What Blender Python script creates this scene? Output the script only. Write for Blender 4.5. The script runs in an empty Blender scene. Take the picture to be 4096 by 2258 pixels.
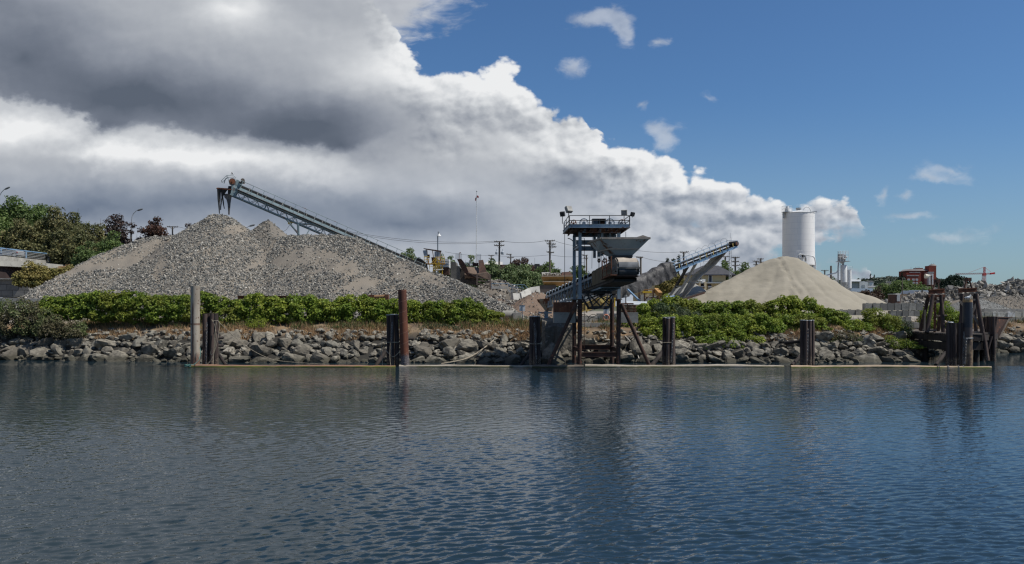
import bpy, math, random
import numpy as np
from mathutils import Vector, Matrix

random.seed(7)
RNG = np.random.default_rng(11)
SC = bpy.context.scene
COL = SC.collection
F, CX, HY, H = 3400.0, 2048.0, 1225.0, 4.45      # focal length (photo pixels), principal point, eye height in metres
YARD = 3.2                                        # level of the yard above the water


def P(px, py, D):
    """the point that stands D metres out and is seen at photo pixel (px, py)"""
    return Vector(((px - CX) * D / F, D, H + (HY - py) * D / F))


def G(px, D, z):
    return Vector(((px - CX) * D / F, D, z))


def lerp(a, b, t):
    return a + (b - a) * t


# ------------------------------------------------------------------ mesh builder
class MB:
    def __init__(s):
        s.v, s.f = [], []

    def add(s, vs, fs):
        b = len(s.v)
        s.v += [tuple(v) for v in vs]
        s.f += [tuple(i + b for i in f) for f in fs]
        return s

    def box(s, c, size, rz=0.0, M=None):
        hx, hy, hz = size[0] / 2, size[1] / 2, size[2] / 2
        M = M or Matrix.Rotation(rz, 3, 'Z')
        c = Vector(c)
        vs = [c + M @ Vector((x * hx, y * hy, z * hz)) for z in (-1, 1) for y in (-1, 1) for x in (-1, 1)]
        return s.add(vs, [(0, 2, 3, 1), (4, 5, 7, 6), (0, 1, 5, 4), (2, 6, 7, 3), (0, 4, 6, 2), (1, 3, 7, 5)])

    def frame(s, p0, p1, up=(0, 0, 1)):
        d = (Vector(p1) - Vector(p0)).normalized()
        u = Vector(up)
        if abs(d.dot(u)) > 0.98:
            u = Vector((0, 1, 0))
        x = d.cross(u).normalized()
        return d, x, x.cross(d).normalized()

    def bar(s, p0, p1, w, h=None, up=(0, 0, 1)):
        h = h or w
        p0, p1 = Vector(p0), Vector(p1)
        d, x, y = s.frame(p0, p1, up)
        vs = [p + x * (a * w / 2) + y * (b * h / 2) for p in (p0, p1) for a, b in ((-1, -1), (1, -1), (1, 1), (-1, 1))]
        return s.add(vs, [(0, 3, 2, 1), (4, 5, 6, 7), (0, 1, 5, 4), (1, 2, 6, 5), (2, 3, 7, 6), (3, 0, 4, 7)])

    def ibeam(s, p0, p1, w, h, t=0.03, up=(0, 0, 1)):
        p0, p1 = Vector(p0), Vector(p1)
        d, x, y = s.frame(p0, p1, up)
        s.bar(p0 + y * (h - t) / 2, p1 + y * (h - t) / 2, w, t, up)
        s.bar(p0 - y * (h - t) / 2, p1 - y * (h - t) / 2, w, t, up)
        s.bar(p0, p1, t, h - 2 * t, up)
        return s

    def tube(s, pts, r, n=8, caps=True):
        pts = [Vector(p) for p in pts]
        m = len(pts)
        rs = list(r) if hasattr(r, '__len__') else [r] * m
        base = len(s.v)
        d = (pts[1] - pts[0]).normalized()
        u = Vector((0, 0, 1)) if abs(d.z) < 0.9 else Vector((1, 0, 0))
        x = d.cross(u).normalized()
        for i, p in enumerate(pts):
            d = (pts[min(i + 1, m - 1)] - pts[max(i - 1, 0)]).normalized()
            x = (x - d * x.dot(d)).normalized()
            y = d.cross(x)
            for k in range(n):
                a = 2 * math.pi * k / n
                s.v.append(tuple(p + (x * math.cos(a) + y * math.sin(a)) * rs[i]))
        for i in range(m - 1):
            for k in range(n):
                a, b = base + i * n + k, base + i * n + (k + 1) % n
                s.f.append((a, b, b + n, a + n))
        if caps:
            s.f.append(tuple(base + k for k in range(n))[::-1])
            s.f.append(tuple(base + (m - 1) * n + k for k in range(n)))
        return s

    def cyl(s, p0, p1, r0, r1=None, n=16, caps=True):
        return s.tube([p0, p1], [r0, r0 if r1 is None else r1], n, caps)

    def ring(s, c, axis, R, r, n=20, m=6):
        axis = Vector(axis).normalized()
        u = Vector((0, 0, 1)) if abs(axis.z) < 0.9 else Vector((1, 0, 0))
        x = axis.cross(u).normalized(); y = axis.cross(x)
        base = len(s.v); c = Vector(c)
        for i in range(n):
            a = 2 * math.pi * i / n
            e = x * math.cos(a) + y * math.sin(a)
            for k in range(m):
                b = 2 * math.pi * k / m
                s.v.append(tuple(c + e * (R + r * math.cos(b)) + axis * (r * math.sin(b))))
        for i in range(n):
            for k in range(m):
                i2, k2 = (i + 1) % n, (k + 1) % m
                s.f.append((base + i * m + k, base + i2 * m + k, base + i2 * m + k2, base + i * m + k2))
        return s

    def prism(s, pts, ext):
        """closed polygon pts extruded by the vector ext"""
        n = len(pts); ext = Vector(ext)
        vs = [Vector(p) for p in pts] + [Vector(p) + ext for p in pts]
        fs = [tuple(range(n))[::-1], tuple(range(n, 2 * n))]
        fs += [(i, (i + 1) % n, n + (i + 1) % n, n + i) for i in range(n)]
        return s.add(vs, fs)

    def quad(s, a, b, c, d):
        return s.add([a, b, c, d], [(0, 1, 2, 3)])

    def sheet(s, rows, thick=None):
        """grid of points (rows of equal length), given thickness along -thick"""
        m, n = len(rows), len(rows[0])
        vs = [Vector(p) for r in rows for p in r]
        fs = [(i * n + k, i * n + k + 1, (i + 1) * n + k + 1, (i + 1) * n + k) for i in range(m - 1) for k in range(n - 1)]
        if thick is not None:
            t = Vector(thick); o = len(vs)
            vs = vs + [v + t for v in vs]
            fs = fs + [tuple(o + i for i in f)[::-1] for f in fs]
            edge = [i for i in range(n)] + [i * n + n - 1 for i in range(1, m)] + [(m - 1) * n + k for k in range(n - 2, -1, -1)] + [i * n for i in range(m - 2, 0, -1)]
            for i in range(len(edge)):
                a, b = edge[i], edge[(i + 1) % len(edge)]
                fs.append((b, a, a + o, b + o))
        return s.add(vs, fs)

    def lathe(s, c, prof, n=24):
        """prof: list of (radius, z) above c"""
        c = Vector(c); base = len(s.v)
        for r, z in prof:
            for k in range(n):
                a = 2 * math.pi * k / n
                s.v.append((c.x + r * math.cos(a), c.y + r * math.sin(a), c.z + z))
        for i in range(len(prof) - 1):
            for k in range(n):
                a, b = base + i * n + k, base + i * n + (k + 1) % n
                s.f.append((a, b, b + n, a + n))
        s.f.append(tuple(base + k for k in range(n))[::-1])
        s.f.append(tuple(base + (len(prof) - 1) * n + k for k in range(n)))
        return s

    def build(s, name, m, parent=None, smooth=True, loc=None, angle=0.6):
        off = Vector((0, 0, 0))
        if parent is not None:
            q = parent
            while q is not None:
                off += q.location; q = q.parent
        elif loc is not None:
            off = Vector(loc)
        v = np.array(s.v, dtype=np.float64).reshape(-1, 3) - np.array(off)
        me = bpy.data.meshes.new(name)
        me.from_pydata(v.tolist(), [], s.f)
        return link_mesh(name, me, m, parent, smooth, off if parent is None else None, angle)


def link_mesh(name, me, m, parent=None, smooth=True, loc=None, angle=0.6):
    me.update()
    if smooth:
        me.shade_smooth()
        if angle:
            me.set_sharp_from_angle(angle=angle)
    if m is not None:
        me.materials.append(m)
    o = bpy.data.objects.new(name, me)
    COL.objects.link(o)
    if parent is not None:
        o.parent = parent
    elif loc is not None:
        o.location = loc
    return o


def np_mesh(name, v, f, m, parent=None, smooth=False, loc=None, angle=None):
    """mesh from numpy arrays: v (n,3) in world coordinates, f (k,3|4)"""
    off = Vector((0, 0, 0))
    if parent is not None:
        q = parent
        while q is not None:
            off += q.location; q = q.parent
    elif loc is not None:
        off = Vector(loc)
    me = bpy.data.meshes.new(name)
    me.from_pydata(v - np.array(off), [], np.ascontiguousarray(f, dtype=np.int32))
    return link_mesh(name, me, m, parent, smooth, off if parent is None else None, angle)


def tag(o, label, cat, group=None, kind=None):
    if label:
        o['label'] = label
        o['category'] = cat
        o['kind'] = 'thing'
    if group:
        o['group'] = group
    if kind:
        o['kind'] = kind
    return o


def thing(name, label, cat, loc, group=None):
    o = bpy.data.objects.new(name, None)
    o.empty_display_size = 0.3
    COL.objects.link(o)
    o.location = Vector(loc)
    return tag(o, label, cat, group)


def copy_tree(o, parent=None):
    c = o.copy(); COL.objects.link(c)
    if parent is not None:
        c.parent = parent
    for ch in list(o.children):
        copy_tree(ch, c)
    return c


ORD = 'zeroth first second third fourth fifth sixth seventh eighth ninth tenth eleventh twelfth thirteenth fourteenth fifteenth sixteenth seventeenth eighteenth nineteenth twentieth'.split()
def ordinal(n):
    if n <= 20:
        return ORD[n]
    if n < 30:
        return 'twenty-' + ORD[n - 20]
    if n == 30:
        return 'thirtieth'
    return 'thirty-' + ORD[n - 30]


# ------------------------------------------------------------------ node expressions
class X:
    """a socket (or number) with arithmetic that builds Math nodes"""
    def __init__(s, g, k):
        s.g, s.k = g, k

    def op(s, o, *a):
        n = s.g.nodes.new('ShaderNodeMath'); n.operation = o
        for i, q in enumerate((s,) + a):
            q = q.k if isinstance(q, X) else q
            if isinstance(q, (int, float)):
                n.inputs[i].default_value = q
            else:
                s.g.links.new(q, n.inputs[i])
        return X(s.g, n.outputs[0])

    def __add__(s, o): return s.op('ADD', o)
    __radd__ = __add__
    def __sub__(s, o): return s.op('SUBTRACT', o)
    def __rsub__(s, o): return X(s.g, float(o)).op('SUBTRACT', s)
    def __mul__(s, o): return s.op('MULTIPLY', o)
    __rmul__ = __mul__
    def __truediv__(s, o): return s.op('DIVIDE', o)
    def mad(s, a, b): return s.op('MULTIPLY_ADD', a, b)
    def min(s, o): return s.op('MINIMUM', o)
    def max(s, o): return s.op('MAXIMUM', o)
    def abs(s): return s.op('ABSOLUTE')
    def pow(s, o): return s.op('POWER', o)
    def fract(s): return s.op('FRACT')
    def sin(s): return s.op('SINE')
    def step(s, lo, hi):
        n = s.g.nodes.new('ShaderNodeMapRange'); n.interpolation_type = 'SMOOTHSTEP'
        s.g.links.new(s.k, n.inputs[0])
        for i, q in ((1, lo), (2, hi)):
            if isinstance(q, X):
                s.g.links.new(q.k, n.inputs[i])
            else:
                n.inputs[i].default_value = q
        return X(s.g, n.outputs[0])
    def clamp(s):
        return s.max(0.0).min(1.0)


def put(g, q, sock):
    if isinstance(q, X):
        q = q.k
    if isinstance(q, (int, float)):
        sock.default_value = q
    elif isinstance(q, (tuple, list)):
        sock.default_value = tuple(q) + ((1.0,) if len(q) == 3 and len(sock.default_value) == 4 else ())
    else:
        g.links.new(q, sock)


def noise(g, vec, scale, detail=4, rough=0.55, dist=0.0, out='Fac'):
    n = g.nodes.new('ShaderNodeTexNoise')
    if vec is not None:
        g.links.new(vec.k if isinstance(vec, X) else vec, n.inputs['Vector'])
    n.inputs['Scale'].default_value = scale
    n.inputs['Detail'].default_value = detail
    n.inputs['Roughness'].default_value = rough
    n.inputs['Distortion'].default_value = dist
    return X(g, n.outputs[out])


def mixc(g, fac, a, b):
    n = g.nodes.new('ShaderNodeMix'); n.data_type = 'RGBA'
    put(g, fac, n.inputs[0]); put(g, a, n.inputs[6]); put(g, b, n.inputs[7])
    return n.outputs[2]


def ramp(g, fac, stops, interp='LINEAR'):
    n = g.nodes.new('ShaderNodeValToRGB')
    n.color_ramp.interpolation = interp
    e = n.color_ramp.elements
    while len(e) < len(stops):
        e.new(0.5)
    for i, (p, c) in enumerate(stops):
        e[i].position = p; e[i].color = tuple(c) + (1,)
    put(g, fac, n.inputs[0])
    return n.outputs[0]


def mapping(g, vec, loc=(0, 0, 0), rot=(0, 0, 0), scale=(1, 1, 1)):
    n = g.nodes.new('ShaderNodeMapping')
    g.links.new(vec.k if isinstance(vec, X) else vec, n.inputs[0])
    n.inputs['Location'].default_value = loc
    n.inputs['Rotation'].default_value = rot
    n.inputs['Scale'].default_value = scale
    return n.outputs[0]


def comb(g, x, y, z=0.0):
    n = g.nodes.new('ShaderNodeCombineXYZ')
    for i, q in enumerate((x, y, z)):
        put(g, q, n.inputs[i])
    return n.outputs[0]


def sep(g, v):
    n = g.nodes.new('ShaderNodeSeparateXYZ')
    g.links.new(v, n.inputs[0])
    return [X(g, n.outputs[i]) for i in range(3)]


class Mat:
    """new material with a Principled shader; .g node tree, .obj object coordinates shifted per object"""
    def __init__(s, name, rough=0.8, metal=0.0, spec=0.3):
        s.m = bpy.data.materials.new(name)
        s.m.use_nodes = True
        s.g = s.m.node_tree
        s.p = s.g.nodes['Principled BSDF']
        s.p.inputs['Roughness'].default_value = rough
        s.p.inputs['Metallic'].default_value = metal
        s.p.inputs['Specular IOR Level'].default_value = spec
        tc = s.g.nodes.new('ShaderNodeTexCoord')
        oi = s.g.nodes.new('ShaderNodeObjectInfo')
        vm = s.g.nodes.new('ShaderNodeVectorMath'); vm.operation = 'ADD'
        mu = s.g.nodes.new('ShaderNodeMath'); mu.operation = 'MULTIPLY'; mu.inputs[1].default_value = 57.0
        s.g.links.new(oi.outputs['Random'], mu.inputs[0])
        s.g.links.new(tc.outputs['Object'], vm.inputs[0])
        s.g.links.new(mu.outputs[0], vm.inputs[1])
        s.raw = tc.outputs['Object']
        s.obj = vm.outputs[0]
        s.rand = X(s.g, oi.outputs['Random'])

    def island(s):
        n = s.g.nodes.new('ShaderNodeNewGeometry')
        return X(s.g, n.outputs['Random Per Island'])

    def normal(s):
        n = s.g.nodes.new('ShaderNodeNewGeometry')
        return sep(s.g, n.outputs['Normal'])

    def noise(s, scale, detail=4, rough=0.55, dist=0.0, stretch=None):
        v = s.obj if stretch is None else mapping(s.g, s.obj, scale=stretch)
        return noise(s.g, v, scale, detail, rough, dist)

    def color(s, c):
        put(s.g, c, s.p.inputs['Base Color']); return s

    def mix(s, f, a, b):
        return mixc(s.g, f, a, b)

    def bump(s, h, strength=0.3, dist=0.05):
        n = s.g.nodes.new('ShaderNodeBump')
        n.inputs['Strength'].default_value = strength
        n.inputs['Distance'].default_value = dist
        put(s.g, h, n.inputs['Height'])
        s.g.links.new(n.outputs[0], s.p.inputs['Normal'])
        return s


def plain(name, c1, c2=None, scale=1.5, rough=0.75, metal=0.0, bump=0.15, bscale=12.0, bdist=0.02, stretch=None, spec=0.3, c3=None):
    """weathered material: two or three tones blended by noise"""
    m = Mat(name, rough, metal, spec)
    c2 = c2 or tuple(q * 0.7 for q in c1)
    n = m.noise(scale, 5, 0.6, 0.3, stretch).step(0.35, 0.65)
    c = m.mix(n, c1, c2)
    if c3:
        c = m.mix(m.noise(scale * 2.7, 5, 0.65).step(0.56, 0.68), c, c3)
    m.color(c)
    if bump:
        m.bump(m.noise(bscale, 4, 0.6, 0, stretch), bump, bdist)
    return m.m


def rusty(name, paint, amount=0.5, paint2=None, rust=(0.16, 0.062, 0.03), scale=1.6, rough=0.6, streak=(1, 1, 0.35)):
    """painted steel with rust breaking through in patches and runs"""
    m = Mat(name, rough, 0.0, 0.35)
    n = m.noise(scale, 6, 0.68, 0.2, streak)
    k = n.step(0.74 - amount * 0.42, 0.82 - amount * 0.42)
    base = m.mix(m.noise(0.7, 3).step(0.35, 0.65), paint, paint2 or tuple(q * 0.75 for q in paint))
    r = m.mix(m.noise(7.0, 4).step(0.35, 0.65), rust, tuple(q * 0.55 for q in rust))
    m.color(m.mix(k, base, r))
    m.bump(k * 0.6 + m.noise(25, 3) * 0.3, 0.25, 0.01)
    return m.m


def leafmat(name, cols, patch=None, trans=0.25, pscale=0.5, rough=0.55):
    """foliage: each leaf takes its own tone; whole clumps drift in hue"""
    m = Mat(name, rough, 0, 0.25)
    st = [(i / max(1, len(cols) - 1), c) for i, c in enumerate(cols)]
    c = ramp(m.g, m.island(), st)
    if patch:
        c = m.mix(m.noise(pscale, 3).step(0.45, 0.62), c, patch)
    m.color(c)
    t = m.g.nodes.new('ShaderNodeBsdfTranslucent')
    m.g.links.new(c, t.inputs[0])
    mx = m.g.nodes.new('ShaderNodeMixShader'); mx.inputs[0].default_value = trans
    m.g.links.new(m.p.outputs[0], mx.inputs[1]); m.g.links.new(t.outputs[0], mx.inputs[2])
    out = [n for n in m.g.nodes if n.type == 'OUTPUT_MATERIAL'][0]
    m.g.links.new(mx.outputs[0], out.inputs[0])
    return m.m


# ------------------------------------------------------------------ foliage
def leaves(pts, out, size, seed=0, up=0.35, jitter=0.8, aspect=0.6):
    """one four-cornered leaf at each of pts, turned roughly outwards along out; returns v, f"""
    r = np.random.default_rng(seed)
    n = len(pts)
    nn = out + r.normal(0, jitter, (n, 3)); nn[:, 2] += up
    nn /= np.linalg.norm(nn, axis=1, keepdims=True) + 1e-9
    a = np.cross(nn, r.normal(0, 1, (n, 3))); a /= np.linalg.norm(a, axis=1, keepdims=True) + 1e-9
    b = np.cross(nn, a)
    s = (size * r.uniform(0.6, 1.35, n))[:, None]
    fold = nn * s * 0.18
    v = np.stack([pts - a * s * 0.5, pts - b * s * aspect * 0.5 + fold, pts + a * s * 0.5, pts + b * s * aspect * 0.5 + fold], 1).reshape(-1, 3)
    f = np.arange(n * 4).reshape(-1, 4)
    return v, f


def lobe_points(lobes, dens, seed=0, shell=0.45, floor=None):
    """points in the outer layer of a set of lumpy ellipsoids (cx,cy,cz,rx,ry,rz); dens = points per square metre of surface"""
    r = np.random.default_rng(seed)
    P_, O_ = [], []
    L = np.array(lobes, float)
    for (cx, cy, cz, rx, ry, rz) in lobes:
        area = 4 * math.pi * (((rx * ry) ** 1.6 + (rx * rz) ** 1.6 + (ry * rz) ** 1.6) / 3) ** (1 / 1.6)
        n = max(6, int(area * dens))
        d = r.normal(0, 1, (n, 3)); d /= np.linalg.norm(d, axis=1, keepdims=True)
        # lumps
        ph = r.uniform(0, 6.28, 6)
        lump = 1 + 0.10 * np.sin(d[:, 0] * 5 + ph[0]) * np.sin(d[:, 2] * 6 + ph[1]) + 0.09 * np.sin(d[:, 1] * 7 + ph[2] + d[:, 2] * 4) + 0.07 * np.sin(d[:, 0] * 11 + ph[3]) * np.sin(d[:, 2] * 12 + ph[4])
        rad = (1 - shell * r.random(n) ** 1.5) * lump
        p = d * rad[:, None] * np.array([rx, ry, rz]) + np.array([cx, cy, cz])
        P_.append(p); O_.append(d)
    p = np.concatenate(P_); o = np.concatenate(O_)
    keep = np.ones(len(p), bool)
    for (cx, cy, cz, rx, ry, rz) in lobes:
        q = (((p - np.array([cx, cy, cz])) / np.array([rx, ry, rz])) ** 2).sum(1)
        keep &= q > 0.30
    if floor is not None:
        keep &= p[:, 2] > floor
    return p[keep], o[keep]


def rock_verts(seed, sub=3, planes=13, rough=0.03):
    """a broken stone: a ball cut by random planes"""
    import bmesh
    r = np.random.default_rng(seed)
    bm = bmesh.new()
    bmesh.ops.create_icosphere(bm, subdivisions=sub, radius=1.0)
    d = np.array([v.co[:] for v in bm.verts]); d /= np.linalg.norm(d, axis=1, keepdims=True)
    f = np.array([[v.index for v in q.verts] for q in bm.faces])
    bm.free()
    nrm = r.normal(0, 1, (planes, 3)); nrm /= np.linalg.norm(nrm, axis=1, keepdims=True)
    dist = r.uniform(0.48, 0.86, planes)
    dot = d @ nrm.T
    rad = np.where(dot > 0.05, dist / np.maximum(dot, 0.05), 9).min(1)
    rad = np.minimum(rad, 1.18)
    rad *= 1 + rough * np.sin(d[:, 0] * 9 + seed) * np.sin(d[:, 1] * 11) + rough * r.normal(0, 0.4, len(d))
    return d * rad[:, None], f
# ------------------------------------------------------------------ camera, sun, sky
SUN_EL, SUN_AZ = math.radians(56), math.radians(78)        # azimuth from straight behind the camera towards the right
SUND = Vector((math.sin(SUN_AZ) * math.cos(SUN_EL), -math.cos(SUN_AZ) * math.cos(SUN_EL), math.sin(SUN_EL)))

cam = bpy.data.cameras.new('camera')
cam.sensor_width = 36.0
cam.lens = F / 4096 * 36.0
cam.shift_y = (HY - 1129.0) / 4096.0
cam.clip_start, cam.clip_end = 0.5, 20000
camo = bpy.data.objects.new('camera', cam); COL.objects.link(camo)
camo.location = (0, 0, H); camo.rotation_euler = (math.radians(90), 0, 0)
SC.camera = camo

sl = bpy.data.lights.new('sun', 'SUN')
sl.energy = 4.9; sl.angle = math.radians(0.53); sl.color = (1.0, 0.955, 0.88)
slo = bpy.data.objects.new('sun', sl); COL.objects.link(slo)
slo.location = (60, -20, 90)
slo.rotation_euler = SUND.to_track_quat('Z', 'Y').to_euler()

W = bpy.data.worlds.new('World'); SC.world = W; W.use_nodes = True
g = W.node_tree
bg = g.nodes['Background']; wout = [n for n in g.nodes if n.type == 'OUTPUT_WORLD'][0]
sky = g.nodes.new('ShaderNodeTexSky'); sky.sky_type = 'NISHITA'; sky.sun_disc = False
sky.sun_elevation = SUN_EL; sky.sun_rotation = math.atan2(SUND.x, SUND.y)
sky.air_density = 1.0; sky.dust_density = 0.6; sky.ozone_density = 2.2; sky.altitude = 0

dr = g.nodes.new('ShaderNodeTexCoord').outputs['Generated']
dx, dy, dz = sep(g, dr)
inv = X(g, 1.0).op('DIVIDE', dy.abs().max(0.06))
A = (dx * inv).mad(3.4, 2.048)            # a: how far round to the right, b: how far below the top of the view
B = (dz * inv).mad(-3.4, 1.225)
ab = comb(g, A, B)
squash = comb(g, A, B * 1.35)
wn = g.nodes.new('ShaderNodeTexNoise'); wn.inputs['Scale'].default_value = 3.2; wn.inputs['Detail'].default_value = 6
wn.inputs['Roughness'].default_value = 0.58
g.links.new(squash, wn.inputs['Vector'])
vs = g.nodes.new('ShaderNodeVectorMath'); vs.operation = 'MULTIPLY_ADD'
g.links.new(wn.outputs['Color'], vs.inputs[0]); vs.inputs[1].default_value = (0.22, 0.16, 0); vs.inputs[2].default_value = (-0.11, -0.08, 0)
vw = g.nodes.new('ShaderNodeVectorMath'); vw.operation = 'ADD'
g.links.new(vs.outputs[0], vw.inputs[0]); g.links.new(ab, vw.inputs[1])
WARP = vw.outputs[0]


def blob(ca, cb, ra, rb, src=None):
    mp = mapping(g, src or WARP, loc=(-ca / ra, -cb / rb, 0), scale=(1 / ra, 1 / rb, 1))
    n = g.nodes.new('ShaderNodeTexGradient'); n.gradient_type = 'QUADRATIC_SPHERE'
    g.links.new(mp, n.inputs[0])
    return X(g, n.outputs['Fac'])


# billows, and the same billows a little nearer the sun: their difference lights the cloud sides
bil = noise(g, squash, 4.2, 7, 0.53, 0.0)
sunward = mapping(g, squash, loc=(0.022, -0.030, 0))
bil2 = noise(g, sunward, 4.2, 5, 0.50, 0.0)
EMB = (bil - bil2)
fine = noise(g, squash, 15, 6, 0.58, 0.0)
def puffs(vec):
    n = g.nodes.new('ShaderNodeTexVoronoi'); n.feature = 'F1'; n.inputs['Scale'].default_value = 5.6
    n.inputs['Detail'].default_value = 2.4; n.inputs['Roughness'].default_value = 0.52; n.inputs['Lacunarity'].default_value = 2.3
    g.links.new(vec, n.inputs['Vector']); return X(g, n.outputs['Distance'])
pw = g.nodes.new('ShaderNodeVectorMath'); pw.operation = 'MULTIPLY_ADD'
g.links.new(wn.outputs['Color'], pw.inputs[0]); pw.inputs[1].default_value = (0.10, 0.10, 0); g.links.new(squash, pw.inputs[2])
puf = puffs(pw.outputs[0]); puf2 = puffs(mapping(g, pw.outputs[0], loc=(0.018, -0.026, 0)))
PEMB = puf2 - puf
soft = noise(g, squash, 2.3, 4, 0.5, 0.0)

# upper edge of the cloud bank round the horizon
fc = g.nodes.new('ShaderNodeFloatCurve')
pts = [(-1.0, -6.0), (1.0, -6.0), (1.28, -1.2), (1.46, -0.22), (1.58, 0.03), (1.69, 0.19), (1.86, 0.215), (2.03, 0.22), (2.11, 0.30), (2.20, 0.35), (2.34, 0.37), (2.40, 0.51), (2.55, 0.55),
       (2.69, 0.61), (2.76, 0.64), (2.93, 0.655), (3.06, 0.71), (3.26, 0.725), (3.41, 0.765), (3.48, 0.88), (3.50, 1.35), (4.3, 1.4), (5.9, 1.4)]
cv = fc.mapping.curves[0]
nx = lambda q: (q + 1) / 7; ny = lambda q: (q + 6) / 7.5
while len(cv.points) < len(pts):
    cv.points.new(0.5, 0.5)
for i, (x_, y_) in enumerate(pts):
    cv.points[i].location = (nx(x_), ny(y_)); cv.points[i].handle_type = 'VECTOR'
fc.mapping.use_clip = False
fc.mapping.update()
AW = A + (wn.outputs['Fac'] if False else X(g, wn.outputs['Fac'])) * 0.20 + (fine - 0.5) * 0.10 - 0.10
put(g, (AW + 1.0) / 7.0, fc.inputs['Value'])
T = X(g, fc.outputs[0]) * 7.5 - 6.0
edge = B - T + (bil - 0.5) * 0.24 + (fine - 0.5) * 0.06 + (0.36 - puf) * 0.095
hole = (A.step(2.35, 3.75) + (bil - 0.5) * 2.6 + (fine - 0.5) * 0.8).step(0.46, 0.86) * B.step(0.86, 0.95)
MASK = edge.step(0.0, 0.034) * (X(g, 1.0) - hole)
# the grey upper sheet that trails off in wisps to the right
wis = noise(g, mapping(g, ab, rot=(0, 0, 0.7), scale=(1.0, 2.6, 1)), 4.0, 8, 0.62, 0.4)
sheet = (blob(1.30, -0.02, 0.95, 0.42, ab) * 2.2 + (wis - 0.5) * 1.1)
SHEET = sheet.step(0.36, 0.78)

# light and dark of the bank
LIT = [(0.55, 0.40, 1.00, 0.28, -0.66), (1.20, 0.52, 0.72, 0.22, -0.62), (0.10, 0.22, 0.70, 0.34, -0.42), (0.0, 0.02, 0.6, 0.3, -0.18), (0.42, 0.53, 0.16, 0.09, -0.30),
       (1.35, 0.60, 0.35, 0.10, -0.30), (0.95, 0.82, 1.5, 0.16, -0.26), (0.3, 0.84, 1.0, 0.20, -0.24), (1.6, 0.88, 0.8, 0.14, -0.2),
       (0.93, 0.05, 0.34, 0.15, 0.42), (1.52, 0.28, 0.42, 0.20, 0.34), (1.64, 0.20, 0.2, 0.16, 0.30), (2.00, 0.30, 0.40, 0.24, 0.60), (0.05, 0.53, 0.5, 0.13, 0.46),
       (0.72, 0.625, 0.85, 0.07, 0.46), (2.48, 0.60, 0.55, 0.13, 0.45), (2.90, 0.71, 0.55, 0.10, 0.42), (2.05, 0.62, 0.4, 0.12, 0.16), (2.28, 0.72, 0.32, 0.09, -0.22), (2.75, 0.79, 0.5, 0.05, -0.20),
       (3.0, 0.865, 0.7, 0.05, -0.20), (2.35, 0.90, 0.9, 0.14, 0.12), (3.35, 0.78, 0.3, 0.07, 0.1), (2.25, 0.47, 0.3, 0.10, -0.12), (1.80, 0.76, 0.5, 0.12, 0.12), (2.72, 0.95, 0.6, 0.08, 0.20), (1.7, 0.90, 0.8, 0.10, -0.10),
       (2.66, 0.955, 0.10, 0.05, -0.34), (2.86, 0.945, 0.09, 0.04, -0.28), (2.0, -0.5, 2.2, 0.7, 0.18), (4.0, 1.12, 0.4, 0.10, 0.45), (1.2, 0.14, 0.6, 0.14, 0.08)]
L = X(g, 0.60)
for (ca, cb, ra, rb, am) in LIT:
    L = blob(ca, cb, ra, rb).mad(am * 1.12, L)
crisp = (X(g, 1.0) - edge.step(0.04, 0.46)) * A.step(1.25, 1.8) * 0.90 + 0.10
L = L + crisp * (EMB * 1.25 + PEMB * 0.48 + (fine - 0.5) * 0.10 + (bil - 0.5) * 0.22) + (soft - 0.5) * 0.16
# ragged lower edge of the dark base, with the bright farther bank showing under it
f2 = g.nodes.new('ShaderNodeFloatCurve'); p2 = [(-1.0, 0.36), (0.0, 0.42), (0.20, 0.465), (0.33, 0.50), (0.40, 0.55), (0.47, 0.565), (0.56, 0.545), (0.95, 0.58), (1.12, 0.605), (1.32, 0.655), (1.46, 0.62), (1.62, 0.52), (1.8, 0.40), (6.0, 0.40)]
c2 = f2.mapping.curves[0]
while len(c2.points) < len(p2):
    c2.points.new(0.5, 0.5)
for i, (x_, y_) in enumerate(p2):
    c2.points[i].location = (nx(x_), y_); c2.points[i].handle_type = 'VECTOR'
f2.mapping.use_clip = False; f2.mapping.update(); put(g, (AW + 1.0) / 7.0, f2.inputs['Value'])
e2 = X(g, f2.outputs[0]) - B + (bil - 0.5) * 0.10 + (fine - 0.5) * 0.07 + (0.36 - puf) * 0.03
inside = e2.step(-0.005, 0.045); left = X(g, 1.0) - A.step(1.15, 1.7)
L = L + left * (e2.step(-0.20, 0.0) * (X(g, 1.0) - inside) * 0.34 - inside * e2.step(-0.3, 0.10) * 0.04)
# rims of the bank towards the sun are bright
rim = X(g, 1.0) - edge.step(0.02, 0.20)
L = L + rim * A.step(1.5, 1.75) * 0.22
CLOUD = ramp(g, L, [(0.0, (0.105, 0.128, 0.170)), (0.20, (0.165, 0.190, 0.240)), (0.40, (0.27, 0.297, 0.35)), (0.62, (0.44, 0.465, 0.505)), (0.82, (0.66, 0.68, 0.705)), (1.0, (0.84, 0.85, 0.86))])
LOW = ramp(g, L, [(0.0, (0.090, 0.125, 0.190)), (0.25, (0.160, 0.205, 0.285)), (0.5, (0.29, 0.335, 0.41)), (0.75, (0.58, 0.61, 0.66)), (1.0, (0.84, 0.85, 0.86))])
CLOUD = mixc(g, B.step(0.60, 0.82) * 0.75, CLOUD, LOW)

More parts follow.
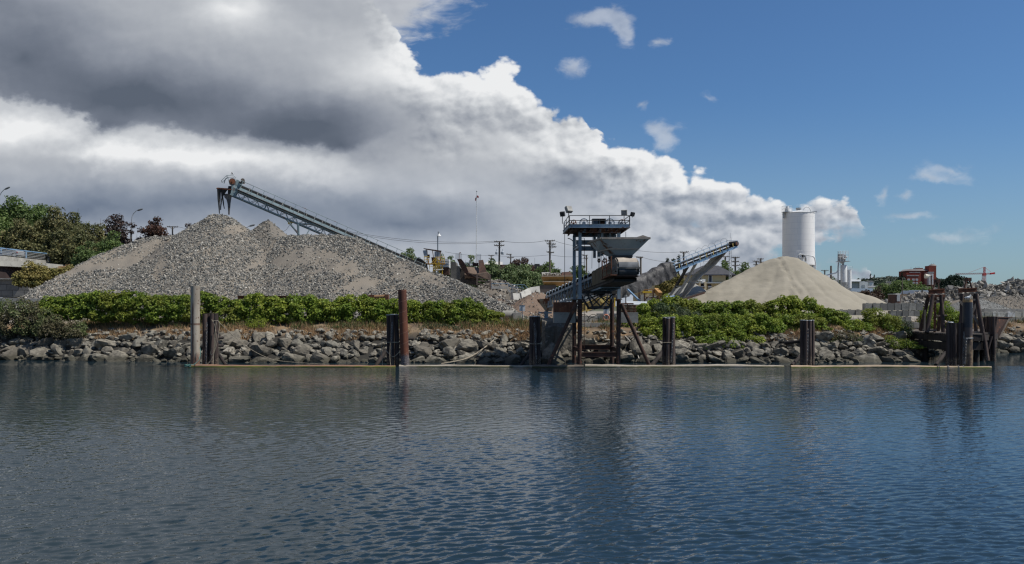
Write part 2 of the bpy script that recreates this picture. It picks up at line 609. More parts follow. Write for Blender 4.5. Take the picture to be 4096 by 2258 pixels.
# loose scraps of cloud in the blue
SCR = [(2.40, 0.075, 0.24, 0.085, 0.95), (2.50, 0.125, 0.10, 0.12, 0.9), (2.28, 0.285, 0.10, 0.09, 0.7), (2.65, 0.16, 0.08, 0.06, 0.6), (2.67, 0.555, 0.12, 0.12, 0.8), (3.80, 0.685, 0.26, 0.07, 0.55),
       (3.72, 0.725, 0.22, 0.05, 0.5), (3.54, 0.785, 0.07, 0.08, 0.6), (3.64, 0.785, 0.09, 0.05, 0.5), (3.64, 0.87, 0.28, 0.05, 0.55), (3.40, 0.94, 0.18, 0.09, 0.6), (3.78, 0.96, 0.24, 0.06, 0.5), (2.86, 0.39, 0.1, 0.05, 0.4),
       (2.58, 0.42, 0.08, 0.06, 0.5), (3.95, 0.93, 0.3, 0.06, 0.35), (2.62, 0.50, 0.12, 0.08, 0.45)]
S = X(g, 0.0)
for (ca, cb, ra, rb, am) in SCR:
    S = blob(ca, cb, ra, rb).mad(am, S)
wis2 = noise(g, mapping(g, ab, rot=(0, 0, 0.35), scale=(1.0, 1.9, 1)), 9.0, 8, 0.62, 0.6)
SCRAP = (S * 1.9 + (wis2 - 0.5) * 1.3).step(0.26, 1.15) * 0.56 * S.step(0.0, 0.12)
SCOL = mixc(g, B.step(0.62, 0.8), (0.50, 0.55, 0.62), (0.34, 0.385, 0.47))
# thin veil low over the horizon
VEIL = B.step(0.35, 1.18) * 0.34

skyc = g.nodes.new('ShaderNodeMix'); skyc.data_type = 'RGBA'; skyc.blend_type = 'MULTIPLY'; skyc.inputs[0].default_value = 1.0
g.links.new(sky.outputs[0], skyc.inputs[6]); skyc.inputs[7].default_value = (0.55, 0.80, 1.06, 1)
g.links.new(skyc.outputs[2], bg.inputs[0]); bg.inputs[1].default_value = 0.085

cm = mixc(g, SHEET * (X(g, 1.0) - MASK), CLOUD, ramp(g, L * 0.55 + 0.25, [(0, (0.2, 0.23, 0.29)), (1, (0.66, 0.68, 0.71))]))
cloudcol = mixc(g, SCRAP * (X(g, 1.0) - MASK.max(SHEET)), cm, SCOL)
cover = MASK.max(SHEET * 0.97).max(SCRAP) * (dy.step(-0.12, 0.04) * 0.55 + 0.45)     # unseen cloud behind the camera, its cover cut back to tune the fill light
bg2 = g.nodes.new('ShaderNodeBackground'); bg2.inputs[1].default_value = 1.0
g.links.new(cloudcol, bg2.inputs[0])
bg3 = g.nodes.new('ShaderNodeBackground'); bg3.inputs[0].default_value = (0.42, 0.54, 0.62, 1); bg3.inputs[1].default_value = 0.8
m0 = g.nodes.new('ShaderNodeMixShader'); put(g, VEIL, m0.inputs[0])
g.links.new(bg.outputs[0], m0.inputs[1]); g.links.new(bg3.outputs[0], m0.inputs[2])
m1 = g.nodes.new('ShaderNodeMixShader'); put(g, cover, m1.inputs[0])
g.links.new(m0.outputs[0], m1.inputs[1]); g.links.new(bg2.outputs[0], m1.inputs[2])
g.links.new(m1.outputs[0], wout.inputs[0])
W.cycles.sampling_method = 'MANUAL'; W.cycles.sample_map_resolution = 512

SC.view_settings.view_transform = 'Standard'; SC.view_settings.look = 'None'
SC.view_settings.exposure = 0.0; SC.view_settings.gamma = 1.0
SC.cycles.max_bounces = 6; SC.cycles.diffuse_bounces = 3; SC.cycles.glossy_bounces = 3; SC.cycles.transmission_bounces = 3; SC.cycles.transparent_max_bounces = 4
SC.cycles.use_denoising = True; SC.cycles.denoiser = 'OPENIMAGEDENOISE'; SC.cycles.denoising_input_passes = 'RGB_ALBEDO_NORMAL'; SC.cycles.denoising_prefilter = 'ACCURATE'
SC.cycles.caustics_reflective = False; SC.cycles.caustics_refractive = False
SC.cycles.filter_width = 1.3
# ------------------------------------------------------------------ materials shared by many things
M = {}
M['concrete'] = plain('concrete', (0.36, 0.345, 0.31), (0.25, 0.24, 0.215), 0.9, 0.9, 0, 0.3, 9, c3=(0.17, 0.165, 0.15))
M['pale_concrete'] = plain('pale_concrete', (0.50, 0.485, 0.44), (0.38, 0.365, 0.33), 0.8, 0.9, 0, 0.25, 9, c3=(0.27, 0.26, 0.235))
M['dark_concrete'] = plain('dark_concrete', (0.16, 0.15, 0.13), (0.09, 0.085, 0.075), 0.6, 0.95, 0, 0.3, 8)
M['bluesteel'] = rusty('blue_grey_paint', (0.27, 0.335, 0.39), 0.42, (0.185, 0.24, 0.29))
M['greensteel'] = rusty('grey_green_paint', (0.20, 0.265, 0.275), 0.40, (0.13, 0.175, 0.185))
M['skyblue'] = rusty('sky_blue_paint', (0.19, 0.31, 0.45), 0.34, (0.13, 0.22, 0.33))
M['rust'] = plain('rust', (0.19, 0.075, 0.04), (0.10, 0.045, 0.028), 1.6, 0.85, 0, 0.25, 14, c3=(0.27, 0.125, 0.065))
M['darkrust'] = plain('dark_rust', (0.085, 0.045, 0.032), (0.045, 0.028, 0.023), 1.3, 0.85, 0, 0.25, 14, c3=(0.17, 0.07, 0.04), stretch=(1, 1, 0.3))
M['darksteel'] = plain('dark_steel', (0.045, 0.045, 0.045), (0.025, 0.025, 0.026), 2.0, 0.7, 0, 0.1, 12)
M['rubber'] = plain('black_rubber', (0.018, 0.018, 0.019), (0.035, 0.034, 0.033), 1.0, 0.75, 0, 0.1, 8)
M['yellow'] = rusty('yellow_paint', (0.62, 0.42, 0.04), 0.32, (0.50, 0.32, 0.035), (0.13, 0.06, 0.03))
M['paleyellow'] = rusty('faded_yellow_paint', (0.60, 0.46, 0.16), 0.26, (0.50, 0.38, 0.13), (0.2, 0.1, 0.05))
M['ochre'] = rusty('ochre_paint', (0.42, 0.24, 0.075), 0.42, (0.33, 0.18, 0.06))
M['white'] = plain('white_paint', (0.72, 0.72, 0.71), (0.62, 0.62, 0.60), 0.5, 0.5, 0, 0.05, 3)
M['galv'] = plain('galvanised_steel', (0.42, 0.43, 0.43), (0.30, 0.31, 0.31), 1.5, 0.5, 0.3, 0.05, 8)
M['timber'] = plain('weathered_timber', (0.20, 0.165, 0.135), (0.12, 0.098, 0.08), 2.0, 0.9, 0, 0.35, 9, stretch=(1, 1, 0.15))
M['darktimber'] = plain('dark_wet_timber', (0.045, 0.035, 0.03), (0.022, 0.018, 0.016), 2.0, 0.85, 0, 0.35, 9, stretch=(1, 1, 0.15))
M['glass'] = plain('dark_glass', (0.03, 0.035, 0.04), (0.05, 0.06, 0.07), 0.6, 0.12, 0, 0, spec=0.6)
M['bark'] = plain('bark', (0.10, 0.08, 0.06), (0.06, 0.05, 0.04), 3, 0.9, 0, 0.3, 8)
M['polewood'] = plain('utility_pole_wood', (0.15, 0.125, 0.10), (0.09, 0.075, 0.06), 2, 0.9, 0, 0.2, 8, stretch=(1, 1, 0.1))
M['wire'] = plain('wire', (0.06, 0.06, 0.065), (0.05, 0.05, 0.05), 1, 0.6, 0, 0)
M['rope'] = plain('rope', (0.36, 0.31, 0.23), (0.24, 0.20, 0.15), 6, 0.9, 0, 0.3, 40)
M['chain'] = plain('galvanised_chain', (0.30, 0.30, 0.30), (0.17, 0.14, 0.12), 4, 0.5, 0.5, 0)
M['asphalt'] = plain('asphalt', (0.055, 0.055, 0.055), (0.045, 0.045, 0.045), 1, 0.9, 0, 0.1, 20)


def pilewood():
    m = Mat('creosoted_pile_wood', 0.88, 0, 0.2)
    z = sep(m.g, m.raw)[2]
    n = m.noise(3.0, 5, 0.6, 0.2, (1, 1, 0.10))
    c = m.mix(n.step(0.35, 0.66), (0.038, 0.028, 0.026), (0.088, 0.064, 0.056))
    c = m.mix(m.noise(9, 4, 0.6, 0.0, (1, 1, 0.06)).step(0.60, 0.70), c, (0.19, 0.15, 0.125))
    band = (z + (m.noise(3, 4) - 0.5) * 0.9)
    c = m.mix((X(m.g, 1.0) - band.step(0.35, 0.95)) * m.noise(14, 4, 0.7).step(0.46, 0.6), c, (0.20, 0.155, 0.11))   # barnacles and weed up to high water
    m.color(c)
    m.bump(m.noise(8, 5, 0.65, 0, (1, 1, 0.12)), 0.5, 0.02)
    return m.m
M['pile'] = pilewood()


def guano():
    return plain('whitened_cap', (0.62, 0.61, 0.58), (0.42, 0.41, 0.39), 5, 0.85, 0, 0.2, 20, c3=(0.16, 0.15, 0.14))
M['cap'] = guano()

# ------------------------------------------------------------------ shoreline and land
SHX = [-90, -60, -41, -25, 10, 24, 31.5, 34.5, 37.5, 41, 50, 70, 95]
SHD = [73, 72, 70.4, 67.4, 67, 67, 67.8, 70.5, 77, 80, 81.5, 84, 86]
def shore(x):
    return float(np.interp(x, SHX, SHD))

def bank(x, D):
    t = D - np.interp(x, SHX, SHD)
    z = np.interp(t, [-30, -4, 0, 3.2, 5.2, 6.6, 12], [-4.5, -1.9, -0.10, 2.05, 2.75, YARD - 0.05, YARD])
    return z

def hillz(x, y):
    """the land climbs far behind, towards the right"""
    r = np.clip((y - 520) / 600.0, 0, 1); r = r * r * (3 - 2 * r)
    px = x / np.maximum(y, 1) * F + CX
    k = np.interp(px, [2600, 3050, 3380, 3560, 3700, 3800, 3900, 4100, 4600], [1.0, 3, 24, 29, 29, 24, 9, 3, 2])
    return r * k

xs = np.concatenate([[-7000, -3000, -1400, -700, -400, -250, -170, -120], np.linspace(-95, 95, 191), [120, 170, 215, 260, 300, 340, 380, 420, 460, 500, 540, 580, 620, 680, 760, 900, 1400, 3000, 7000]])
ys = np.concatenate([[40], np.linspace(60, 92, 81), np.linspace(94, 130, 19), [140, 160, 200, 260, 340, 430, 520, 600, 680, 760, 840, 920, 1000, 1100, 1200, 1500, 2400, 5000, 9000]])
XX, YY = np.meshgrid(xs, ys)
ZZ = bank(XX, YY) + hillz(XX, YY)
ZZ += np.where(YY < 130, 0.10 * np.sin(XX * 0.9 + YY * 0.3) * np.sin(YY * 0.8) + 0.05 * np.sin(XX * 2.3) * np.sin(YY * 1.9 + 1), 0)
nv = len(xs); gi = np.arange(len(ys) * nv).reshape(len(ys), nv)
gf = np.stack([gi[:-1, :-1], gi[:-1, 1:], gi[1:, 1:], gi[1:, :-1]], -1).reshape(-1, 4)
mm = Mat('bank_soil', 0.95, 0, 0.1)
zc = sep(mm.g, mm.raw)
soil = mm.mix(mm.noise(0.6, 6, 0.6).step(0.4, 0.6), (0.21, 0.155, 0.10), (0.12, 0.09, 0.065))
soil = mm.mix(mm.noise(0.35, 5, 0.6).step(0.48, 0.62), soil, (0.30, 0.19, 0.10))
yard = mm.mix(mm.noise(0.5, 6).step(0.4, 0.6), (0.30, 0.27, 0.23), (0.22, 0.20, 0.17))
far = mm.mix(mm.noise(0.02, 5).step(0.4, 0.6), (0.06, 0.075, 0.04), (0.10, 0.10, 0.07))
soil = mm.mix((zc[2] + (mm.noise(0.8, 4) - 0.5) * 1.2).step(1.7, 2.4), (0.045, 0.042, 0.036), soil)  # low soil darkened to paint in the shade between the boulders
cc = mm.mix(zc[1].step(74, 78) * zc[2].step(2.7, 3.0), soil, yard)
cc = mm.mix(zc[1].step(170, 260), cc, far)
mm.color(cc); mm.bump(mm.noise(6, 6, 0.7), 0.6, 0.06)
gr = np_mesh('ground', np.stack([XX, YY, ZZ], -1).reshape(-1, 3), gf, mm.m, smooth=True)
tag(gr, None, None, kind='structure')

# ------------------------------------------------------------------ water
def water_mat():
    m = Mat('harbour_water', 0.035, 0, 0.5)
    m.p.inputs['IOR'].default_value = 1.333
    m.color((0.013, 0.026, 0.035))
    v = m.raw
    y = sep(m.g, v)[1]
    b = noise(m.g, mapping(m.g, v, rot=(0, 0, -0.35), scale=(0.6, 1.3, 1)), 2.0, 2, 0.5, 0.3)
    c = noise(m.g, mapping(m.g, v, rot=(0, 0, 0.2), scale=(0.7, 1.2, 1)), 8.0, 2, 0.5, 0.2)
    gust = noise(m.g, mapping(m.g, v, scale=(0.5, 1, 1)), 0.07, 3, 0.5).step(0.30, 0.70) * 0.5 + 0.65
    lee = (y.step(61.8, 64.5) * -0.80 + 1.0)          # still water behind the boom
    h = (b * 0.085 * y.step(22, 50) + c * 0.012) * gust * lee
    n = m.g.nodes.new('ShaderNodeBump'); n.inputs['Strength'].default_value = 1.0; n.inputs['Distance'].default_value = 0.7
    put(m.g, h, n.inputs['Height']); m.g.links.new(n.outputs[0], m.p.inputs['Normal'])
    return m.m
NR, NC, D0_, D1_ = 560, 900, 12.5, 61.4
inv_ = np.linspace(1 / D0_, 1 / D1_, NR); Dr = 1 / inv_
drow = np.gradient(Dr)
uu = np.linspace(-0.74, 0.74, NC)
WX, WY = uu[None, :] * Dr[:, None], np.repeat(Dr[:, None], NC, 1)
rw = np.random.default_rng(4); WZ = np.zeros_like(WX)
lam = np.exp(rw.uniform(math.log(0.11), math.log(1.25), 110))
wgt = np.exp(-(np.log(lam / 0.29) / 0.62) ** 2); ssum = math.sqrt((wgt ** 2).sum() / 2)
for l_, w_ in zip(lam, wgt):
    an = rw.normal(math.radians(-66), 0.50); k_ = 2 * math.pi / l_
    am = 0.130 * w_ / ssum / k_
    fade = np.clip((l_ / drow - 2.2) / 2.0, 0, 1)[:, None]
    ph = (WX * math.cos(an) + WY * math.sin(an)) * k_ + rw.uniform(0, 6.28)
    WZ += am * fade * (np.sin(ph) + 0.18 * np.cos(2 * ph))
gm = 0.92 + 0.30 * (np.sin(WX * .11 + 1 + np.sin(WY * .13)) * np.sin(WY * .17 + .4 + WX * .05)) + 0.26 * np.sin(WX * .031 + WY * .09 + 1.5 * np.sin(WX * .07))
WZ *= gm
WZ *= np.minimum(1, np.minimum((WY - D0_) / 1.0, (D1_ - WY) / 0.8)).clip(0, 1) * np.minimum(1, (0.74 - np.abs(uu)[None, :]) / 0.02)
gi = np.arange(NR * NC).reshape(NR, NC)
wf = np.stack([gi[:-1, :-1], gi[:-1, 1:], gi[1:, 1:], gi[1:, :-1]], -1).reshape(-1, 4)
wv = np.stack([WX, WY, WZ], -1).reshape(-1, 3); o0 = len(wv)
xa, xb = 0.74 * D0_, 0.74 * D1_
ev = np.array([(-7000, -60, 0), (7000, -60, 0), (7000, D0_, 0), (xa, D0_, 0), (-xa, D0_, 0), (-7000, D0_, 0), (7000, D1_, 0), (xb, D1_, 0), (-xb, D1_, 0), (-7000, D1_, 0), (7000, 9000, 0), (-7000, 9000, 0)], float)
ef = np.array([(0, 1, 2, 5), (5, 4, 8, 9), (3, 2, 6, 7), (9, 6, 10, 11)]) + o0
wo = np_mesh('water', np.concatenate([wv, ev]), np.concatenate([wf, ef]), water_mat(), smooth=True); tag(wo, None, None, kind='structure')

# ------------------------------------------------------------------ riprap boulders
def bouldermat():
    m = Mat('riprap_stone', 0.9, 0, 0.2)
    t = m.rand
    c = ramp(m.g, t, [(0, (0.135, 0.12, 0.096)), (0.4, (0.21, 0.188, 0.148)), (0.7, (0.17, 0.16, 0.13)), (1, (0.31, 0.282, 0.228))])
    c = m.mix(m.noise(2.2, 5, 0.65).step(0.42, 0.62), c, (0.10, 0.09, 0.074))
    c = m.mix(m.noise(5.5, 5, 0.7).step(0.60, 0.72), c, (0.29, 0.265, 0.215))
    g_ = m.g.nodes.new('ShaderNodeNewGeometry')
    wz = sep(m.g, g_.outputs['Position'])[2]
    wet = X(m.g, 1.0) - (wz + (m.noise(1.6, 3) - 0.5) * 0.6).step(0.22, 0.62)
    c = m.mix(wet * 0.72, c, (0.040, 0.038, 0.026))                 # dark tidal growth
    m.color(c)
    m.bump(m.noise(5, 6, 0.7), 0.55, 0.06)
    return m.m
BM = bouldermat()
ROCKS = []
for k in range(14):
    v, f = rock_verts(100 + k, 3, 9 + k % 5, 0.016)
    me = bpy.data.meshes.new('boulder'); me.from_pydata(v, [], f); me.update(); me.materials.append(BM)
    ROCKS.append(me)

# stretches of the shore between things one can find
STR = [(0, 640, 'left of the pale steel pile, below the bramble'), (640, 815, 'beside the pale steel pile'), (815, 1180, 'just right of the roped timber dolphin'), (1180, 1560, 'left of the rusty spiral pile'),
       (1560, 1860, 'just right of the rusty spiral pile'), (1860, 2190, 'beside the dolphin left of the tower'), (2190, 2620, 'under the loading tower'), (2620, 2960, 'right of the loading tower'),
       (2960, 3260, 'below the low ivy mound'), (3260, 3760, 'left of the timber wharf'), (3760, 4400, 'on the far bank right of the wharf')]
def stretch(px):
    for i, (a, b, t) in enumerate(STR):
        if a <= px < b:
            return i
    return None
placed = {}
rr = random.Random(5)
ROWS = [('waterline', 0.12, 0.02, 0.60), ('second-row', 1.0, 0.62, 0.58), ('third-row', 1.9, 1.22, 0.54), ('top-row', 2.8, 1.78, 0.46)]
cand = []
for ri, (rn, t, z, rad) in enumerate(ROWS):
    x = -43.5 + ri * 0.37
    while x < 61:
        size = rad * (0.55 + 1.15 * rr.random() ** 1.8)
        x += size * 0.80
        D = shore(x) + t + rr.uniform(-0.22, 0.22)
        px = x / D * F + CX
        zz = z + rr.uniform(-0.1, 0.14)
        skip = px > 4130 or px < -40
        if 3690 < px < 3880:
            skip = True
        if 3640 < px < 3850 and D > 68.2:       # open water under the wharf
            skip = True
        if ri == 3 and (rr.random() < 0.45 or px > 3750 or 2640 < px < 3050):
            skip = True
        if 2185 < px < 2275 and ri >= 2:
            skip = True
        if not skip:
            cand.append((ri, px, x, D, zz, size))
        x += size * 0.80
cand.sort(key=lambda q: -q[5] / q[3])
small = cand[300:]
cand = sorted(cand[:300], key=lambda q: (q[0], q[1]))
cnt = {}
for (ri, px, x, D, zz, size) in cand:
    me = ROCKS[rr.randrange(len(ROCKS))]
    o = bpy.data.objects.new('boulder', me); COL.objects.link(o)
    o.location = (x, D, zz)
    o.scale = (size * rr.uniform(1.0, 1.45), size * rr.uniform(0.8, 1.05), size * rr.uniform(0.62, 0.92))
    o.rotation_euler = (rr.uniform(-0.35, 0.35), rr.uniform(-0.35, 0.35), rr.uniform(0, 6.28))
    si = stretch(min(max(px, 0), 4399)); cnt[(ri, si)] = cnt.get((ri, si), 0) + 1
    k = cnt[(ri, si)]
    tag(o, f'{ordinal(k)} {ROWS[ri][0]} grey boulder from left, {STR[si][2]}', 'boulder', 'boulders of the riprap bank')

# the smaller stones wedged between them, too many to count
vs_, fs_, ofs = [], [], 0
base = [rock_verts(300 + k, 2, 12, 0.02) for k in range(8)]
def addstone(x, y, z, s, r_):
    global ofs
    v, f = base[r_.integers(0, 8)]
    Mx = np.array(Matrix.Rotation(r_.uniform(0, 6.28), 3, 'Z') @ Matrix.Rotation(r_.uniform(-0.6, 0.6), 3, 'X'))
    v = (v * np.array([s * r_.uniform(0.9, 1.5), s, s * r_.uniform(0.6, 0.95)])) @ Mx.T + np.array([x, y, z])
    vs_.append(v); fs_.append(f + ofs); ofs += len(v)
for (ri, px, x, D, zz, size) in small:
    addstone(x, D, zz, size, RNG)
for k in range(2100):
    x = RNG.uniform(-45, 62); t = RNG.uniform(-0.3, 3.9)
    D = shore(x) + t; px = x / D * F + CX
    if px > 4140 or px < -40 or (2185 < px < 2275):
        continue
    addstone(x, D, float(bank(x, D)) + 0.05 + RNG.uniform(-.05, .12), RNG.uniform(0.13, 0.34), RNG)
o = np_mesh('riprap_rubble', np.concatenate(vs_), np.concatenate(fs_), BM)
tag(o, None, None, kind='stuff')

# ------------------------------------------------------------------ dry grass on the bank
def grass(name, n, region, hgt, m, seed):
    r = np.random.default_rng(seed)
    x = r.uniform(-44, 60, n * 3); t = r.uniform(*region, n * 3)
    D = np.interp(x, SHX, SHD) + t
    px = x / D * F + CX
    cl = np.sin(x * 1.7 + np.sin(D * 2.1)) + np.sin(x * 0.53 + 2) + r.normal(0, 0.6, n * 3)
    k = (cl > -0.4) & ~((px > 2480) & (px < 3060)) & ~(px < 330) & (px > -30) & (px < 4130) & ~((px > 3700) & (px < 3850)) & ~((px > 2180) & (px < 2290))
    x, D = x[k][:n], D[k][:n]; n = len(x)
    z = bank(x, D)
    h = hgt * r.uniform(0.4, 1.2, n); w_ = r.uniform(0.02, 0.05, n)
    an = r.uniform(0, 3.14, n); lean = r.normal(0, 0.35, (n, 2)) * h[:, None]
    b = np.stack([x, D, z - 0.03], 1); dx_ = np.stack([np.cos(an) * w_, np.sin(an) * w_, 0 * w_], 1)
    tip = b + np.stack([lean[:, 0], lean[:, 1], h], 1)
    v = np.stack([b - dx_, b + dx_, tip], 1).reshape(-1, 3)
    o = np_mesh(name, v, np.arange(n * 3).reshape(-1, 3), m)
    tag(o, None, None, kind='stuff')
DRY = leafmat('dry_grass_blades', [(0.27, 0.17, 0.085), (0.40, 0.27, 0.14), (0.22, 0.12, 0.065), (0.45, 0.33, 0.19)], trans=0.2)
GRN = leafmat('green_grass_blades', [(0.07, 0.10, 0.03), (0.12, 0.15, 0.05), (0.10, 0.11, 0.045)], trans=0.2)
grass('dry_grass', 26000, (2.5, 6.2), 0.42, DRY, 3)
grass('green_grass', 9000, (4.4, 6.6), 0.55, GRN, 4)
# ------------------------------------------------------------------ stockpiles
def stonemat(name, stops, fine, k=0.12):
    m = Mat(name, 0.9, 0, 0.2)
    c = ramp(m.g, m.island(), stops)
    v = m.g.nodes.new('ShaderNodeTexVoronoi'); v.inputs['Scale'].default_value = 5.0
    m.g.links.new(m.obj, v.inputs['Vector'])
    c2 = ramp(m.g, X(m.g, sep(m.g, v.outputs['Color'])[0].k), stops)
    c = m.mix(0.0, c, c2)
    c = m.mix(m.noise(0.30, 4).step(0.45, 0.68) * 0.45, c, fine)
    m.color(c); m.bump(m.noise(16, 4), 0.25, 0.02)
    return m.m

def finemat(name, c1, c2, bs=5.0, strength=0.5, dist=0.05, sc=0.35, stretch=None, c3=None):
    m = Mat(name, 0.95, 0, 0.1)
    c = m.mix(m.noise(sc, 6, 0.6, 0.3).step(0.35, 0.65), c1, c2)
    c = m.mix(m.noise(9, 5, 0.7).step(0.5, 0.75) * 0.35, c, c3 or tuple(q * 0.6 for q in c1))
    m.color(c)
    m.bump(m.noise(bs, 6, 0.65, 0.2, stretch), strength, dist)
    return m.m

GRAV = [(0.0, (0.072, 0.077, 0.077)), (0.25, (0.135, 0.136, 0.129)), (0.5, (0.215, 0.205, 0.18)), (0.75, (0.32, 0.295, 0.25)), (0.95, (0.41, 0.38, 0.325)), (1.0, (0.54, 0.505, 0.44))]
M['gravel'] = stonemat('crushed_stone', GRAV, (0.25, 0.235, 0.205))
M['gravelbed'] = finemat('stone_dust', (0.225, 0.194, 0.155), (0.19, 0.17, 0.143), 7, 0.7, 0.08, 0.25, (1, 1, 0.5))
M['darkgravel'] = finemat('dark_gravel', (0.20, 0.178, 0.15), (0.15, 0.135, 0.115), 6, 0.9, 0.1, 0.5)
M['sand'] = finemat('pale_sand', (0.300, 0.272, 0.218), (0.262, 0.237, 0.188), 3.0, 0.55, 0.09, 0.22, (0.45, 1, 2.2), c3=(0.27, 0.24, 0.19))
M['bluegrit'] = finemat('blue_grey_grit', (0.27, 0.265, 0.245), (0.215, 0.212, 0.20), 8, 0.6, 0.06, 0.4)
M['browndirt'] = finemat('reddish_dirt', (0.205, 0.148, 0.11), (0.155, 0.112, 0.085), 4, 0.9, 0.12, 0.5)
M['greydirt'] = finemat('grey_brown_fill', (0.175, 0.152, 0.125), (0.135, 0.12, 0.10), 5, 0.8, 0.1, 0.4)
RUB = [(0.0, (0.09, 0.083, 0.073)), (0.3, (0.16, 0.148, 0.128)), (0.65, (0.235, 0.218, 0.19)), (0.92, (0.32, 0.30, 0.265)), (1.0, (0.45, 0.43, 0.39))]
M['rubble'] = stonemat('broken_concrete', RUB, (0.24, 0.22, 0.19))


def vnoise(x, y, s, seed=0):
    """cheap smooth noise from sines"""
    r = np.random.default_rng(seed); o = 0
    for k in range(7):
        a = r.uniform(0, 6.28); f = s * r.uniform(0.6, 2.2)
        o = o + np.sin((x * math.cos(a) + y * math.sin(a)) * f + r.uniform(0, 6.28)) / (1 + 0.5 * k)
    return o / 2.2


def heap(name, label, cat, ridge, slope, m, res=0.35, amp=0.18, base=YARD, stones=None, group=None, dust=None, seed=1, round_=0.5, fold=0.0):
    R = [P(*q) for q in ridge]
    pts = []
    for a, b in zip(R[:-1], R[1:]):
        n = max(2, int((b - a).length / 0.7))
        pts += [lerp(a, b, i / n) for i in range(n)]
    pts.append(R[-1]); pts = np.array([p[:] for p in pts])
    ext = (pts[:, 2].max() - base) / slope + 1.5
    x0, x1 = pts[:, 0].min() - ext, pts[:, 0].max() + ext
    y0, y1 = pts[:, 1].min() - ext, pts[:, 1].max() + ext
    def hz(x, y):
        sh = x.shape; x = x.ravel(); y = y.ravel(); z = np.full(x.shape, -99.0)
        for p in pts:
            d = np.sqrt((x - p[0]) ** 2 + (y - p[1]) ** 2 + round_ ** 2) - round_
            s_ = slope * (1 + fold * np.sin(np.arctan2(x - p[0], y - p[1]) * 9 + p[0]))
            z = np.maximum(z, p[2] - s_ * d)
        top = np.clip((z - base) / 3.0, 0.15, 1)
        z = z + amp * top * (vnoise(x, y, 0.55, seed) + 0.5 * vnoise(x, y, 2.0, seed + 1) + 0.22 * vnoise(x, y, 6.0, seed + 2))
        if name == 'sand_pile' and seed == 21:
            gx = P(3108, 0, 100).x + (100 - y) * 0.03 + 0.12 * np.sin(y * 2.3)
            th = np.arctan2(x - P(3130, 0, 100).x, 100.5 - y)
            run = np.maximum(0, np.sin(th * 21 + 1.6 * vnoise(x, y, 0.8, 6))) ** 3 * np.clip((z - base) / 2, 0, 1) * np.clip((9.6 - z) / 2.5, 0, 1)
            z = z - np.clip((y - 90) / 4, 0, 1) * (y < 101) * 0.26 * np.exp(-((x - gx) / 0.17) ** 2) * (0.7 + 0.5 * np.sin(y * 5)) - 0.11 * run + 0.014 * np.sin(z * 9 + 4 * vnoise(x, y, 0.9, 5)) * (z > base + .3) + 0.06 * vnoise(x, y * .3 + z, 3.2, 8) + 0.05 * vnoise(x * .6, z * 2.2, 2.6, 9)
        return z.reshape(sh)
    xs_ = np.arange(x0, x1, res); ys_ = np.arange(y0, y1, res)
    X_, Y_ = np.meshgrid(xs_, ys_); Z_ = hz(X_, Y_)
    n = len(xs_); gi = np.arange(Z_.size).reshape(Z_.shape)
    q = np.stack([gi[:-1, :-1], gi[:-1, 1:], gi[1:, 1:], gi[1:, :-1]], -1).reshape(-1, 4)
    zf = Z_.ravel()
    q = q[(zf[q] > base - 0.35).any(1)]
    used = np.unique(q); remap = np.zeros(Z_.size, int); remap[used] = np.arange(len(used))
    V = np.stack([X_, Y_, Z_], -1).reshape(-1, 3)[used]
    V[:, 2] = np.maximum(V[:, 2], base - 0.5)
    loc = Vector((float(pts[:, 0].mean()), float(pts[:, 1].mean()), base))
    if not stones:
        o = np_mesh(name, V, remap[q], m, smooth=True, loc=loc)
        return tag(o, label, cat, group)
    t = thing(name, label, cat, loc, group)
    np_mesh('heap_body', V, remap[q], m, t, smooth=True)
    cnt, s0, s1, sm, sunk = stones
    r = np.random.default_rng(seed + 50)
    sx, sy = r.uniform(x0, x1, cnt * 4), r.uniform(y0, pts[:, 1].max() + 3.0, cnt * 4)
    sz = hz(sx, sy)
    k = sz > base - 0.1
    if dust is not None:
        k &= r.random(len(sx)) > dust(sx, sy, sz)
    sx, sy, sz = sx[k][:cnt], sy[k][:cnt], sz[k][:cnt]; c = len(sx)
    oc = np.array([(1, 0, 0), (-1, 0, 0), (0, 1, 0), (0, -1, 0), (0, 0, 1), (0, 0, -1)], float)
    of = np.array([(0, 2, 4), (2, 1, 4), (1, 3, 4), (3, 0, 4), (2, 0, 5), (1, 2, 5), (3, 1, 5), (0, 3, 5)])
    b = oc[None] * r.uniform(0.55, 1.25, (c, 6, 1)) + r.normal(0, 0.22, (c, 6, 3))
    b *= np.stack([r.uniform(0.9, 1.5, c), r.uniform(0.7, 1.1, c), r.uniform(0.45, 0.8, c)], 1)[:, None, :]
    sc = (s0 * (s1 / s0) ** r.random(c) ** 1.6)[:, None, None] * 0.5
    q1 = r.normal(0, 1, (c, 3)); q1 /= np.linalg.norm(q1, axis=1, keepdims=True)
    q2 = np.cross(q1, r.normal(0, 1, (c, 3))); q2 /= np.linalg.norm(q2, axis=1, keepdims=True); q3 = np.cross(q1, q2)
    Rm = np.stack([q1, q2, q3], 1)
    v = np.einsum('cij,cjk->cik', b, Rm) * sc + np.stack([sx, sy, sz + sunk * sc[:, 0, 0]], 1)[:, None, :]
    f = (of[None] + (np.arange(c) * 6)[:, None, None]).reshape(-1, 3)
    o = np_mesh('loose_stones', v.reshape(-1, 3), f, sm, t)
    o['kind'] = 'stuff'
    return t


def ell(x, z, px, py, rx, ry, rot, D=96):
    """how far inside a patch lying on the front slope (given by its middle on the heap)"""
    c = P(px, py, D); a = math.radians(rot); sx, sz = rx * D / F, ry * D / F
    u, w_ = x - c.x, z - c.z
    return np.clip(1.35 - np.hypot((u * math.cos(a) + w_ * math.sin(a)) / sx, (-u * math.sin(a) + w_ * math.cos(a)) / sz), 0, 1)

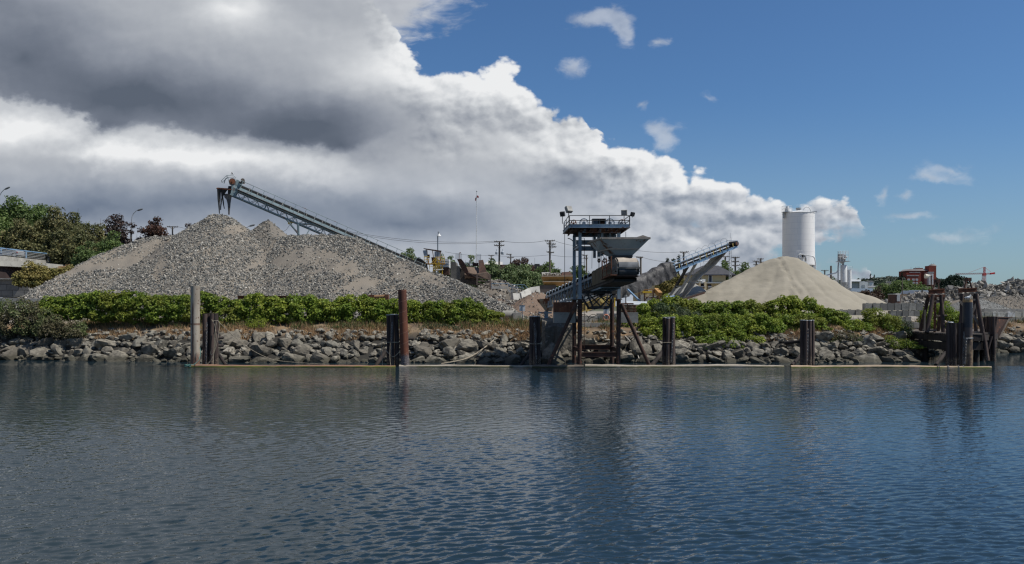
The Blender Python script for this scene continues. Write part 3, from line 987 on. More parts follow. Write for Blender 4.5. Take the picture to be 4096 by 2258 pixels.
def dustL(x, y, z):
    n = vnoise(x, z * 1.5, 1.3, 77)
    d = 0
    for q in [(300, 1070, 170, 34, 32, 93), (560, 1010, 105, 40, 55), (640, 1010, 40, 75, -15), (480, 1050, 70, 22, 40), (1240, 1035, 120, 45, -12), (1390, 1070, 130, 34, -25), (1180, 1060, 50, 40, 0),
              (1620, 1100, 90, 30, -30, 92), (1740, 1120, 60, 25, -25, 90), (1060, 1010, 30, 60, -10), (955, 925, 28, 34, -40, 99), (720, 1080, 25, 70, 25), (1480, 1150, 40, 40, -30)]:
        d = np.maximum(d, ell(x, z, *q))
    n2 = vnoise(x, z * 1.3, 4.0, 78)
    return np.clip(d * 2.0 + n * 0.65 + n2 * 0.35 - 0.35, 0, 0.88) * (d > 0.01) + np.clip(n + n2 * .4 - 0.55, 0, 0.45)

heap('gravel_heap', 'huge heap of grey crushed stone behind the ivy hedge, under the long conveyor', 'gravel heap',
     [(60, 1215, 87), (200, 1133, 90), (310, 1080, 93), (430, 1011, 96), (510, 972, 98), (570, 952, 99), (650, 947, 100), (745, 945, 100), (805, 903, 100), (862, 862, 100), (892, 862, 100), (950, 900, 100), (1010, 938, 100), (1060, 952, 100),
      (1150, 947, 99), (1260, 943, 98), (1350, 942, 98), (1415, 950, 97), (1500, 990, 96), (1600, 1040, 94), (1700, 1088, 92), (1800, 1118, 90), (1880, 1155, 87), (1950, 1190, 84), (2010, 1222, 81), (2075, 1262, 79)],
     0.70, M['gravelbed'], 0.33, 0.20, stones=(95000, 0.115, 0.31, M['gravel'], 0.22), dust=dustL, seed=3)
heap('gravel_cone', 'small dark brown gravel cone peeping over the huge heap, right of its summit', 'gravel heap',
     [(1068, 880, 101.6), (1073, 880, 101.6)], 0.84, M['darkgravel'], 0.3, 0.08, base=8.0, round_=0.15, stones=(5000, 0.13, 0.34, stonemat('dark_stones', [(q, tuple(w_ * 0.9 for w_ in c_)) for q, c_ in GRAV], (0.17, 0.15, 0.13)), 0.2), seed=9,
     dust=lambda x, y, z: np.where(x > P(1090, 0, 101.6).x + (z - 14) * -0.55, 0.9, 0.0))
heap('sand_pile', 'big pale sand pile in front of the tall white silo', 'sand pile',
     [(2650, 1262, 93), (2760, 1202, 95), (2900, 1130, 97), (3000, 1078, 99), (3090, 1038, 100), (3125, 1029, 100), (3165, 1031, 100), (3185, 1042, 100), (3300, 1128, 98.5)],
     0.70, M['sand'], 0.22, 0.09, seed=21, round_=0.7)
heap('sand_pile', 'low pale sand pile behind the block wall, right of the big sand pile', 'sand pile',
     [(3330, 1200, 110), (3370, 1172, 110), (3410, 1168, 110), (3460, 1180, 109), (3530, 1213, 107)], 0.62, M['sand'], 0.25, 0.09, seed=23, round_=0.8)
heap('grit_cone', 'blue grey grit cone under the hanging chute of the tarped conveyor', 'gravel heap',
     [(2752, 1132, 98), (2766, 1132, 98), (2810, 1172, 98)], 0.66, M['bluegrit'], 0.25, 0.08, seed=25, round_=0.3)
heap('dirt_pile', 'reddish brown dirt pile left of the feed hopper', 'dirt pile',
     [(2085, 1225, 83), (2120, 1185, 85), (2152, 1168, 86), (2185, 1185, 86), (2230, 1225, 85)], 0.62, M['browndirt'], 0.22, 0.16, stones=(500, 0.10, 0.32, M['gravel'], 0.2), seed=27)
heap('rubble_bank', 'pale stone pile below the trees behind the blue railings', 'rubble heap',
     [(1960, 1128, 112), (1985, 1116, 112), (2010, 1124, 112), (2040, 1142, 111), (2100, 1170, 108)], 0.6, M['greydirt'], 0.4, 0.2, stones=(1600, 0.2, 0.6, M['rubble'], 0.3), seed=29)
heap('rubble_slope', 'mixed rubble slope of pinkish stones under the stepped concrete walls', 'rubble heap',
     [(1960, 1185, 92), (2020, 1205, 90), (2070, 1215, 88), (2110, 1238, 85), (2150, 1252, 82)], 0.5, M['browndirt'], 0.3, 0.15, stones=(2600, 0.14, 0.4, M['rubble'], 0.3), seed=31)
heap('rubble_heap', 'long high heap of broken concrete slabs under the red tower crane', 'rubble heap',
     [(3830, 1170, 128), (3880, 1158, 128), (3930, 1146, 128), (3990, 1150, 128), (4050, 1140, 128), (4110, 1146, 128), (4200, 1150, 128)], 0.72, M['greydirt'], 0.5, 0.5, stones=(7500, 0.3, 1.25, M['rubble'], 0.35), seed=33)
heap('rubble_heap', 'low heap of broken concrete between the rusty tank and the timber frames', 'rubble heap',
     [(3520, 1216, 118), (3590, 1196, 120), (3640, 1190, 120), (3700, 1180, 121), (3770, 1172, 122), (3840, 1168, 122)], 0.62, M['greydirt'], 0.5, 0.4, stones=(6000, 0.28, 1.0, M['rubble'], 0.35), seed=35)
heap('fill_heap', 'smooth grey brown fill heap in front of the broken concrete, far right', 'gravel heap',
     [(3935, 1196, 104), (3990, 1184, 106), (4060, 1184, 106), (4130, 1190, 106)], 0.55, M['greydirt'], 0.3, 0.12, seed=37, round_=1.2, stones=(5000, 0.07, 0.24, M['rubble'], 0.25))
M['bluegrit'] = finemat('dark_blue_grit', (0.20, 0.20, 0.19), (0.155, 0.157, 0.15), 8, 0.6, 0.06, 0.4)
heap('grit_heap', 'blue grey grit heap behind the black steel pile', 'gravel heap',
     [(3880, 1196, 99), (3915, 1196, 99), (3960, 1210, 98)], 0.5, M['bluegrit'], 0.25, 0.08, seed=39, round_=0.6, stones=(5000, 0.05, 0.16, M['gravel'], 0.2))
heap('fill_heap', 'small brown fill heap between the two timber frames', 'gravel heap',
     [(3815, 1212, 101), (3850, 1196, 103)], 0.5, M['greydirt'], 0.3, 0.1, seed=41, round_=0.8)
# ------------------------------------------------------------------ hedges, bushes, trees
IVY = leafmat('ivy_leaves', [(0.05, 0.092, 0.013), (0.115, 0.18, 0.023), (0.20, 0.27, 0.036), (0.30, 0.36, 0.065)], (0.20, 0.225, 0.038), 0.35, 0.45)
IVY2 = leafmat('fresh_ivy_leaves', [(0.085, 0.135, 0.017), (0.19, 0.25, 0.030), (0.30, 0.345, 0.048), (0.37, 0.40, 0.08)], (0.16, 0.235, 0.032), 0.35, 0.5)
BRAM = leafmat('bramble_leaves', [(0.047, 0.074, 0.024), (0.088, 0.121, 0.041), (0.135, 0.169, 0.061), (0.203, 0.203, 0.101)], (0.115, 0.101, 0.054), 0.25, 0.5)
BROOM = leafmat('broom_sprays', [(0.034, 0.057, 0.024), (0.061, 0.095, 0.038), (0.095, 0.128, 0.057)], (0.081, 0.101, 0.054), 0.2, 0.6)
GOLD = leafmat('golden_leaves', [(0.135, 0.121, 0.034), (0.243, 0.203, 0.061), (0.338, 0.270, 0.095)], (0.189, 0.176, 0.054), 0.25, 0.6)
TGREEN = leafmat('tree_leaves', [(0.056, 0.101, 0.029), (0.106, 0.162, 0.046), (0.170, 0.235, 0.073), (0.211, 0.276, 0.097)], (0.097, 0.138, 0.046), 0.3, 0.35)
TPALE = leafmat('pale_tree_leaves', [(0.075, 0.119, 0.042), (0.133, 0.186, 0.075), (0.208, 0.267, 0.119), (0.283, 0.327, 0.164)], (0.111, 0.149, 0.063), 0.3, 0.4)
TOLIVE = leafmat('olive_brown_leaves', [(0.071, 0.077, 0.030), (0.126, 0.129, 0.051), (0.194, 0.182, 0.076), (0.236, 0.203, 0.092)], (0.105, 0.115, 0.048), 0.2, 0.45)
TPLUM = leafmat('purple_plum_leaves', [(0.033, 0.024, 0.024), (0.063, 0.042, 0.036), (0.105, 0.068, 0.053)], (0.060, 0.048, 0.039), 0.2, 0.5)
TRED = leafmat('russet_leaves', [(0.049, 0.028, 0.024), (0.091, 0.048, 0.035), (0.140, 0.073, 0.048)], (0.070, 0.042, 0.031), 0.2, 0.5)
TDARK = leafmat('dark_fir_needles', [(0.012, 0.026, 0.016), (0.024, 0.045, 0.026), (0.042, 0.065, 0.036)], (0.02, 0.035, 0.02), 0.15, 0.5)
BROWN = leafmat('dead_brown_leaves', [(0.05, 0.034, 0.024), (0.085, 0.055, 0.036), (0.12, 0.08, 0.055)], None, 0.15)
TWIG = plain('twigs', (0.12, 0.095, 0.07), (0.07, 0.055, 0.045), 3, 0.9, 0, 0)


def bush(label, px0, px1, top, bot, D, m, seed, name='ivy_bush', cat='bush', group=None, leaf=0.17, dens=120, depth=1.5, nl=None, up=0.85, jit=0.8, aspect=0.7):
    """a leafy mound between two pixel columns; top: list of top heights across it"""
    r = random.Random(seed)
    w_ = (px1 - px0)
    nl = nl or max(3, int(w_ * D / F / 0.75))
    lobes = []
    for row in range(3):
        for i in range(nl):
            u = (i + 0.5 + r.uniform(-.25, .25)) / nl
            tp = float(np.interp(u, np.linspace(0, 1, len(top)), top))
            bt = float(np.interp(u, np.linspace(0, 1, len(bot)), bot)) if hasattr(bot, '__len__') else bot
            k = (0.24, 0.50, 0.80)[row] + r.uniform(-.07, .07)
            hgt = (bt - tp) * D / F
            rad = hgt * r.uniform(0.15, 0.31)
            cz = P(0, tp + (bt - tp) * k, D).z
            rx = max(w_ * D / F / nl * r.uniform(0.62, 0.9), rad * 0.8)
            y = D + r.uniform(-.25, .25) + (0.35, 0.0, -0.15)[row]
            lobes.append((G(px0 + u * w_, D, 0).x, y, cz, rx, depth * r.uniform(0.45, 0.62), rad * 1.05))
    p, o = lobe_points(lobes, dens, seed, 0.5)
    gap = vnoise(p[:, 0] + p[:, 1] * .6, p[:, 2] * 1.1, 3.0, seed) + 0.5 * vnoise(p[:, 0], p[:, 2], 7.0, seed + 1)
    kp = gap > np.random.default_rng(seed).uniform(-1.1, 0.05, len(p)); p, o = p[kp], o[kp]
    v, f = leaves(p, o, leaf, seed, up, jit, aspect)
    x0 = G((px0 + px1) / 2, D, 0).x
    base = P(0, bot if not hasattr(bot, '__len__') else max(bot), D).z
    t = thing(name, label, cat, (x0, D, base), group)
    np_mesh('foliage', v, f, m, t)
    sb = MB()
    for i in range(nl * 2):
        a = Vector((lerp(G(px0, D, 0).x, G(px1, D, 0).x, r.uniform(.1, .9)), D + r.uniform(-.3, .3), base - 0.1))
        l = lobes[r.randrange(len(lobes))]
        e = Vector(l[:3]); e.x = a.x + (e.x - a.x) * 0.35
        sb.tube([a, lerp(a, e, .5) + Vector((r.uniform(-.15, .15), r.uniform(-.1, .1), .1)), e], [0.035, 0.025, 0.012], 5)
    sb.build('stem', TWIG, t)
    return t

HED = 'ivy bushes of the long hedge'
hprof = [(170, 1192), (300, 1176), (400, 1173), (520, 1170), (600, 1176), (700, 1188), (760, 1182), (830, 1178), (900, 1184), (945, 1198), (1000, 1180), (1080, 1180), (1130, 1186), (1250, 1188), (1310, 1205), (1350, 1194), (1430, 1186), (1500, 1192),
         (1560, 1184), (1640, 1194), (1720, 1204), (1800, 1200), (1870, 1204), (1950, 1232), (2015, 1262)]
def hp(px):
    return float(np.interp(px, [q[0] for q in hprof], [q[1] for q in hprof]))
def hb(px):
    return float(np.interp(px, [170, 700, 1000, 1500, 1900, 2020], [1278, 1284, 1292, 1298, 1308, 1318]))
cuts = [175, 330, 480, 620, 755, 950, 1080, 1300, 1340, 1500, 1660, 1820, 2000]
hl = ['left end of the ivy hedge, beside the brambles', 'dense dark green ivy bush, second from the left end of the hedge', 'dense green ivy bush, third from the left end of the hedge', 'ivy bush just left of the pale steel pile',
      'ivy bush right behind the roped timber dolphin', 'tall rounded ivy bush covering the start of the rusty beam', 'long yellowish ivy bush in front of the rusty beam', 'thin low ivy gap with paler leaves in the hedge',
      'rounded ivy bush left of the rusty spool frame', 'ivy bush behind the rusty spiral pile', 'long ivy bush just right of the rusty spiral pile', 'thick ivy bush hanging low at the right end of the hedge']
for i, (a, b) in enumerate(zip(cuts[:-1], cuts[1:])):
    n = max(4, int((b - a) / 30))
    tops = [hp(lerp(a, b, k / n)) + (6 if k in (0, n) else 0) for k in range(n + 1)]
    bots = [hb(lerp(a, b, k / n)) for k in range(n + 1)]
    bush(hl[i], a - 6, b + 6, tops, bots, 73.6, IVY if i not in (5, 6, 7, 8, 9) else IVY2, 400 + i, group=HED, dens=175, leaf=0.20)

# the ivy on the right of the tower
RH = 'ivy bushes right of the loading tower'
rh = [(2560, 2680, [1221, 1203, 1195, 1193], 1330, IVY2, 'bright ivy bush at the left end of the right hand hedge'), (2670, 2800, [1193, 1187, 1193, 1195], 1310, IVY, 'ivy bush topping the dark broom shrub'),
      (2790, 2960, [1199, 1205, 1207, 1197, 1193], 1335, IVY, 'ivy bush with bare twigs below the sand pile'), (2950, 3090, [1193, 1197, 1205, 1201], 1330, IVY, 'wide ivy bush below the middle of the sand pile'),
      (3080, 3300, [1201, 1193, 1189, 1193, 1205, 1217], 1328, IVY2, 'tall bright ivy bush behind the dolphin below the sand pile'), (3290, 3400, [1217, 1233, 1251, 1257], 1320, IVY, 'low ivy bush at the right foot of the sand pile')]
for i, (a, b, tp, bt, m, lab) in enumerate(rh):
    bush(lab, a, b, tp, bt, 74.2 if i < 5 else 73.5, m, 430 + i, group=RH, dens=165, leaf=0.20, depth=2.0)
bush('low spreading mound of bright ivy just above the boulders', 2790, 3050, [1350, 1318, 1310, 1322, 1352], 1402, 69.6, IVY2, 441, dens=150, leaf=0.15, depth=1.7)
bush('ground ivy trailing over the bank right of the tower brace', 2560, 2800, [1325, 1315, 1322, 1345, 1352], 1400, 70.4, IVY, 442, dens=130, leaf=0.13, depth=1.5)
bush('ivy bulging over the bank behind the dolphin right of the tower', 2570, 2760, [1290, 1268, 1262, 1266], 1352, 70.9, IVY2, 462, group=RH, dens=150, leaf=0.18, depth=1.7)
bush('ivy bulging over the bank between the broom shrub and the low mound', 2750, 2960, [1268, 1256, 1252, 1260, 1268], 1350, 70.9, IVY, 459, group=RH, dens=150, leaf=0.18, depth=1.7)
bush('ivy bulging over the bank right above the low mound', 2945, 3130, [1264, 1254, 1250, 1262, 1290], 1338, 70.9, IVY2, 460, group=RH, dens=150, leaf=0.18, depth=1.6)
bush('ivy skirt of the tall bright bush behind the dolphin below the sand pile', 3110, 3300, [1284, 1262, 1256, 1262, 1280], 1326, 71.6, IVY, 463, group=RH, dens=150, leaf=0.18, depth=1.4)
bush('scrubby weeds between the low mound and the dolphin below the sand pile', 3040, 3190, [1345, 1335, 1340, 1352], 1378, 70.6, BRAM, 461, dens=70, leaf=0.13, depth=1.0, name='weed_patch', cat='weeds')
bush('ivy patch spilling down the bank behind the tower', 2485, 2620, [1262, 1250, 1255, 1290], 1345, 72.6, IVY, 443, dens=130, leaf=0.13, depth=1.5)
bush('dark feathery broom shrub beside the dolphin right of the tower', 2630, 2840, [1225, 1208, 1215, 1240, 1275], 1345, 72.3, BROOM, 444, name='broom_shrub', cat='shrub', leaf=0.26, dens=120, depth=1.9, aspect=0.16, up=0.2, jit=1.0)
bush('ivy bush on the corner of the block wall, left of the wharf', 3470, 3560, [1240, 1232, 1240, 1275], 1325, 73.0, IVY, 445, dens=140, leaf=0.15)
bush('round ivy clump below the corner block wall', 3375, 3480, [1292, 1276, 1284, 1298], 1322, 71.8, IVY2, 446, dens=140, leaf=0.14, depth=1.2)
bush('ivy bush falling towards the wharf deck', 3545, 3620, [1262, 1262, 1278, 1310], 1345, 71.6, IVY, 447, dens=140, leaf=0.14, depth=1.2)
bush('wispy broom tuft at the wharf edge', 3600, 3650, [1290, 1282, 1290], 1342, 71.4, BROOM, 448, name='broom_shrub', cat='shrub', leaf=0.22, dens=100, aspect=0.16, depth=0.9)
bush('weedy green patch on the bare bank left of the wharf', 3290, 3450, [1345, 1330, 1325, 1338], 1375, 69.8, BRAM, 449, dens=70, leaf=0.12, depth=1.0, name='weed_patch', cat='weeds')
bush('trailing weeds above the boulders under the wharf corner', 3560, 3680, [1340, 1345, 1358, 1385], 1395, 69.4, IVY, 450, dens=110, leaf=0.12, depth=0.9, name='weed_patch', cat='weeds')
bush('large bright green bush behind the nearer timber frame', 3690, 3838, [1250, 1222, 1212, 1210, 1226, 1262], 1330, 82, IVY2, 451, dens=120, leaf=0.18, depth=2.2)
bush('olive bramble thicket at the far left of the bank', -40, 180, [1205, 1196, 1200, 1222], [1330, 1332, 1338, 1345], 73.0, BRAM, 452, name='bramble', cat='bramble', dens=120, leaf=0.15, depth=2.2)
bush('olive bramble sloping down to the rocks left of the hedge', 160, 345, [1228, 1262, 1282, 1305], [1340, 1345, 1345, 1348], 71.6, BRAM, 453, name='bramble', cat='bramble', dens=120, leaf=0.14, depth=1.7)
bush('golden leaved bush beside the bridge abutment', 70, 190, [1100, 1062, 1052, 1066, 1078], 1150, 92, GOLD, 454, name='golden_bush', cat='bush', dens=70, leaf=0.24, depth=2.6)
bush('smaller golden leaved bush against the gravel slope', 180, 290, [1075, 1062, 1068, 1058], 1140, 94, GOLD, 455, name='golden_bush', cat='bush', dens=70, leaf=0.22, depth=2.4)
bush('grey green tuft in front of the concrete landing', 2325, 2420, [1312, 1296, 1300, 1318], 1362, 71.5, BROOM, 456, name='weed_tuft', cat='weeds', leaf=0.2, dens=100, aspect=0.2, depth=0.9)
bush('grey green tuft under the lifebuoy post', 2395, 2470, [1300, 1290, 1302], 1352, 71.9, BROOM, 457, name='weed_tuft', cat='weeds', leaf=0.2, dens=100, aspect=0.2, depth=0.9)
bush('yellowish weeds around the blank white sign', 2075, 2180, [1290, 1255, 1262, 1285], 1308, 74, BRAM, 458, name='weed_tuft', cat='weeds', leaf=0.16, dens=50, aspect=0.25, depth=1.0)
for i, (a, b, tp, bt, lab) in enumerate([(985, 1060, [1275, 1262, 1278], 1310, 'small bright sapling at the hedge foot right of the roped dolphin'), (1340, 1440, [1300, 1292, 1302], 1322, 'creeping weeds at the hedge foot left of the rusty spiral pile'),
                                         (1680, 1830, [1300, 1292, 1296, 1302], 1328, 'dark grass tufts at the hedge foot right of the rusty spiral pile'), (2455, 2520, [1330, 1322, 1340], 1372, 'grass tuft beside the right tower legs'), (820, 880, [1285, 1278, 1288], 1300, 'pale grass tuft behind the roped dolphin')]):
    bush(lab, a, b, tp, bt, 71.8, [IVY2, BRAM, BROOM, BRAM, GOLD][i], 470 + i, name='weed_tuft', cat='weeds', leaf=0.14, dens=80, depth=0.8, aspect=0.4)


def tree(label, px, top, halfw, D, m, style='round', base=YARD, leaf=0.32, dens=34, n=16, seed=1, low=0.25, group=None, name='tree', lean=0.0, barkm=None):
    r = random.Random(seed)
    B0 = G(px, D, base); topz = P(px, top, D).z; hgt = topz - base; W_ = halfw * D / F * (1.0 if style == 'fir' else 1.8)
    t = thing(name, label, 'tree', B0, group)
    tr = MB(); lobes = []
    ax = lambda k: Vector((B0.x + lean * k * hgt + 0.1 * math.sin(k * 5 + seed), B0.y, base + hgt * k))
    if style == 'fir':
        tr.tube([ax(0), ax(.5), ax(.98)], [0.05 * W_ + .12, .03 * W_ + .08, .02], 7)
        for i in range(n):
            k = low + (1 - low) * (i + .5) / n
            rad = W_ * (1.04 - k) / (1 - low) * r.uniform(.75, 1.15)
            for q in range(5 if rad > .6 else 2):
                a = r.uniform(0, 6.28); c = ax(k - .03)
                dx_, dy_ = math.cos(a) * rad * .55, math.sin(a) * rad * .55
                lobes.append((c.x + dx_, c.y + dy_, c.z - rad * .12, max(.25, rad * .5), max(.25, rad * .5), max(.18, hgt / n * .55)))
                tr.tube([c, c + Vector((dx_ * 1.5, dy_ * 1.5, -rad * .1))], [.05, .015], 4)
    else:
        fork = max(.06, low * 0.7)
        tr.tube([ax(0), ax(fork), ax(.5), ax(.9)], [.03 * hgt, .022 * hgt, .013 * hgt, .03], 8)
        nb = max(9, int(n * .9)); rise = {'round': .34, 'tall': .46, 'plum': .55}[style]
        for i in range(nb):
            q_ = math.sqrt((i + .3) / nb); a = i * 2.4 + r.uniform(-.5, .5)
            R_ = W_ * q_ * r.uniform(.6, .95)
            tipz = base + hgt * (1 - rise * q_ ** 1.6 * r.uniform(.55, 1.1)) * (r.uniform(.90, 1.0) if i else 1)
            k0 = lerp(fork, .55, r.random() * (1 - q_) + .1)
            s_ = ax(k0 * .8); tip = Vector((ax(1).x + math.cos(a) * R_, B0.y + math.sin(a) * R_ * .85, max(tipz, base + hgt * (low + .08))))
            mid = lerp(s_, tip, .5) + Vector((math.cos(a) * R_ * .22, math.sin(a) * R_ * .2, -hgt * .03))
            tr.tube([s_, mid, tip], [.010 * hgt, .007 * hgt, .012], 5)
            m_ = r.randint(5, 7); rad0 = W_ * r.uniform(.23, .34)
            for j in range(m_):
                t_ = .30 + .70 * (j + r.random() * .8) / m_
                c = lerp(lerp(s_, mid, t_), lerp(mid, tip, t_), t_); rad = rad0 * (1.15 - .48 * t_) * r.uniform(.75, 1.25)
                c += Vector((r.uniform(-.6, .6), r.uniform(-.6, .6), r.uniform(-.35, .35))) * rad
                c.z = min(c.z, topz - rad * .6)
                lobes.append((c.x, c.y, c.z, rad * r.uniform(.8, 1.25), rad, rad * r.uniform(.6, 1.0)))
        if low < .2:
            for i in range(n // 2):
                a = r.uniform(0, 6.28); R_ = W_ * r.uniform(.3, .95); rad = W_ * r.uniform(.2, .3)
                lobes.append((B0.x + math.cos(a) * R_, B0.y + math.sin(a) * R_, base + hgt * r.uniform(.06, .35), rad, rad, rad * .8))
    tr.build('trunk', barkm or M['bark'], t)
    p, o = lobe_points(lobes, dens * .95, seed, .62)
    p = p + np.random.default_rng(seed + 9).normal(0, .035 * W_, p.shape) * np.array([1, 1, .8])
    p[:, 2] = np.minimum(p[:, 2], topz + .1)
    v, f = leaves(p, o, leaf, seed, .6, .95, .65)
    np_mesh('crown', v, f, m, t)
    return t

LT = 'trees beyond the bridge'
tree('tall bright green tree at the far left edge above the bridge', 40, 788, 105, 120, TGREEN, n=26, seed=11, low=.3, group=LT, leaf=.36, base=4)
tree('bright green tree just right of the tallest one above the bridge', 130, 818, 70, 124, TGREEN, n=20, seed=12, low=.3, group=LT, leaf=.36, base=4)
tree('brownish dying tree low behind the bridge rail', 75, 880, 75, 116, TOLIVE, n=18, seed=13, low=.25, group=LT, base=4)
tree('olive brown tree with two pointed tips behind the bridge', 215, 818, 62, 118, TOLIVE, 'tall', n=24, seed=14, low=.2, group=LT, base=4)
tree('olive brown tree with a single slim tip behind the bridge', 302, 826, 56, 119, TOLIVE, 'plum', n=24, seed=15, low=.15, group=LT, base=4)
tree('low spreading olive tree between the two pointed ones', 258, 880, 66, 115, TOLIVE, n=18, seed=16, low=.2, group=LT, base=4)
tree('small olive tree left of the dark plum trees', 360, 886, 42, 117, TOLIVE, 'plum', n=16, seed=17, low=.15, group=LT, base=4)
tree('olive tree rising between the slim tipped tree and the plum trees', 395, 868, 40, 119, TOLIVE, 'tall', n=18, seed=68, low=.1, group=LT, base=4)
tree('broad olive tree low behind the bridge end', 320, 905, 60, 113, TOLIVE, n=18, seed=69, low=.1, group=LT, base=4)
tree('fresh green tree low in front of the dark plum trees', 455, 928, 58, 112, TGREEN, n=16, seed=18, low=.2, group=LT, base=4)
tree('small green tree in front of the bridge end, behind the gravel slope', 345, 966, 48, 104, TGREEN, n=14, seed=19, low=.25, group=LT, base=4.5, leaf=.28)
PT = 'dark plum trees left of the gravel summit'
tree('tall dark plum tree left of the curved street lamp', 462, 848, 55, 122, TPLUM, 'tall', n=20, seed=21, low=.3, group=PT, dens=30, base=4)
tree('dark plum shoots just left of the lamp post', 520, 884, 30, 121, TPLUM, 'plum', n=12, seed=22, low=.3, group=PT, dens=30, base=4)
tree('russet plum tree with an upright top right of the curved street lamp', 610, 858, 55, 121, TRED, 'plum', n=22, seed=23, low=.3, group=PT, base=4)
tree('small dark plum tree right of the wooden pole', 746, 884, 36, 123, TPLUM, n=12, seed=24, low=.45, group=PT, dens=26, base=4)
YT = 'street trees behind the yard'
tree('round green tree just right of the conveyor foot', 1636, 986, 44, 130, TPALE, n=16, seed=31, low=.3, group=YT, dens=40)
tree('green tree behind the yellow cabin stairs', 1765, 1003, 24, 135, TGREEN, n=10, seed=32, group=YT)
tree('green tree between the cabin and the concrete ramp', 1802, 1016, 26, 132, TGREEN, n=12, seed=33, group=YT)
tree('green tree framed by the steel hopper wings', 1876, 1016, 32, 130, TPALE, n=12, seed=34, group=YT)
tree('pale green tree left of the transformer pole', 1955, 1040, 46, 118, TPALE, n=18, seed=35, low=.1, group=YT)
tree('pale green tree just right of the transformer pole', 2030, 1056, 44, 116, TPALE, n=18, seed=36, low=.1, group=YT)
tree('full green tree left of the ochre bin', 2100, 1060, 52, 117, TPALE, n=20, seed=37, low=.05, group=YT)
tree('dark russet tree rising behind the pale street trees', 2085, 1022, 40, 132, TRED, 'tall', n=16, seed=38, group=YT)
tree('green tree at the foot of the crowded utility pole', 2190, 1048, 46, 130, TGREEN, n=16, seed=39, group=YT)
tree('green tree behind the left tower columns', 2305, 1056, 42, 130, TGREEN, n=14, seed=40, group=YT)
tree('broad green tree behind the hip roofed house, left of the lattice mast', 2895, 1038, 34, 150, TGREEN, n=14, seed=41, group=YT)
tree('broad green tree just right of the lattice mast', 2978, 1050, 40, 150, TGREEN, n=14, seed=42, group=YT)
tree('yellowish green tree in front of the hip roofed house', 2695, 1096, 46, 112, GOLD, n=18, seed=43, low=.1, group=YT, leaf=.28)
FT = 'slim spires of fir behind the tarped conveyor'
for i, (px, tp) in enumerate([(2671, 1027), (2696, 1029), (2716, 1013)]):
    tree(f'slim dark fir spire behind the tarped conveyor, {ORD[i + 1]} from left', px, tp, 17, 128, TDARK, 'fir', n=22, seed=50 + i, low=.1, group=FT, name='fir_tree', leaf=.26, dens=26)
tree('large dark cedar left of the red crane', 3818, 1102, 44, 220, TDARK, 'tall', n=34, seed=55, low=.08, name='cedar_tree', leaf=.55, dens=16)
tree('big round green tree below the brick tower block', 3602, 1126, 54, 215, TGREEN, n=24, seed=56, low=.1, leaf=.5, dens=14)
tree('small rounded tree in front of the white warehouse', 3525, 1138, 24, 260, TGREEN, n=12, seed=57, leaf=.6, dens=10)
tree('green tree against the middle of the brick block', 3675, 1128, 26, 330, TGREEN, n=14, seed=58, leaf=.7, dens=8)
tree('low dark tree right of the brick block foot', 3715, 1150, 30, 260, TGREEN, n=12, seed=59, leaf=.6, dens=10)
tree('low bush like tree under the nearer timber frame top', 3735, 1160, 34, 200, TGREEN, n=12, seed=60, leaf=.5, dens=12)
tree('distant pointed fir left of the crane mast', 3899, 1138, 14, 420, TDARK, 'fir', n=10, seed=61, low=.05, name='fir_tree', leaf=.9, dens=6)
tree('dead brown tree left of the rusty tank', 3515, 1140, 20, 145, BROWN, 'plum', n=12, seed=62, dens=20)
tree('dead brown shrub tree behind the low sand pile', 3465, 1162, 40, 142, BROWN, n=14, seed=63, dens=22, low=.05)
tree('green tree right of the white twin silos', 3330, 1105, 30, 165, TGREEN, n=12, seed=64, dens=20)
tree('dark fir on the hill left of the brick block', 3608, 1092, 10, 900, TDARK, 'fir', base=24, n=9, seed=65, low=.1, name='fir_tree', leaf=2.0, dens=1.2)
tree('dark fir on the far ridge right of the twin silos', 3482, 1094, 8, 980, TDARK, 'fir', base=22, n=8, seed=66, low=.1, name='fir_tree', leaf=2.0, dens=1.2)
tree('pair topped fir on the far ridge', 3497, 1099, 7, 985, TDARK, 'fir', base=22, n=8, seed=67, low=.1, name='fir_tree', leaf=2.0, dens=1.2)

# the far wood that covers the hills: one mass
r = np.random.default_rng(5); n = 5200
px = r.uniform(3290, 4130, n); D = r.uniform(760, 1150, n)
x = (px - CX) * D / F
z0 = np.array(hillz(x, D)) + YARD
k = r.random(n) < np.interp(px, [3290, 3380, 3600, 3720, 3800, 3850, 4130], [.5, 1, 1, 1, .9, .35, .12])
k &= ~((px > 3612) & (px < 3752) & (D < 1010))
L_ = []
for (a, b, c) in zip(x[k], D[k], z0[k]):
    L_.append((a, b, c + r.uniform(1, 4.5), r.uniform(3, 7), r.uniform(3, 7), r.uniform(3, 7)))
p, o_ = lobe_points(L_, 0.16, 8, .3) if len(L_) < 1 else (None, None)
LA = np.array(L_)
dd = r.normal(0, 1, (len(LA), 26, 3)); dd /= np.linalg.norm(dd, axis=2, keepdims=True); dd[:, :, 2] = np.abs(dd[:, :, 2]); dd[:, :, 1] = -np.abs(dd[:, :, 1])
pp = (LA[:, None, :3] + dd * LA[:, None, 3:] * r.uniform(.7, 1, (len(LA), 26, 1))).reshape(-1, 3)
v, f = leaves(pp, dd.reshape(-1, 3), 2.6, 3, .3, .6, .8)
FAR = leafmat('far_woodland', [(0.022, 0.036, 0.022), (0.04, 0.058, 0.032), (0.06, 0.08, 0.045)], (0.045, 0.06, 0.04), 0.15, 0.02)
o = np_mesh('forest', v, f, FAR); tag(o, None, None, kind='stuff')
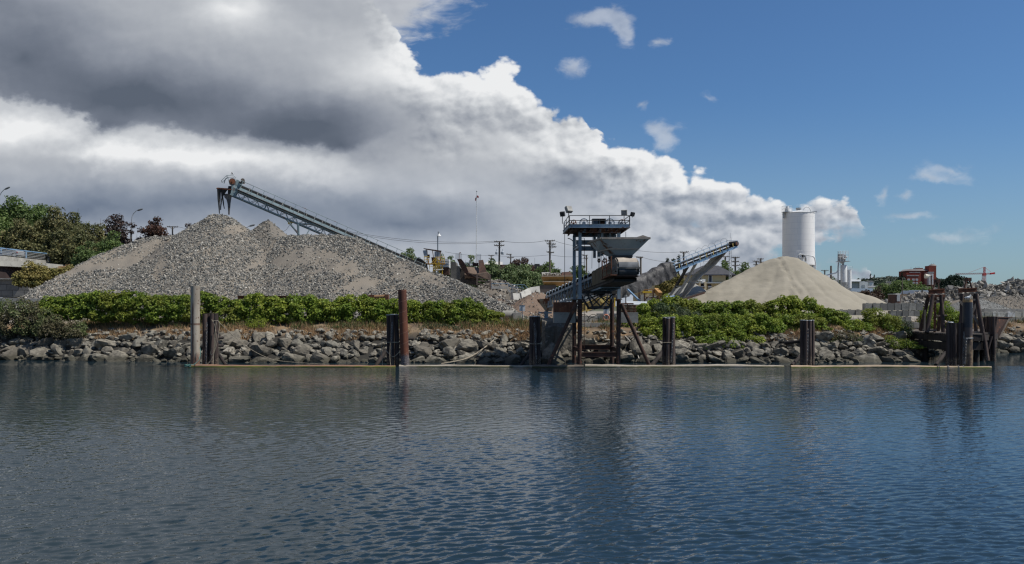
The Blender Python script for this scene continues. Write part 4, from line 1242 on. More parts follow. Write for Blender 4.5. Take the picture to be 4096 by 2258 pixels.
# ------------------------------------------------------------------ piles, dolphins, boom logs
def steelpile(label, px0, px1, top, D, m, lean=(0, 0), name='steel_pile', rim=None):
    r = (px1 - px0) / 2 * D / F
    b = G((px0 + px1) / 2, D, -1.5); tz = P(0, top, D).z
    t = Vector((b.x + lean[0], b.y + lean[1], tz))
    mb = MB(); n = 28
    mb.tube([b, lerp(b, t, .5), t], r, n, caps=False)
    mb.tube([t, t + (b - t).normalized() * 0.9], r * 0.93, n, caps=False)
    d = (t - b).normalized()
    o = len(mb.v) - 4 * 0
    # rim joining the outer and the inner wall
    base = len(mb.v)
    for rad in (r, r * 0.93):
        for k in range(n):
            a = 2 * math.pi * k / n
            mb.v.append((t.x + rad * math.cos(a), t.y + rad * math.sin(a), t.z))
    for k in range(n):
        mb.f.append((base + k, base + (k + 1) % n, base + n + (k + 1) % n, base + n + k))
    e = thing(name, label, 'pile', (b.x, b.y, 0))
    mb.build('shaft', m, e)
    return e, b, t, r


def palepile():
    m = Mat('pale_pile_paint', 0.6, 0, 0.35)
    x, y, z = sep(m.g, m.raw)
    c = m.mix(m.noise(1.2, 5, .6, 0, (1, 1, .25)).step(.4, .62), (0.37, 0.32, 0.255), (0.265, 0.225, 0.175))
    spots = m.noise(6, 3, .6).step(.61, .66)
    run = (x * 1.0 + 0.06 + (m.noise(2, 3) - .5) * .10).abs()
    runs = (X(m.g, 1.0) - run.step(.05, .085)) * (X(m.g, 1.0) - z.step(4.2, 5.0))
    low = X(m.g, 1.0) - (z + (m.noise(2.5, 5, .7, 0, (1, 1, .3)) - .5) * 2.4).step(0.5, 1.1)
    band = X(m.g, 1.0) - (z - 3.12).abs().step(.06, .09)
    rustc = m.mix(m.noise(9, 4).step(.4, .6), (0.16, 0.075, 0.045), (0.09, 0.045, 0.032))
    c = m.mix((spots * .85).max(runs * .85).max(low * .85).max(band * .8), c, rustc)
    m.color(c); m.bump(m.noise(14, 4), .12, .01)
    return m.m

def spiralpile():
    m = Mat('spiral_welded_rust', 0.82, 0, 0.25)
    x, y, z = sep(m.g, m.raw)
    an = y.op('ARCTAN2', x) / (2 * math.pi)
    s = (z / 0.78 - an).fract()
    weld = X(m.g, 1.0) - (s - .5).abs().step(.012, .022)
    c = m.mix(m.noise(1.5, 5, .6, 0, (1, 1, .4)).step(.38, .62), (0.155, 0.058, 0.034), (0.095, 0.040, 0.028))
    c = m.mix(m.noise(6, 5, .7, 0, (1, 1, .25)).step(.60, .70), c, (0.22, 0.095, 0.055))
    c = m.mix(weld * .6, c, (0.30, 0.17, 0.12))
    low = X(m.g, 1.0) - (z + (m.noise(4, 5, .7, 0, (1, 1, .6)) - .5) * .8).step(.75, .95)
    c = m.mix(low * .9, c, m.mix(m.noise(14, 4, .7).step(.45, .6), (0.075, 0.07, 0.075), (0.19, 0.18, 0.18)))
    m.color(c); m.bump(weld * .8 + m.noise(16, 4) * .3, .35, .02)
    return m.m

def blackpile():
    m = Mat('tarred_steel', 0.5, 0, 0.4)
    x, y, z = sep(m.g, m.raw)
    c = m.mix(m.noise(2, 5, .6, 0, (1, 1, .4)).step(.4, .6), (0.018, 0.021, 0.030), (0.032, 0.034, 0.042))
    c = m.mix(m.noise(5, 5, .7).step(.68, .72), c, (0.25, 0.21, 0.17))
    rust = m.mix(m.noise(3.2, 5, .7, 0, (1, 1, .5)).step(.42, .58), (0.07, 0.045, 0.033), (0.24, 0.165, 0.095))
    c = m.mix(X(m.g, 1.0) - (z + (m.noise(3, 4, .6, 0, (1, 1, .5)) - .5) * .5).step(2.15, 2.45), c, rust)
    c = m.mix(X(m.g, 1.0) - (z - 2.6).abs().step(.22, .36), c, (0.075, 0.055, 0.05))
    c = m.mix((z + (m.noise(4, 3) - .5) * .12).step(4.70, 4.76), c, (0.36, 0.22, 0.10))
    m.color(c); m.bump(m.noise(14, 4), .15, .01)
    return m.m

PP, pb, pt, pr = steelpile('tall pale grey steel pile with a rust run down its side', 763, 799, 1145, 62.3, palepile())
RP, rb_, rt_, rrad = steelpile('tall rusty brown steel pile with spiral weld seams', 1607, 1641, 1160, 62.4, spiralpile(), lean=(-0.29, 0.05))
BP, bb_, bt_, brad = steelpile('tall black steel pile with tan lower half by the wharf', 3853, 3888, 1199, 61.9, blackpile())


def chainmesh(pts, link=0.16, r=0.016, w=0.045):
    """a chain of links along a polyline"""
    pts = [Vector(p) for p in pts]; mb = MB()
    L_ = [0]
    for a, b in zip(pts[:-1], pts[1:]):
        L_.append(L_[-1] + (b - a).length)
    n = int(L_[-1] / (link * .78))
    def at(s):
        for i in range(len(pts) - 1):
            if s <= L_[i + 1] or i == len(pts) - 2:
                k = (s - L_[i]) / (L_[i + 1] - L_[i]); return lerp(pts[i], pts[i + 1], k), (pts[i + 1] - pts[i]).normalized()
    for i in range(n):
        c, d = at((i + .5) * link * .78)
        side = d.cross(Vector((0, 1, 0)) if i % 2 else Vector((0.6, 0.8, 0))).normalized()
        loop = []
        for k in range(9):
            a = 2 * math.pi * k / 8
            loop.append(c + d * (math.cos(a) * link * .5) + side * (math.sin(a) * w))
        mb.tube(loop, r, 4, caps=False)
    return mb


def ropemesh(mb, pts, r=0.022, n=6, sub=6):
    """smooth rope through points"""
    P_ = [Vector(p) for p in pts]; out = []
    for i in range(len(P_) - 1):
        p0, p1, p2, p3 = P_[max(i - 1, 0)], P_[i], P_[i + 1], P_[min(i + 2, len(P_) - 1)]
        for k in range(sub):
            t = k / sub
            out.append(0.5 * ((2 * p1) + (p2 - p0) * t + (2 * p0 - 5 * p1 + 4 * p2 - p3) * t * t + (3 * p1 - p0 - 3 * p2 + p3) * t ** 3))
    out.append(P_[-1])
    return mb.tube(out, r, n)


def woodpile(p0, p1, r, seed):
    """a log driven upright: slightly crooked and out of round"""
    rn = random.Random(seed); mb = MB(); pts, rs = [], []
    for i in range(9):
        k = i / 8
        pts.append(lerp(Vector(p0), Vector(p1), k) + Vector((rn.uniform(-.012, .012), rn.uniform(-.012, .012), 0)) * (0 if i in (0, 8) else 1))
        rs.append(r * (1.06 - .1 * k) * rn.uniform(.965, 1.035))
    mb.tube(pts, rs, 14)
    return mb


def dolphin(label, piles, D, cap=True, chain=None, bands=(), brace=None, seed=0, group='timber dolphins along the boom', extra=None):
    """piles: (px centre, px width, top py, depth offset, lean in px at the foot)"""
    t = thing('timber_dolphin', label, 'dolphin', G(sum(p[0] for p in piles) / len(piles), D, 0), group)
    for i, (px, w_, top, dd, ln) in enumerate(piles):
        d = D + dd; r = w_ / 2 * d / F
        a = G(px + ln, d, -1.6); b = P(px, top, d)
        woodpile(a, b, r, seed * 10 + i).build('pile', M['pile'], t)
        if cap:
            MB().cyl(b + Vector((0, 0, .004)), b + Vector((0, 0, .05)), r * 1.06, n=14).build('cap', M['cap'], t)
    if chain:
        (c0, c1, y0, y1, dd) = chain
        chainmesh([P(c0, y0, D + dd), P(lerp(c0, c1, .45), lerp(y0, y1, .5), D + dd), P(c1, y1, D + dd)]).build('chain', M['chain'], t)
    for (x0, x1, y, dip, dd) in bands:
        mb = MB()
        ropemesh(mb, [P(x0, y - 1, D + .2), P(x0 - 1, y, D + dd), P((x0 + x1) / 2, y + dip, D + dd - .12), P(x1 + 1, y, D + dd), P(x1, y - 1, D + .2)], 0.026)
        mb.build('cable', M['rope'], t)
    if brace:
        for (x0, y0, x1, y1, dd, w_) in brace:
            woodpile(P(x0, y0, D + dd + 1.2), P(x1, y1, D + dd), w_ / 2 * D / F, seed + 77).build('raking_pile', M['darktimber'], t)
    return t

dolphin('dark timber dolphin hung with loose ropes beside the pale steel pile', [(820, 20, 1256, -.05, 0), (834, 18, 1255, .22, 0), (848, 18, 1255, -.02, -1), (863, 20, 1254, .10, 1)], 62.9, cap=False, chain=(827, 824, 1292, 1462, -.32),
        brace=[(872, 1415, 905, 1463, -.1, 13), (890, 1352, 866, 1352, .4, 12), (890, 1383, 866, 1383, .4, 12)], seed=1)
mb = MB()
ropemesh(mb, [P(848, 1282, 62.6), P(858, 1300, 62.5), P(864, 1340, 62.5), P(858, 1400, 62.5), P(846, 1438, 62.5), P(822, 1466, 62.4)], .024)
ropemesh(mb, [P(866, 1284, 62.5), P(860, 1330, 62.45), P(856, 1392, 62.45), P(852, 1462, 62.4)], .022)
ropemesh(mb, [P(879, 1296, 62.6), P(872, 1350, 62.5), P(860, 1400, 62.5), P(846, 1420, 62.5), P(843, 1408, 62.5), P(852, 1394, 62.5)], .022)
ropemesh(mb, [P(846, 1280, 62.55), P(856, 1284, 62.5), P(872, 1284, 62.5), P(879, 1297, 62.6)], .024)
tag(mb.build('rope', M['rope'], loc=G(860, 62.5, 1)), 'tangle of pale ropes hanging on the timber dolphin by the pale steel pile', 'rope')
mb = MB(); ropemesh(mb, [P(878, 1292, 62.7), P(935, 1345, 63.4), P(1000, 1396, 64.2), P(1060, 1428, 64.8), P(1110, 1443, 65), P(1200, 1452, 64.6), P(1300, 1458, 64.2)], .022)
tag(mb.build('rope', M['rope'], loc=G(1000, 64, 1)), 'long slack rope running from the roped dolphin down to the boulders', 'rope')
mb = MB(); ropemesh(mb, [P(799, 1391, 61.95), P(802, 1412, 61.9), P(795, 1440, 61.8), P(777, 1458, 61.7), P(760, 1462, 61.6)], .022)
tag(mb.build('rope', plain('green_rope', (0.22, 0.38, 0.32), (0.15, 0.27, 0.23), 6, .9, 0, 0), loc=G(790, 61.9, 0.5)), 'green rope tied round the foot of the pale steel pile', 'rope')
mb = MB(); rn = random.Random(3)
ropemesh(mb, [P(745 + 14 * math.sin(k * 1.9) + 6, 1463 + 5 * math.cos(k * 2.3), 61.5 + .12 * math.sin(k)) for k in range(14)], .03)
tag(mb.build('rope_coil', plain('teal_rope', (0.10, 0.22, 0.19), (0.06, 0.13, 0.11), 6, .9, 0, 0), loc=G(750, 61.6, 0.15)), 'bundle of teal rope on the left end of the boom', 'rope')

dolphin('timber dolphin with a whitened top just left of the rusty steel pile', [(1554, 18, 1262, -.02, 4), (1567, 17, 1261, -.22, 3), (1585, 19, 1261, .0, 6), (1572, 18, 1260, .4, 5)], 62.8, chain=(1568, 1564, 1290, 1420, -.46),
        bands=[(1545, 1598, 1370, 0, -.3), (1546, 1600, 1404, 24, -.32)], brace=[(1545, 1400, 1500, 1470, .9, 16), (1652, 1356, 1590, 1357, .8, 12), (1530, 1352, 1550, 1356, .7, 10)], seed=2)
mb = MB(); ropemesh(mb, [P(1529, 1352, 63), P(1527, 1400, 62.9), P(1530, 1462, 62.4)], .024); ropemesh(mb, [P(1561, 1372, 62.3), P(1559, 1420, 62.3), P(1562, 1466, 62.2)], .024)
tag(mb.build('rope', M['rope'], loc=G(1545, 62.5, 0.6)), 'two ropes hanging on the dolphin left of the rusty steel pile', 'rope')
dolphin('timber dolphin with a whitened top standing left of the loading tower', [(2126, 18, 1268, .0, 0), (2140, 17, 1268, -.22, 0), (2153, 18, 1267, .02, 1), (2141, 17, 1266, .38, 0)], 63.0, chain=(2137, 2146, 1293, 1440, -.44),
        bands=[(2118, 2162, 1375, 2, -.3)], brace=[(2118, 1416, 2082, 1466, .9, 14)], seed=3)
dolphin('timber dolphin with a whitened top just right of the loading tower', [(2658, 15, 1272, .12, -2), (2671, 17, 1275, -.2, -1), (2690, 20, 1271, .0, 0), (2676, 17, 1271, .4, 0)], 63.0, chain=(2694, 2683, 1296, 1455, -.34),
        bands=[(2652, 2682, 1371, 0, -.26)], brace=[(2650, 1410, 2606, 1464, 1.0, 18), (2698, 1380, 2700, 1458, -.1, 6)], seed=4)
dolphin('timber dolphin with a whitened top below the big sand pile', [(3209, 18, 1283, .05, -1), (3222, 16, 1284, -.18, 0), (3238, 17, 1284, .0, 0), (3250, 14, 1283, .16, 1)], 62.6, chain=(3231, 3229, 1318, 1458, -.3),
        brace=[(3140, 1374, 3205, 1366, .6, 14), (3215, 1415, 3168, 1462, 1.0, 16), (3256, 1300, 3257, 1410, .1, 5)], seed=5)
dolphin('wide timber dolphin of five piles beside the black steel pile', [(3792, 16, 1293, .10, -2), (3805, 15, 1292, .0, 1), (3819, 15, 1292, -.12, 0), (3836, 16, 1293, .05, 0), (3850, 14, 1292, .0, 1), (3812, 16, 1291, .45, 0), (3842, 16, 1292, .5, 0)], 62.0, cap=False, chain=(3856, 3852, 1328, 1462, -.25),
        brace=[(3782, 1412, 3742, 1462, 1.0, 15)], seed=6)
MB().cyl(P(3803, 1292, 62.0) + Vector((0, 0, .004)), P(3803, 1291, 62.0) + Vector((0, 0, .07)), .22, .18, 12).build('cap', M['cap'], bpy.data.objects['timber_dolphin.005'])
chainmesh([P(3866, 1354, 61.55), P(3863, 1390, 61.5), P(3862, 1430, 61.5), P(3858, 1462, 61.5)], .15).build('chain', M['chain'], BP)
mb = MB(); mb.ring(P(3870.5, 1353, 61.9), (0, 0, 1), brad * 1.04, .03, 24, 6); mb.build('cable_ring', M['galv'], BP)

# gull on the black pile
def gull(label, c, fly=False):
    t = thing('gull', label, 'bird', c)
    c = Vector(c); b = MB()
    if fly:
        b.tube([c + Vector((-.22, 0, 0)), c + Vector((-.1, 0, .02)), c + Vector((.05, 0, .03)), c + Vector((.2, 0, .03)), c + Vector((.28, 0, .03))], [.01, .06, .08, .05, .015], 8)
        for s_ in (-1, 1):
            b.sheet([[c + Vector((-.02, s_ * .06, .05)), c + Vector((.12, s_ * .06, .05))], [c + Vector((-.05, s_ * .35, .16)), c + Vector((.08, s_ * .35, .16))], [c + Vector((-.16, s_ * .68, .09)), c + Vector((-.1, s_ * .68, .09))]], (0, 0, -.012))
    else:
        b.tube([c + Vector((-.24, 0, .10)), c + Vector((-.12, 0, .14)), c + Vector((0, 0, .17)), c + Vector((.1, 0, .20)), c + Vector((.13, 0, .27)), c + Vector((.16, 0, .31)), c + Vector((.19, 0, .31)), c + Vector((.24, 0, .295))], [.012, .055, .085, .07, .042, .045, .03, .006], 10)
        for s_ in (-.03, .03):
            b.cyl(c + Vector((0, s_, 0)), c + Vector((0, s_, .12)), .008, n=5)
        for s_ in (-1, 1):
            b.sheet([[c + Vector((.08, s_ * .08, .22)), c + Vector((.05, s_ * .09, .12))], [c + Vector((-.1, s_ * .075, .2)), c + Vector((-.12, s_ * .075, .11))], [c + Vector((-.27, s_ * .02, .15)), c + Vector((-.27, s_ * .02, .12))]], (0, s_ * .012, 0))
    b.build('body', plain('gull_feathers', (0.75, 0.75, 0.74), (0.42, 0.44, 0.46), 6, .8, 0, 0), t)
    return t
gull('white gull standing on top of the black steel pile', bt_ + Vector((.05, 0, 0)))
gull('dark bird flying above the head of the long conveyor', P(929, 697, 100), True)

# boom of floating logs
def log(label, px0, px1, py, D0, D1, m, r=0.2, seed=0):
    rn = random.Random(seed); a, b = G(px0, D0, 0.02), G(px1, D1, 0.02); mb = MB(); pts, rs = [], []
    n = 24
    for i in range(n + 1):
        k = i / n; p = lerp(a, b, k); p.z += .028 * math.sin(k * 9 + seed * 2) + rn.uniform(-.015, .015); p.y += .16 * math.sin(k * 5 + seed)
        pts.append(p); rs.append(r * (1 - .25 * k) * rn.uniform(.96, 1.04))
    mb.tube(pts, rs, 12)
    o = mb.build('boom_log', m, loc=lerp(a, b, .5)); tag(o, label, 'log', 'floating boom logs')
    return o
def logmat(name, c1, c2, moss, k=.5):
    m = Mat(name, .85, 0, .25)
    c = m.mix(m.noise(1.5, 5, .65, 0, (.4, 2, 2)).step(.38, .62), c1, c2)
    g_ = m.g.nodes.new('ShaderNodeNewGeometry'); wz = sep(m.g, g_.outputs['Position'])[2]
    c = m.mix((X(m.g, 1.0) - (wz + (m.noise(2.5, 4) - .5) * .12).step(.05, .11)) * m.noise(.35, 3).step(.5 - k * .3, .62 - k * .3), c, moss)
    m.color(c); m.bump(m.noise(7, 5, .65, 0, (.25, 2, 2)), .5, .03)
    return m.m
LO, LP = logmat('orange_log_bark', (0.26, 0.15, 0.095), (0.17, 0.11, 0.08), (0.15, 0.15, 0.03), .7), logmat('bleached_log', (0.38, 0.33, 0.265), (0.25, 0.215, 0.17), (0.13, 0.12, 0.06), .4)
log('orange brown boom log floating from the pale pile to the rusty pile', 752, 1582, 1467, 61.9, 61.9, LO, .16, 1)
log('pale boom log floating between the rusty pile and the tower', 1596, 2205, 1468, 62.05, 62.0, LP, .145, 2)
log('short dark boom log floating in front of the tower legs', 2130, 2335, 1468, 61.6, 61.6, logmat('dark_log', (0.14, 0.115, 0.09), (0.09, 0.075, 0.06), (.06, .06, .03)), .18, 3)
log('bleached boom log floating right of the tower, ragged with bark', 2340, 3136, 1470, 61.95, 61.75, LP, .18, 4)
log('orange tinted boom log reaching to the wharf dolphin', 3160, 3962, 1472, 61.5, 61.0, logmat('tan_log', (0.42, 0.31, 0.21), (0.31, 0.24, 0.17), (0.14, 0.15, 0.04)), .165, 5)
for i, px in enumerate((3752, 3790, 3830, 3850)):
    c = G(px, 61.15, .02); mb = MB(); mb.ring(c, (1, .3, 0), .165, .018, 16, 5); mb.ring(c + Vector((.05, 0, .0)), (1, -.3, 0), .165, .018, 16, 5)
    tag(mb.build('lashing', M['chain'], loc=c), f'{ORD[i + 1]} chain lashing from left on the boom log by the wharf dolphin', 'lashing', 'chain lashings on the boom log')
mb = MB(); ropemesh(mb, [P(1765, 1456, 65), P(1850, 1440, 66), P(1900, 1418, 67), P(1950, 1382, 68.5), P(1985, 1352, 70), P(2010, 1330, 71.5)], .05)
tag(mb.build('rope', M['rope'], loc=G(1900, 67, 1)), 'thick tan rope lying over the boulders right of the rusty pile', 'rope')
mb = MB(); ropemesh(mb, [P(2500, 1345, 70), P(2528, 1375, 68.6), P(2545, 1405, 67.6), P(2556, 1436, 66.6)], .045)
tag(mb.build('rope', plain('bleached_hose', (.55, .50, .42), (.42, .38, .32), 3, .8, 0, 0), loc=G(2530, 68, 1)), 'bleached hose lying over the rocks right of the tower legs', 'hose')

# ------------------------------------------------------------------ timber wharf at the right
wh = thing('timber_wharf', 'old dark timber wharf jutting out under the timber frames', 'wharf', G(3750, 70, 0))
mb = MB()
Z = 2.25
dk = [G(3632, 72.6, Z), G(3790, 66.4, Z), G(3915, 67.0, Z), G(3985, 71, Z), G(3935, 79, Z), G(3700, 79, Z)]
x0, x1 = 33.0, 41.0
for i in range(30):
    y = 66.6 + i * .42
    a, b = float(np.interp(y, [66.4, 72.6, 79.5], [34.2, 33.7, 37.5])), float(np.interp(y, [66.4, 71, 79.5], [36.6, 40.4, 43.5]))
    mb.box(((a + b) / 2, y, Z + (i % 3) * .008), (b - a, .38, .10))
mb.build('deck', M['timber'], wh)
mb = MB()
for (p, q) in [((33.7, 72.4), (34.2, 66.5)), ((34.2, 66.5), (36.7, 66.6)), ((36.7, 66.6), (40.3, 70.8))]:
    mb.bar((p[0], p[1], Z - .32), (q[0], q[1], Z - .32), .3, .45)
    mb.bar((p[0], p[1] + .1, Z - .95), (q[0], q[1] + .1, Z - .95), .3, .6)
for i in range(6):
    y = 67.2 + i * 2
    mb.bar((float(np.interp(y, [66.4, 72.6, 79.5], [34.3, 33.8, 37.6])), y, Z - .35), (float(np.interp(y, [66.4, 71, 79.5], [36.5, 40.2, 43.4])) , y, Z - .35), .25, .35)
mb.build('girder', M['darktimber'], wh)
for i, (x, y) in enumerate([(34.3, 67), (34.0, 70), (35.6, 67.2), (36.8, 67.4), (36.5, 70), (38.6, 69.8), (40, 71), (38.5, 73), (35.6, 73), (37.2, 71.5)]):
    woodpile((x, y, -1.5), (x, y, Z - .2), .19, 60 + i).build('pile', M['darktimber'], wh)

def timberframe(label, legs, beam, D, seed, cross, hook):
    """legs: (top px, top py, foot px, foot py, depth top, depth foot, width px)"""
    t = thing('timber_hoist', label, 'hoist', G(legs[0][2], D, 0), 'timber hoist frames on the wharf')
    for i, (tx, ty, fx, fy, dt, df, w_) in enumerate(legs):
        woodpile(P(fx, fy, df), P(tx, ty, dt), w_ / 2 * D / F, seed + i).build('leg', M['pile'], t)
    (b0, b1, by0, by1, dd) = beam
    for k, d in enumerate((D - .55, D + .55)):
        mb = MB(); mb.ibeam(P(b0, (by0 + by1) / 2 - (2 if k else 0), d), P(b1, (by0 + by1) / 2 - 4 - (2 if k else 0), d), .22, (by1 - by0) * D / F, .035)
        mb.build('beam', M['rust'], t)
    mb = MB(); mb.box(P((b0 + b1) / 2, by1 + 8, D - .6), ((b1 - b0) * D / F, .12, .22)); mb.build('cap_board', M['timber'] if seed > 100 else M['rust'], t)
    for (ax, ay, bx, by, d0, w_) in cross:
        mb = MB(); mb.bar(P(ax, ay, D + d0), P(bx, by, D + d0), .09, w_ * D / F); mb.build('brace', M['timber'], t)
    (hx0, hx1, hxt, hy0, hyt) = hook
    mb = MB()
    for d in (-.35, .35):
        mb.bar(P(hx0, hy0, D + d), P(hxt - 4, hyt, D + d * .4), .09, .1); mb.bar(P(hx1, hy0, D + d), P(hxt + 4, hyt, D + d * .4), .09, .1)
    mb.box(P(hxt, hyt + 3, D), (.32, .5, .28)); mb.ring(P(hxt, hyt + 7, D), (0, 1, 0), .16, .05, 14, 6)
    mb.build('sheave_bracket', M['darkrust'], t)
    return t
t = timberframe('nearer timber hoist frame with a rusty top beam standing on the wharf deck', [(3732, 1182, 3707, 1332, 69.4, 68.8, 16), (3764, 1182, 3774, 1333, 69.4, 68.8, 15), (3716, 1180, 3682, 1322, 71, 72.4, 15), (3774, 1180, 3752, 1322, 71, 72.4, 15)],
            (3715, 3778, 1161, 1177, 0), 70, 90, [(3729, 1206, 3768, 1206, -.6, 7), (3715, 1325, 3722, 1240, .9, 10), (3700, 1240, 3698, 1325, -1.2, 6), (3690, 1322, 3745, 1322, -.9, 7), (3742, 1265, 3788, 1262, -.4, 5)], (3729, 3756, 3748, 1164, 1122))
mb = MB(); mb.tube([P(3742, 1186, 69.6), P(3738, 1332, 69.3)], .10, 8); mb.build('steel_post', M['rust'], t)
chainmesh([P(3744, 1180, 69.2), P(3741, 1230, 69.1), P(3743, 1280, 69.1)], .18).build('chain', M['darkrust'], t)
t = timberframe('taller timber hoist frame behind the black pile, with legs down in the water', [(3848, 1176, 3846, 1345, 67.3, 67, 16), (3904, 1176, 3950, 1444, 67.3, 66.6, 16), (3852, 1180, 3838, 1330, 69.6, 70.4, 14), (3898, 1180, 3908, 1440, 69.4, 69.6, 14), (3846, 1192, 3852, 1330, 67.8, 67.7, 14)],
            (3834, 3906, 1157, 1172, 0), 68, 120, [(3846, 1202, 3909, 1199, -.8, 7), (3839, 1205, 3856, 1228, -.9, 9), (3892, 1263, 3932, 1322, -.9, 10), (3884, 1330, 3938, 1330, -1.0, 8), (3905, 1215, 3880, 1270, .8, 9)], (3856, 3890, 3872, 1160, 1116))
mb = MB()
for px in (3858, 3866, 3874):
    mb.tube([P(px, 1174, 67.6), P(px + 1, 1212, 67.5)], .02, 5)
mb.build('hoist_cable', M['darksteel'], t)

# the pile group with the steel ramp right of the taller frame
t = thing('timber_dolphin', 'leaning timber dolphin of many piles under the tilted steel ramp', 'dolphin', G(3970, 68.5, 0), 'timber dolphins along the boom')
for i, (px, fx, top, d, w_) in enumerate([(3940, 3930, 1270, 69.3, 14), (3954, 3942, 1267, 69.0, 14), (3962, 3962, 1268, 68.6, 14), (3973, 3975, 1267, 68.4, 15), (3985, 3938, 1268, 68.9, 14), (3950, 3965, 1268, 69.6, 14), (3966, 3912, 1345, 68.2, 12)]):
    woodpile(G(fx, d, -1.4), P(px, top, d), w_ / 2 * d / F, 140 + i).build('pile', M['pile'], t)
rp = thing('steel_ramp', 'tilted rusty steel ramp plate leaning behind the far timber dolphin', 'ramp', G(4000, 71, 1.5))
a, b, c, d = P(3990, 1270, 71), P(4036, 1271, 72), P(3996, 1352, 71.4), P(3972, 1352, 70.4)
mb = MB(); mb.prism([a, b, c, d], (0, .12, 0)); mb.build('plate', M['darkrust'], rp)
mb = MB(); mb.bar(b, c, .12, .16); mb.build('edge_beam', M['timber'], rp)
mb = MB(); mb.bar(P(3985, 1270, 70.9), P(4048, 1271, 72.2), .1, .08); mb.build('top_beam', M['darkrust'], rp)
# ------------------------------------------------------------------ the barge loading tower in the water
TW = thing('loading_tower', 'tall blue grey steel loading tower standing on rusty piles in the water', 'loading tower', G(2380, 64, 0))
TF, TB = 62.6, 66.2                              # its front and its back plane
cols = [(2320, TF, 930), (2297, TB, 930), (2475, TF, 930), (2448, TB, 925)]
zb, zt = P(0, 1197, TF).z, P(0, 928, TF).z
for (px, D, top) in cols:
    a, b = G(px, D, zb), G(px, D, zt)
    mb = MB(); mb.ibeam(a, b, .23, .24, .03, up=(0, 1, 0)); mb.build('column', M['bluesteel'], TW)
    mb = MB(); mb.box(a + Vector((0, 0, -.03)), (.46, .46, .05)); mb.tube([G(px - (3 if D == TF else 0), D, -1.5), a + Vector((0, 0, -.06))], .165, 16); mb.build('pile', M['darkrust'], TW)
# braces down to the bed
for (a, b) in (((2306, 1212, TF - .15), (2194, 1462, TF - .5)), ((2485, 1215, TF - .15), (2597, 1462, TF - .4))):
    mb = MB(); d = (P(*b) - P(*a)); mb.tube([P(*a), P(*b) + d * .12], .14, 14); mb.build('raking_pile', M['darkrust'], TW)
# beams between the legs
def beam(nm, a, b, w_, h, m=None):
    mb = MB(); mb.ibeam(a, b, w_, h, .035); return mb.build(nm, m or M['bluesteel'], TW)
xL, xR, xLb, xRb = G(2320, TF, 0).x, G(2475, TF, 0).x, G(2297, TB, 0).x, G(2448, TB, 0).x
for (py, h) in ((1419, .36),):
    z = P(0, py, TF).z; beam('crossbeam', (xL + .17, TF, z), (xR - .17, TF, z), .25, h, M['darkrust'])
z = P(0, 1390, TB).z; beam('crossbeam', (xLb + .17, TB, z), (xRb - .17, TB, z), .25, .38, M['darkrust'])
z = P(0, 1405, TF).z
for (xa, xb) in ((xL, xLb), (xR, xRb)):
    beam('crossbeam', (xa, TF + .2, z + .05), (xb, TB - .2, z + .05), .22, .3, M['darkrust'])
for (py, D, xa, xb) in ((971, TB - .1, xLb, xRb), (995, TB - .1, xLb, xRb)):
    z = P(0, py, D).z; beam('crossbeam', (xa + .13, D, z), (xb - .13, D, z), .2, .36)
z = P(0, 985, TF).z
beam('crossbeam', (xL - .02, TF + .14, z), (xLb, TB - .14, z), .18, .26); beam('crossbeam', (xR, TF + .14, z + .1), (xRb, TB - .14, z + .1), .18, .26)
for (px, D) in ((2395, 64.3), (2378, TB - .3), (2408, 62.9), (2440, 63.5), (2462, 64.8)):       # hangers and guide posts under the deck
    mb = MB(); mb.bar(G(px, D, zt - .02), G(px, D, zt - 1.75 if px < 2410 else zt - 1.3), .2 if px < 2410 else .13, .22 if px < 2410 else .13); mb.build('hanger', M['bluesteel'], TW)
# ladder up the back left column
mb = MB(); lx = xLb - .30
for s_ in (0, .32):
    mb.bar((lx + .75 + s_, TB - .2, 1.2), (lx + .75 + s_, TB - .2, zt - .2), .035)
for i in range(28):
    mb.bar((lx + .75, TB - .2, 1.4 + i * .32), (lx + 1.07, TB - .2, 1.4 + i * .32), .025)
mb.build('ladder', M['darkrust'], TW)
mb = MB(); ropemesh(mb, [P(2271, 954, TB), P(2283, 958, TB), P(2293, 968, TB), P(2297, 982, TB)], .035); mb.build('lamp_arm', M['darksteel'], TW)
# top deck
FZ = P(0, 908, 61.2).z
x0, x1, y0, y1 = G(2277, 61.2, 0).x, G(2519, 61.2, 0).x, 61.2, 66.6
x0b = G(2258, y1, 0).x
mb = MB(); mb.prism([(x0, y0, FZ - .06), (x1, y0, FZ - .06), (x1, y1, FZ - .06), (x0b - .1, y1, FZ - .06)], (0, 0, .06)); mb.build('deck', M['darkrust'], TW)
mb = MB()
for (a, b) in (((x0, y0), (x1, y0)), ((x0, y0), (x0b - .1, y1)), ((x1, y0), (x1, y1)), ((x0b, y1), (x1, y1))):
    mb.ibeam((a[0], a[1], FZ + .06), (b[0], b[1], FZ + .06), .10, .26, .025)
mb.build('deck_fascia', M['bluesteel'], TW)
mb = MB()
for k in range(7):
    x = lerp(x0 + .25, x1 - .25, k / 6); mb.ibeam((x, y0 + .1, FZ - .16), (x, y1 - .1, FZ - .16), .10, .16, .02)
mb.build('deck_joist', M['darkrust'], TW)
zrb = P(0, 920, 62.0).z
mb = MB(); mb.ibeam((G(2321, 62, 0).x, 62.25, zrb - .02), (G(2481, 62, 0).x, 62.25, zrb - .02), .24, .34, .04); mb.build('header_beam', rusty('rust_bitten_blue_paint', (.20, .27, .33), .85), TW)
mb = MB(); mb.ibeam((xLb - .1, TB, zrb - .02), (xRb + .3, TB, zrb - .02), .24, .34, .04); mb.build('header_beam', M['bluesteel'], TW)
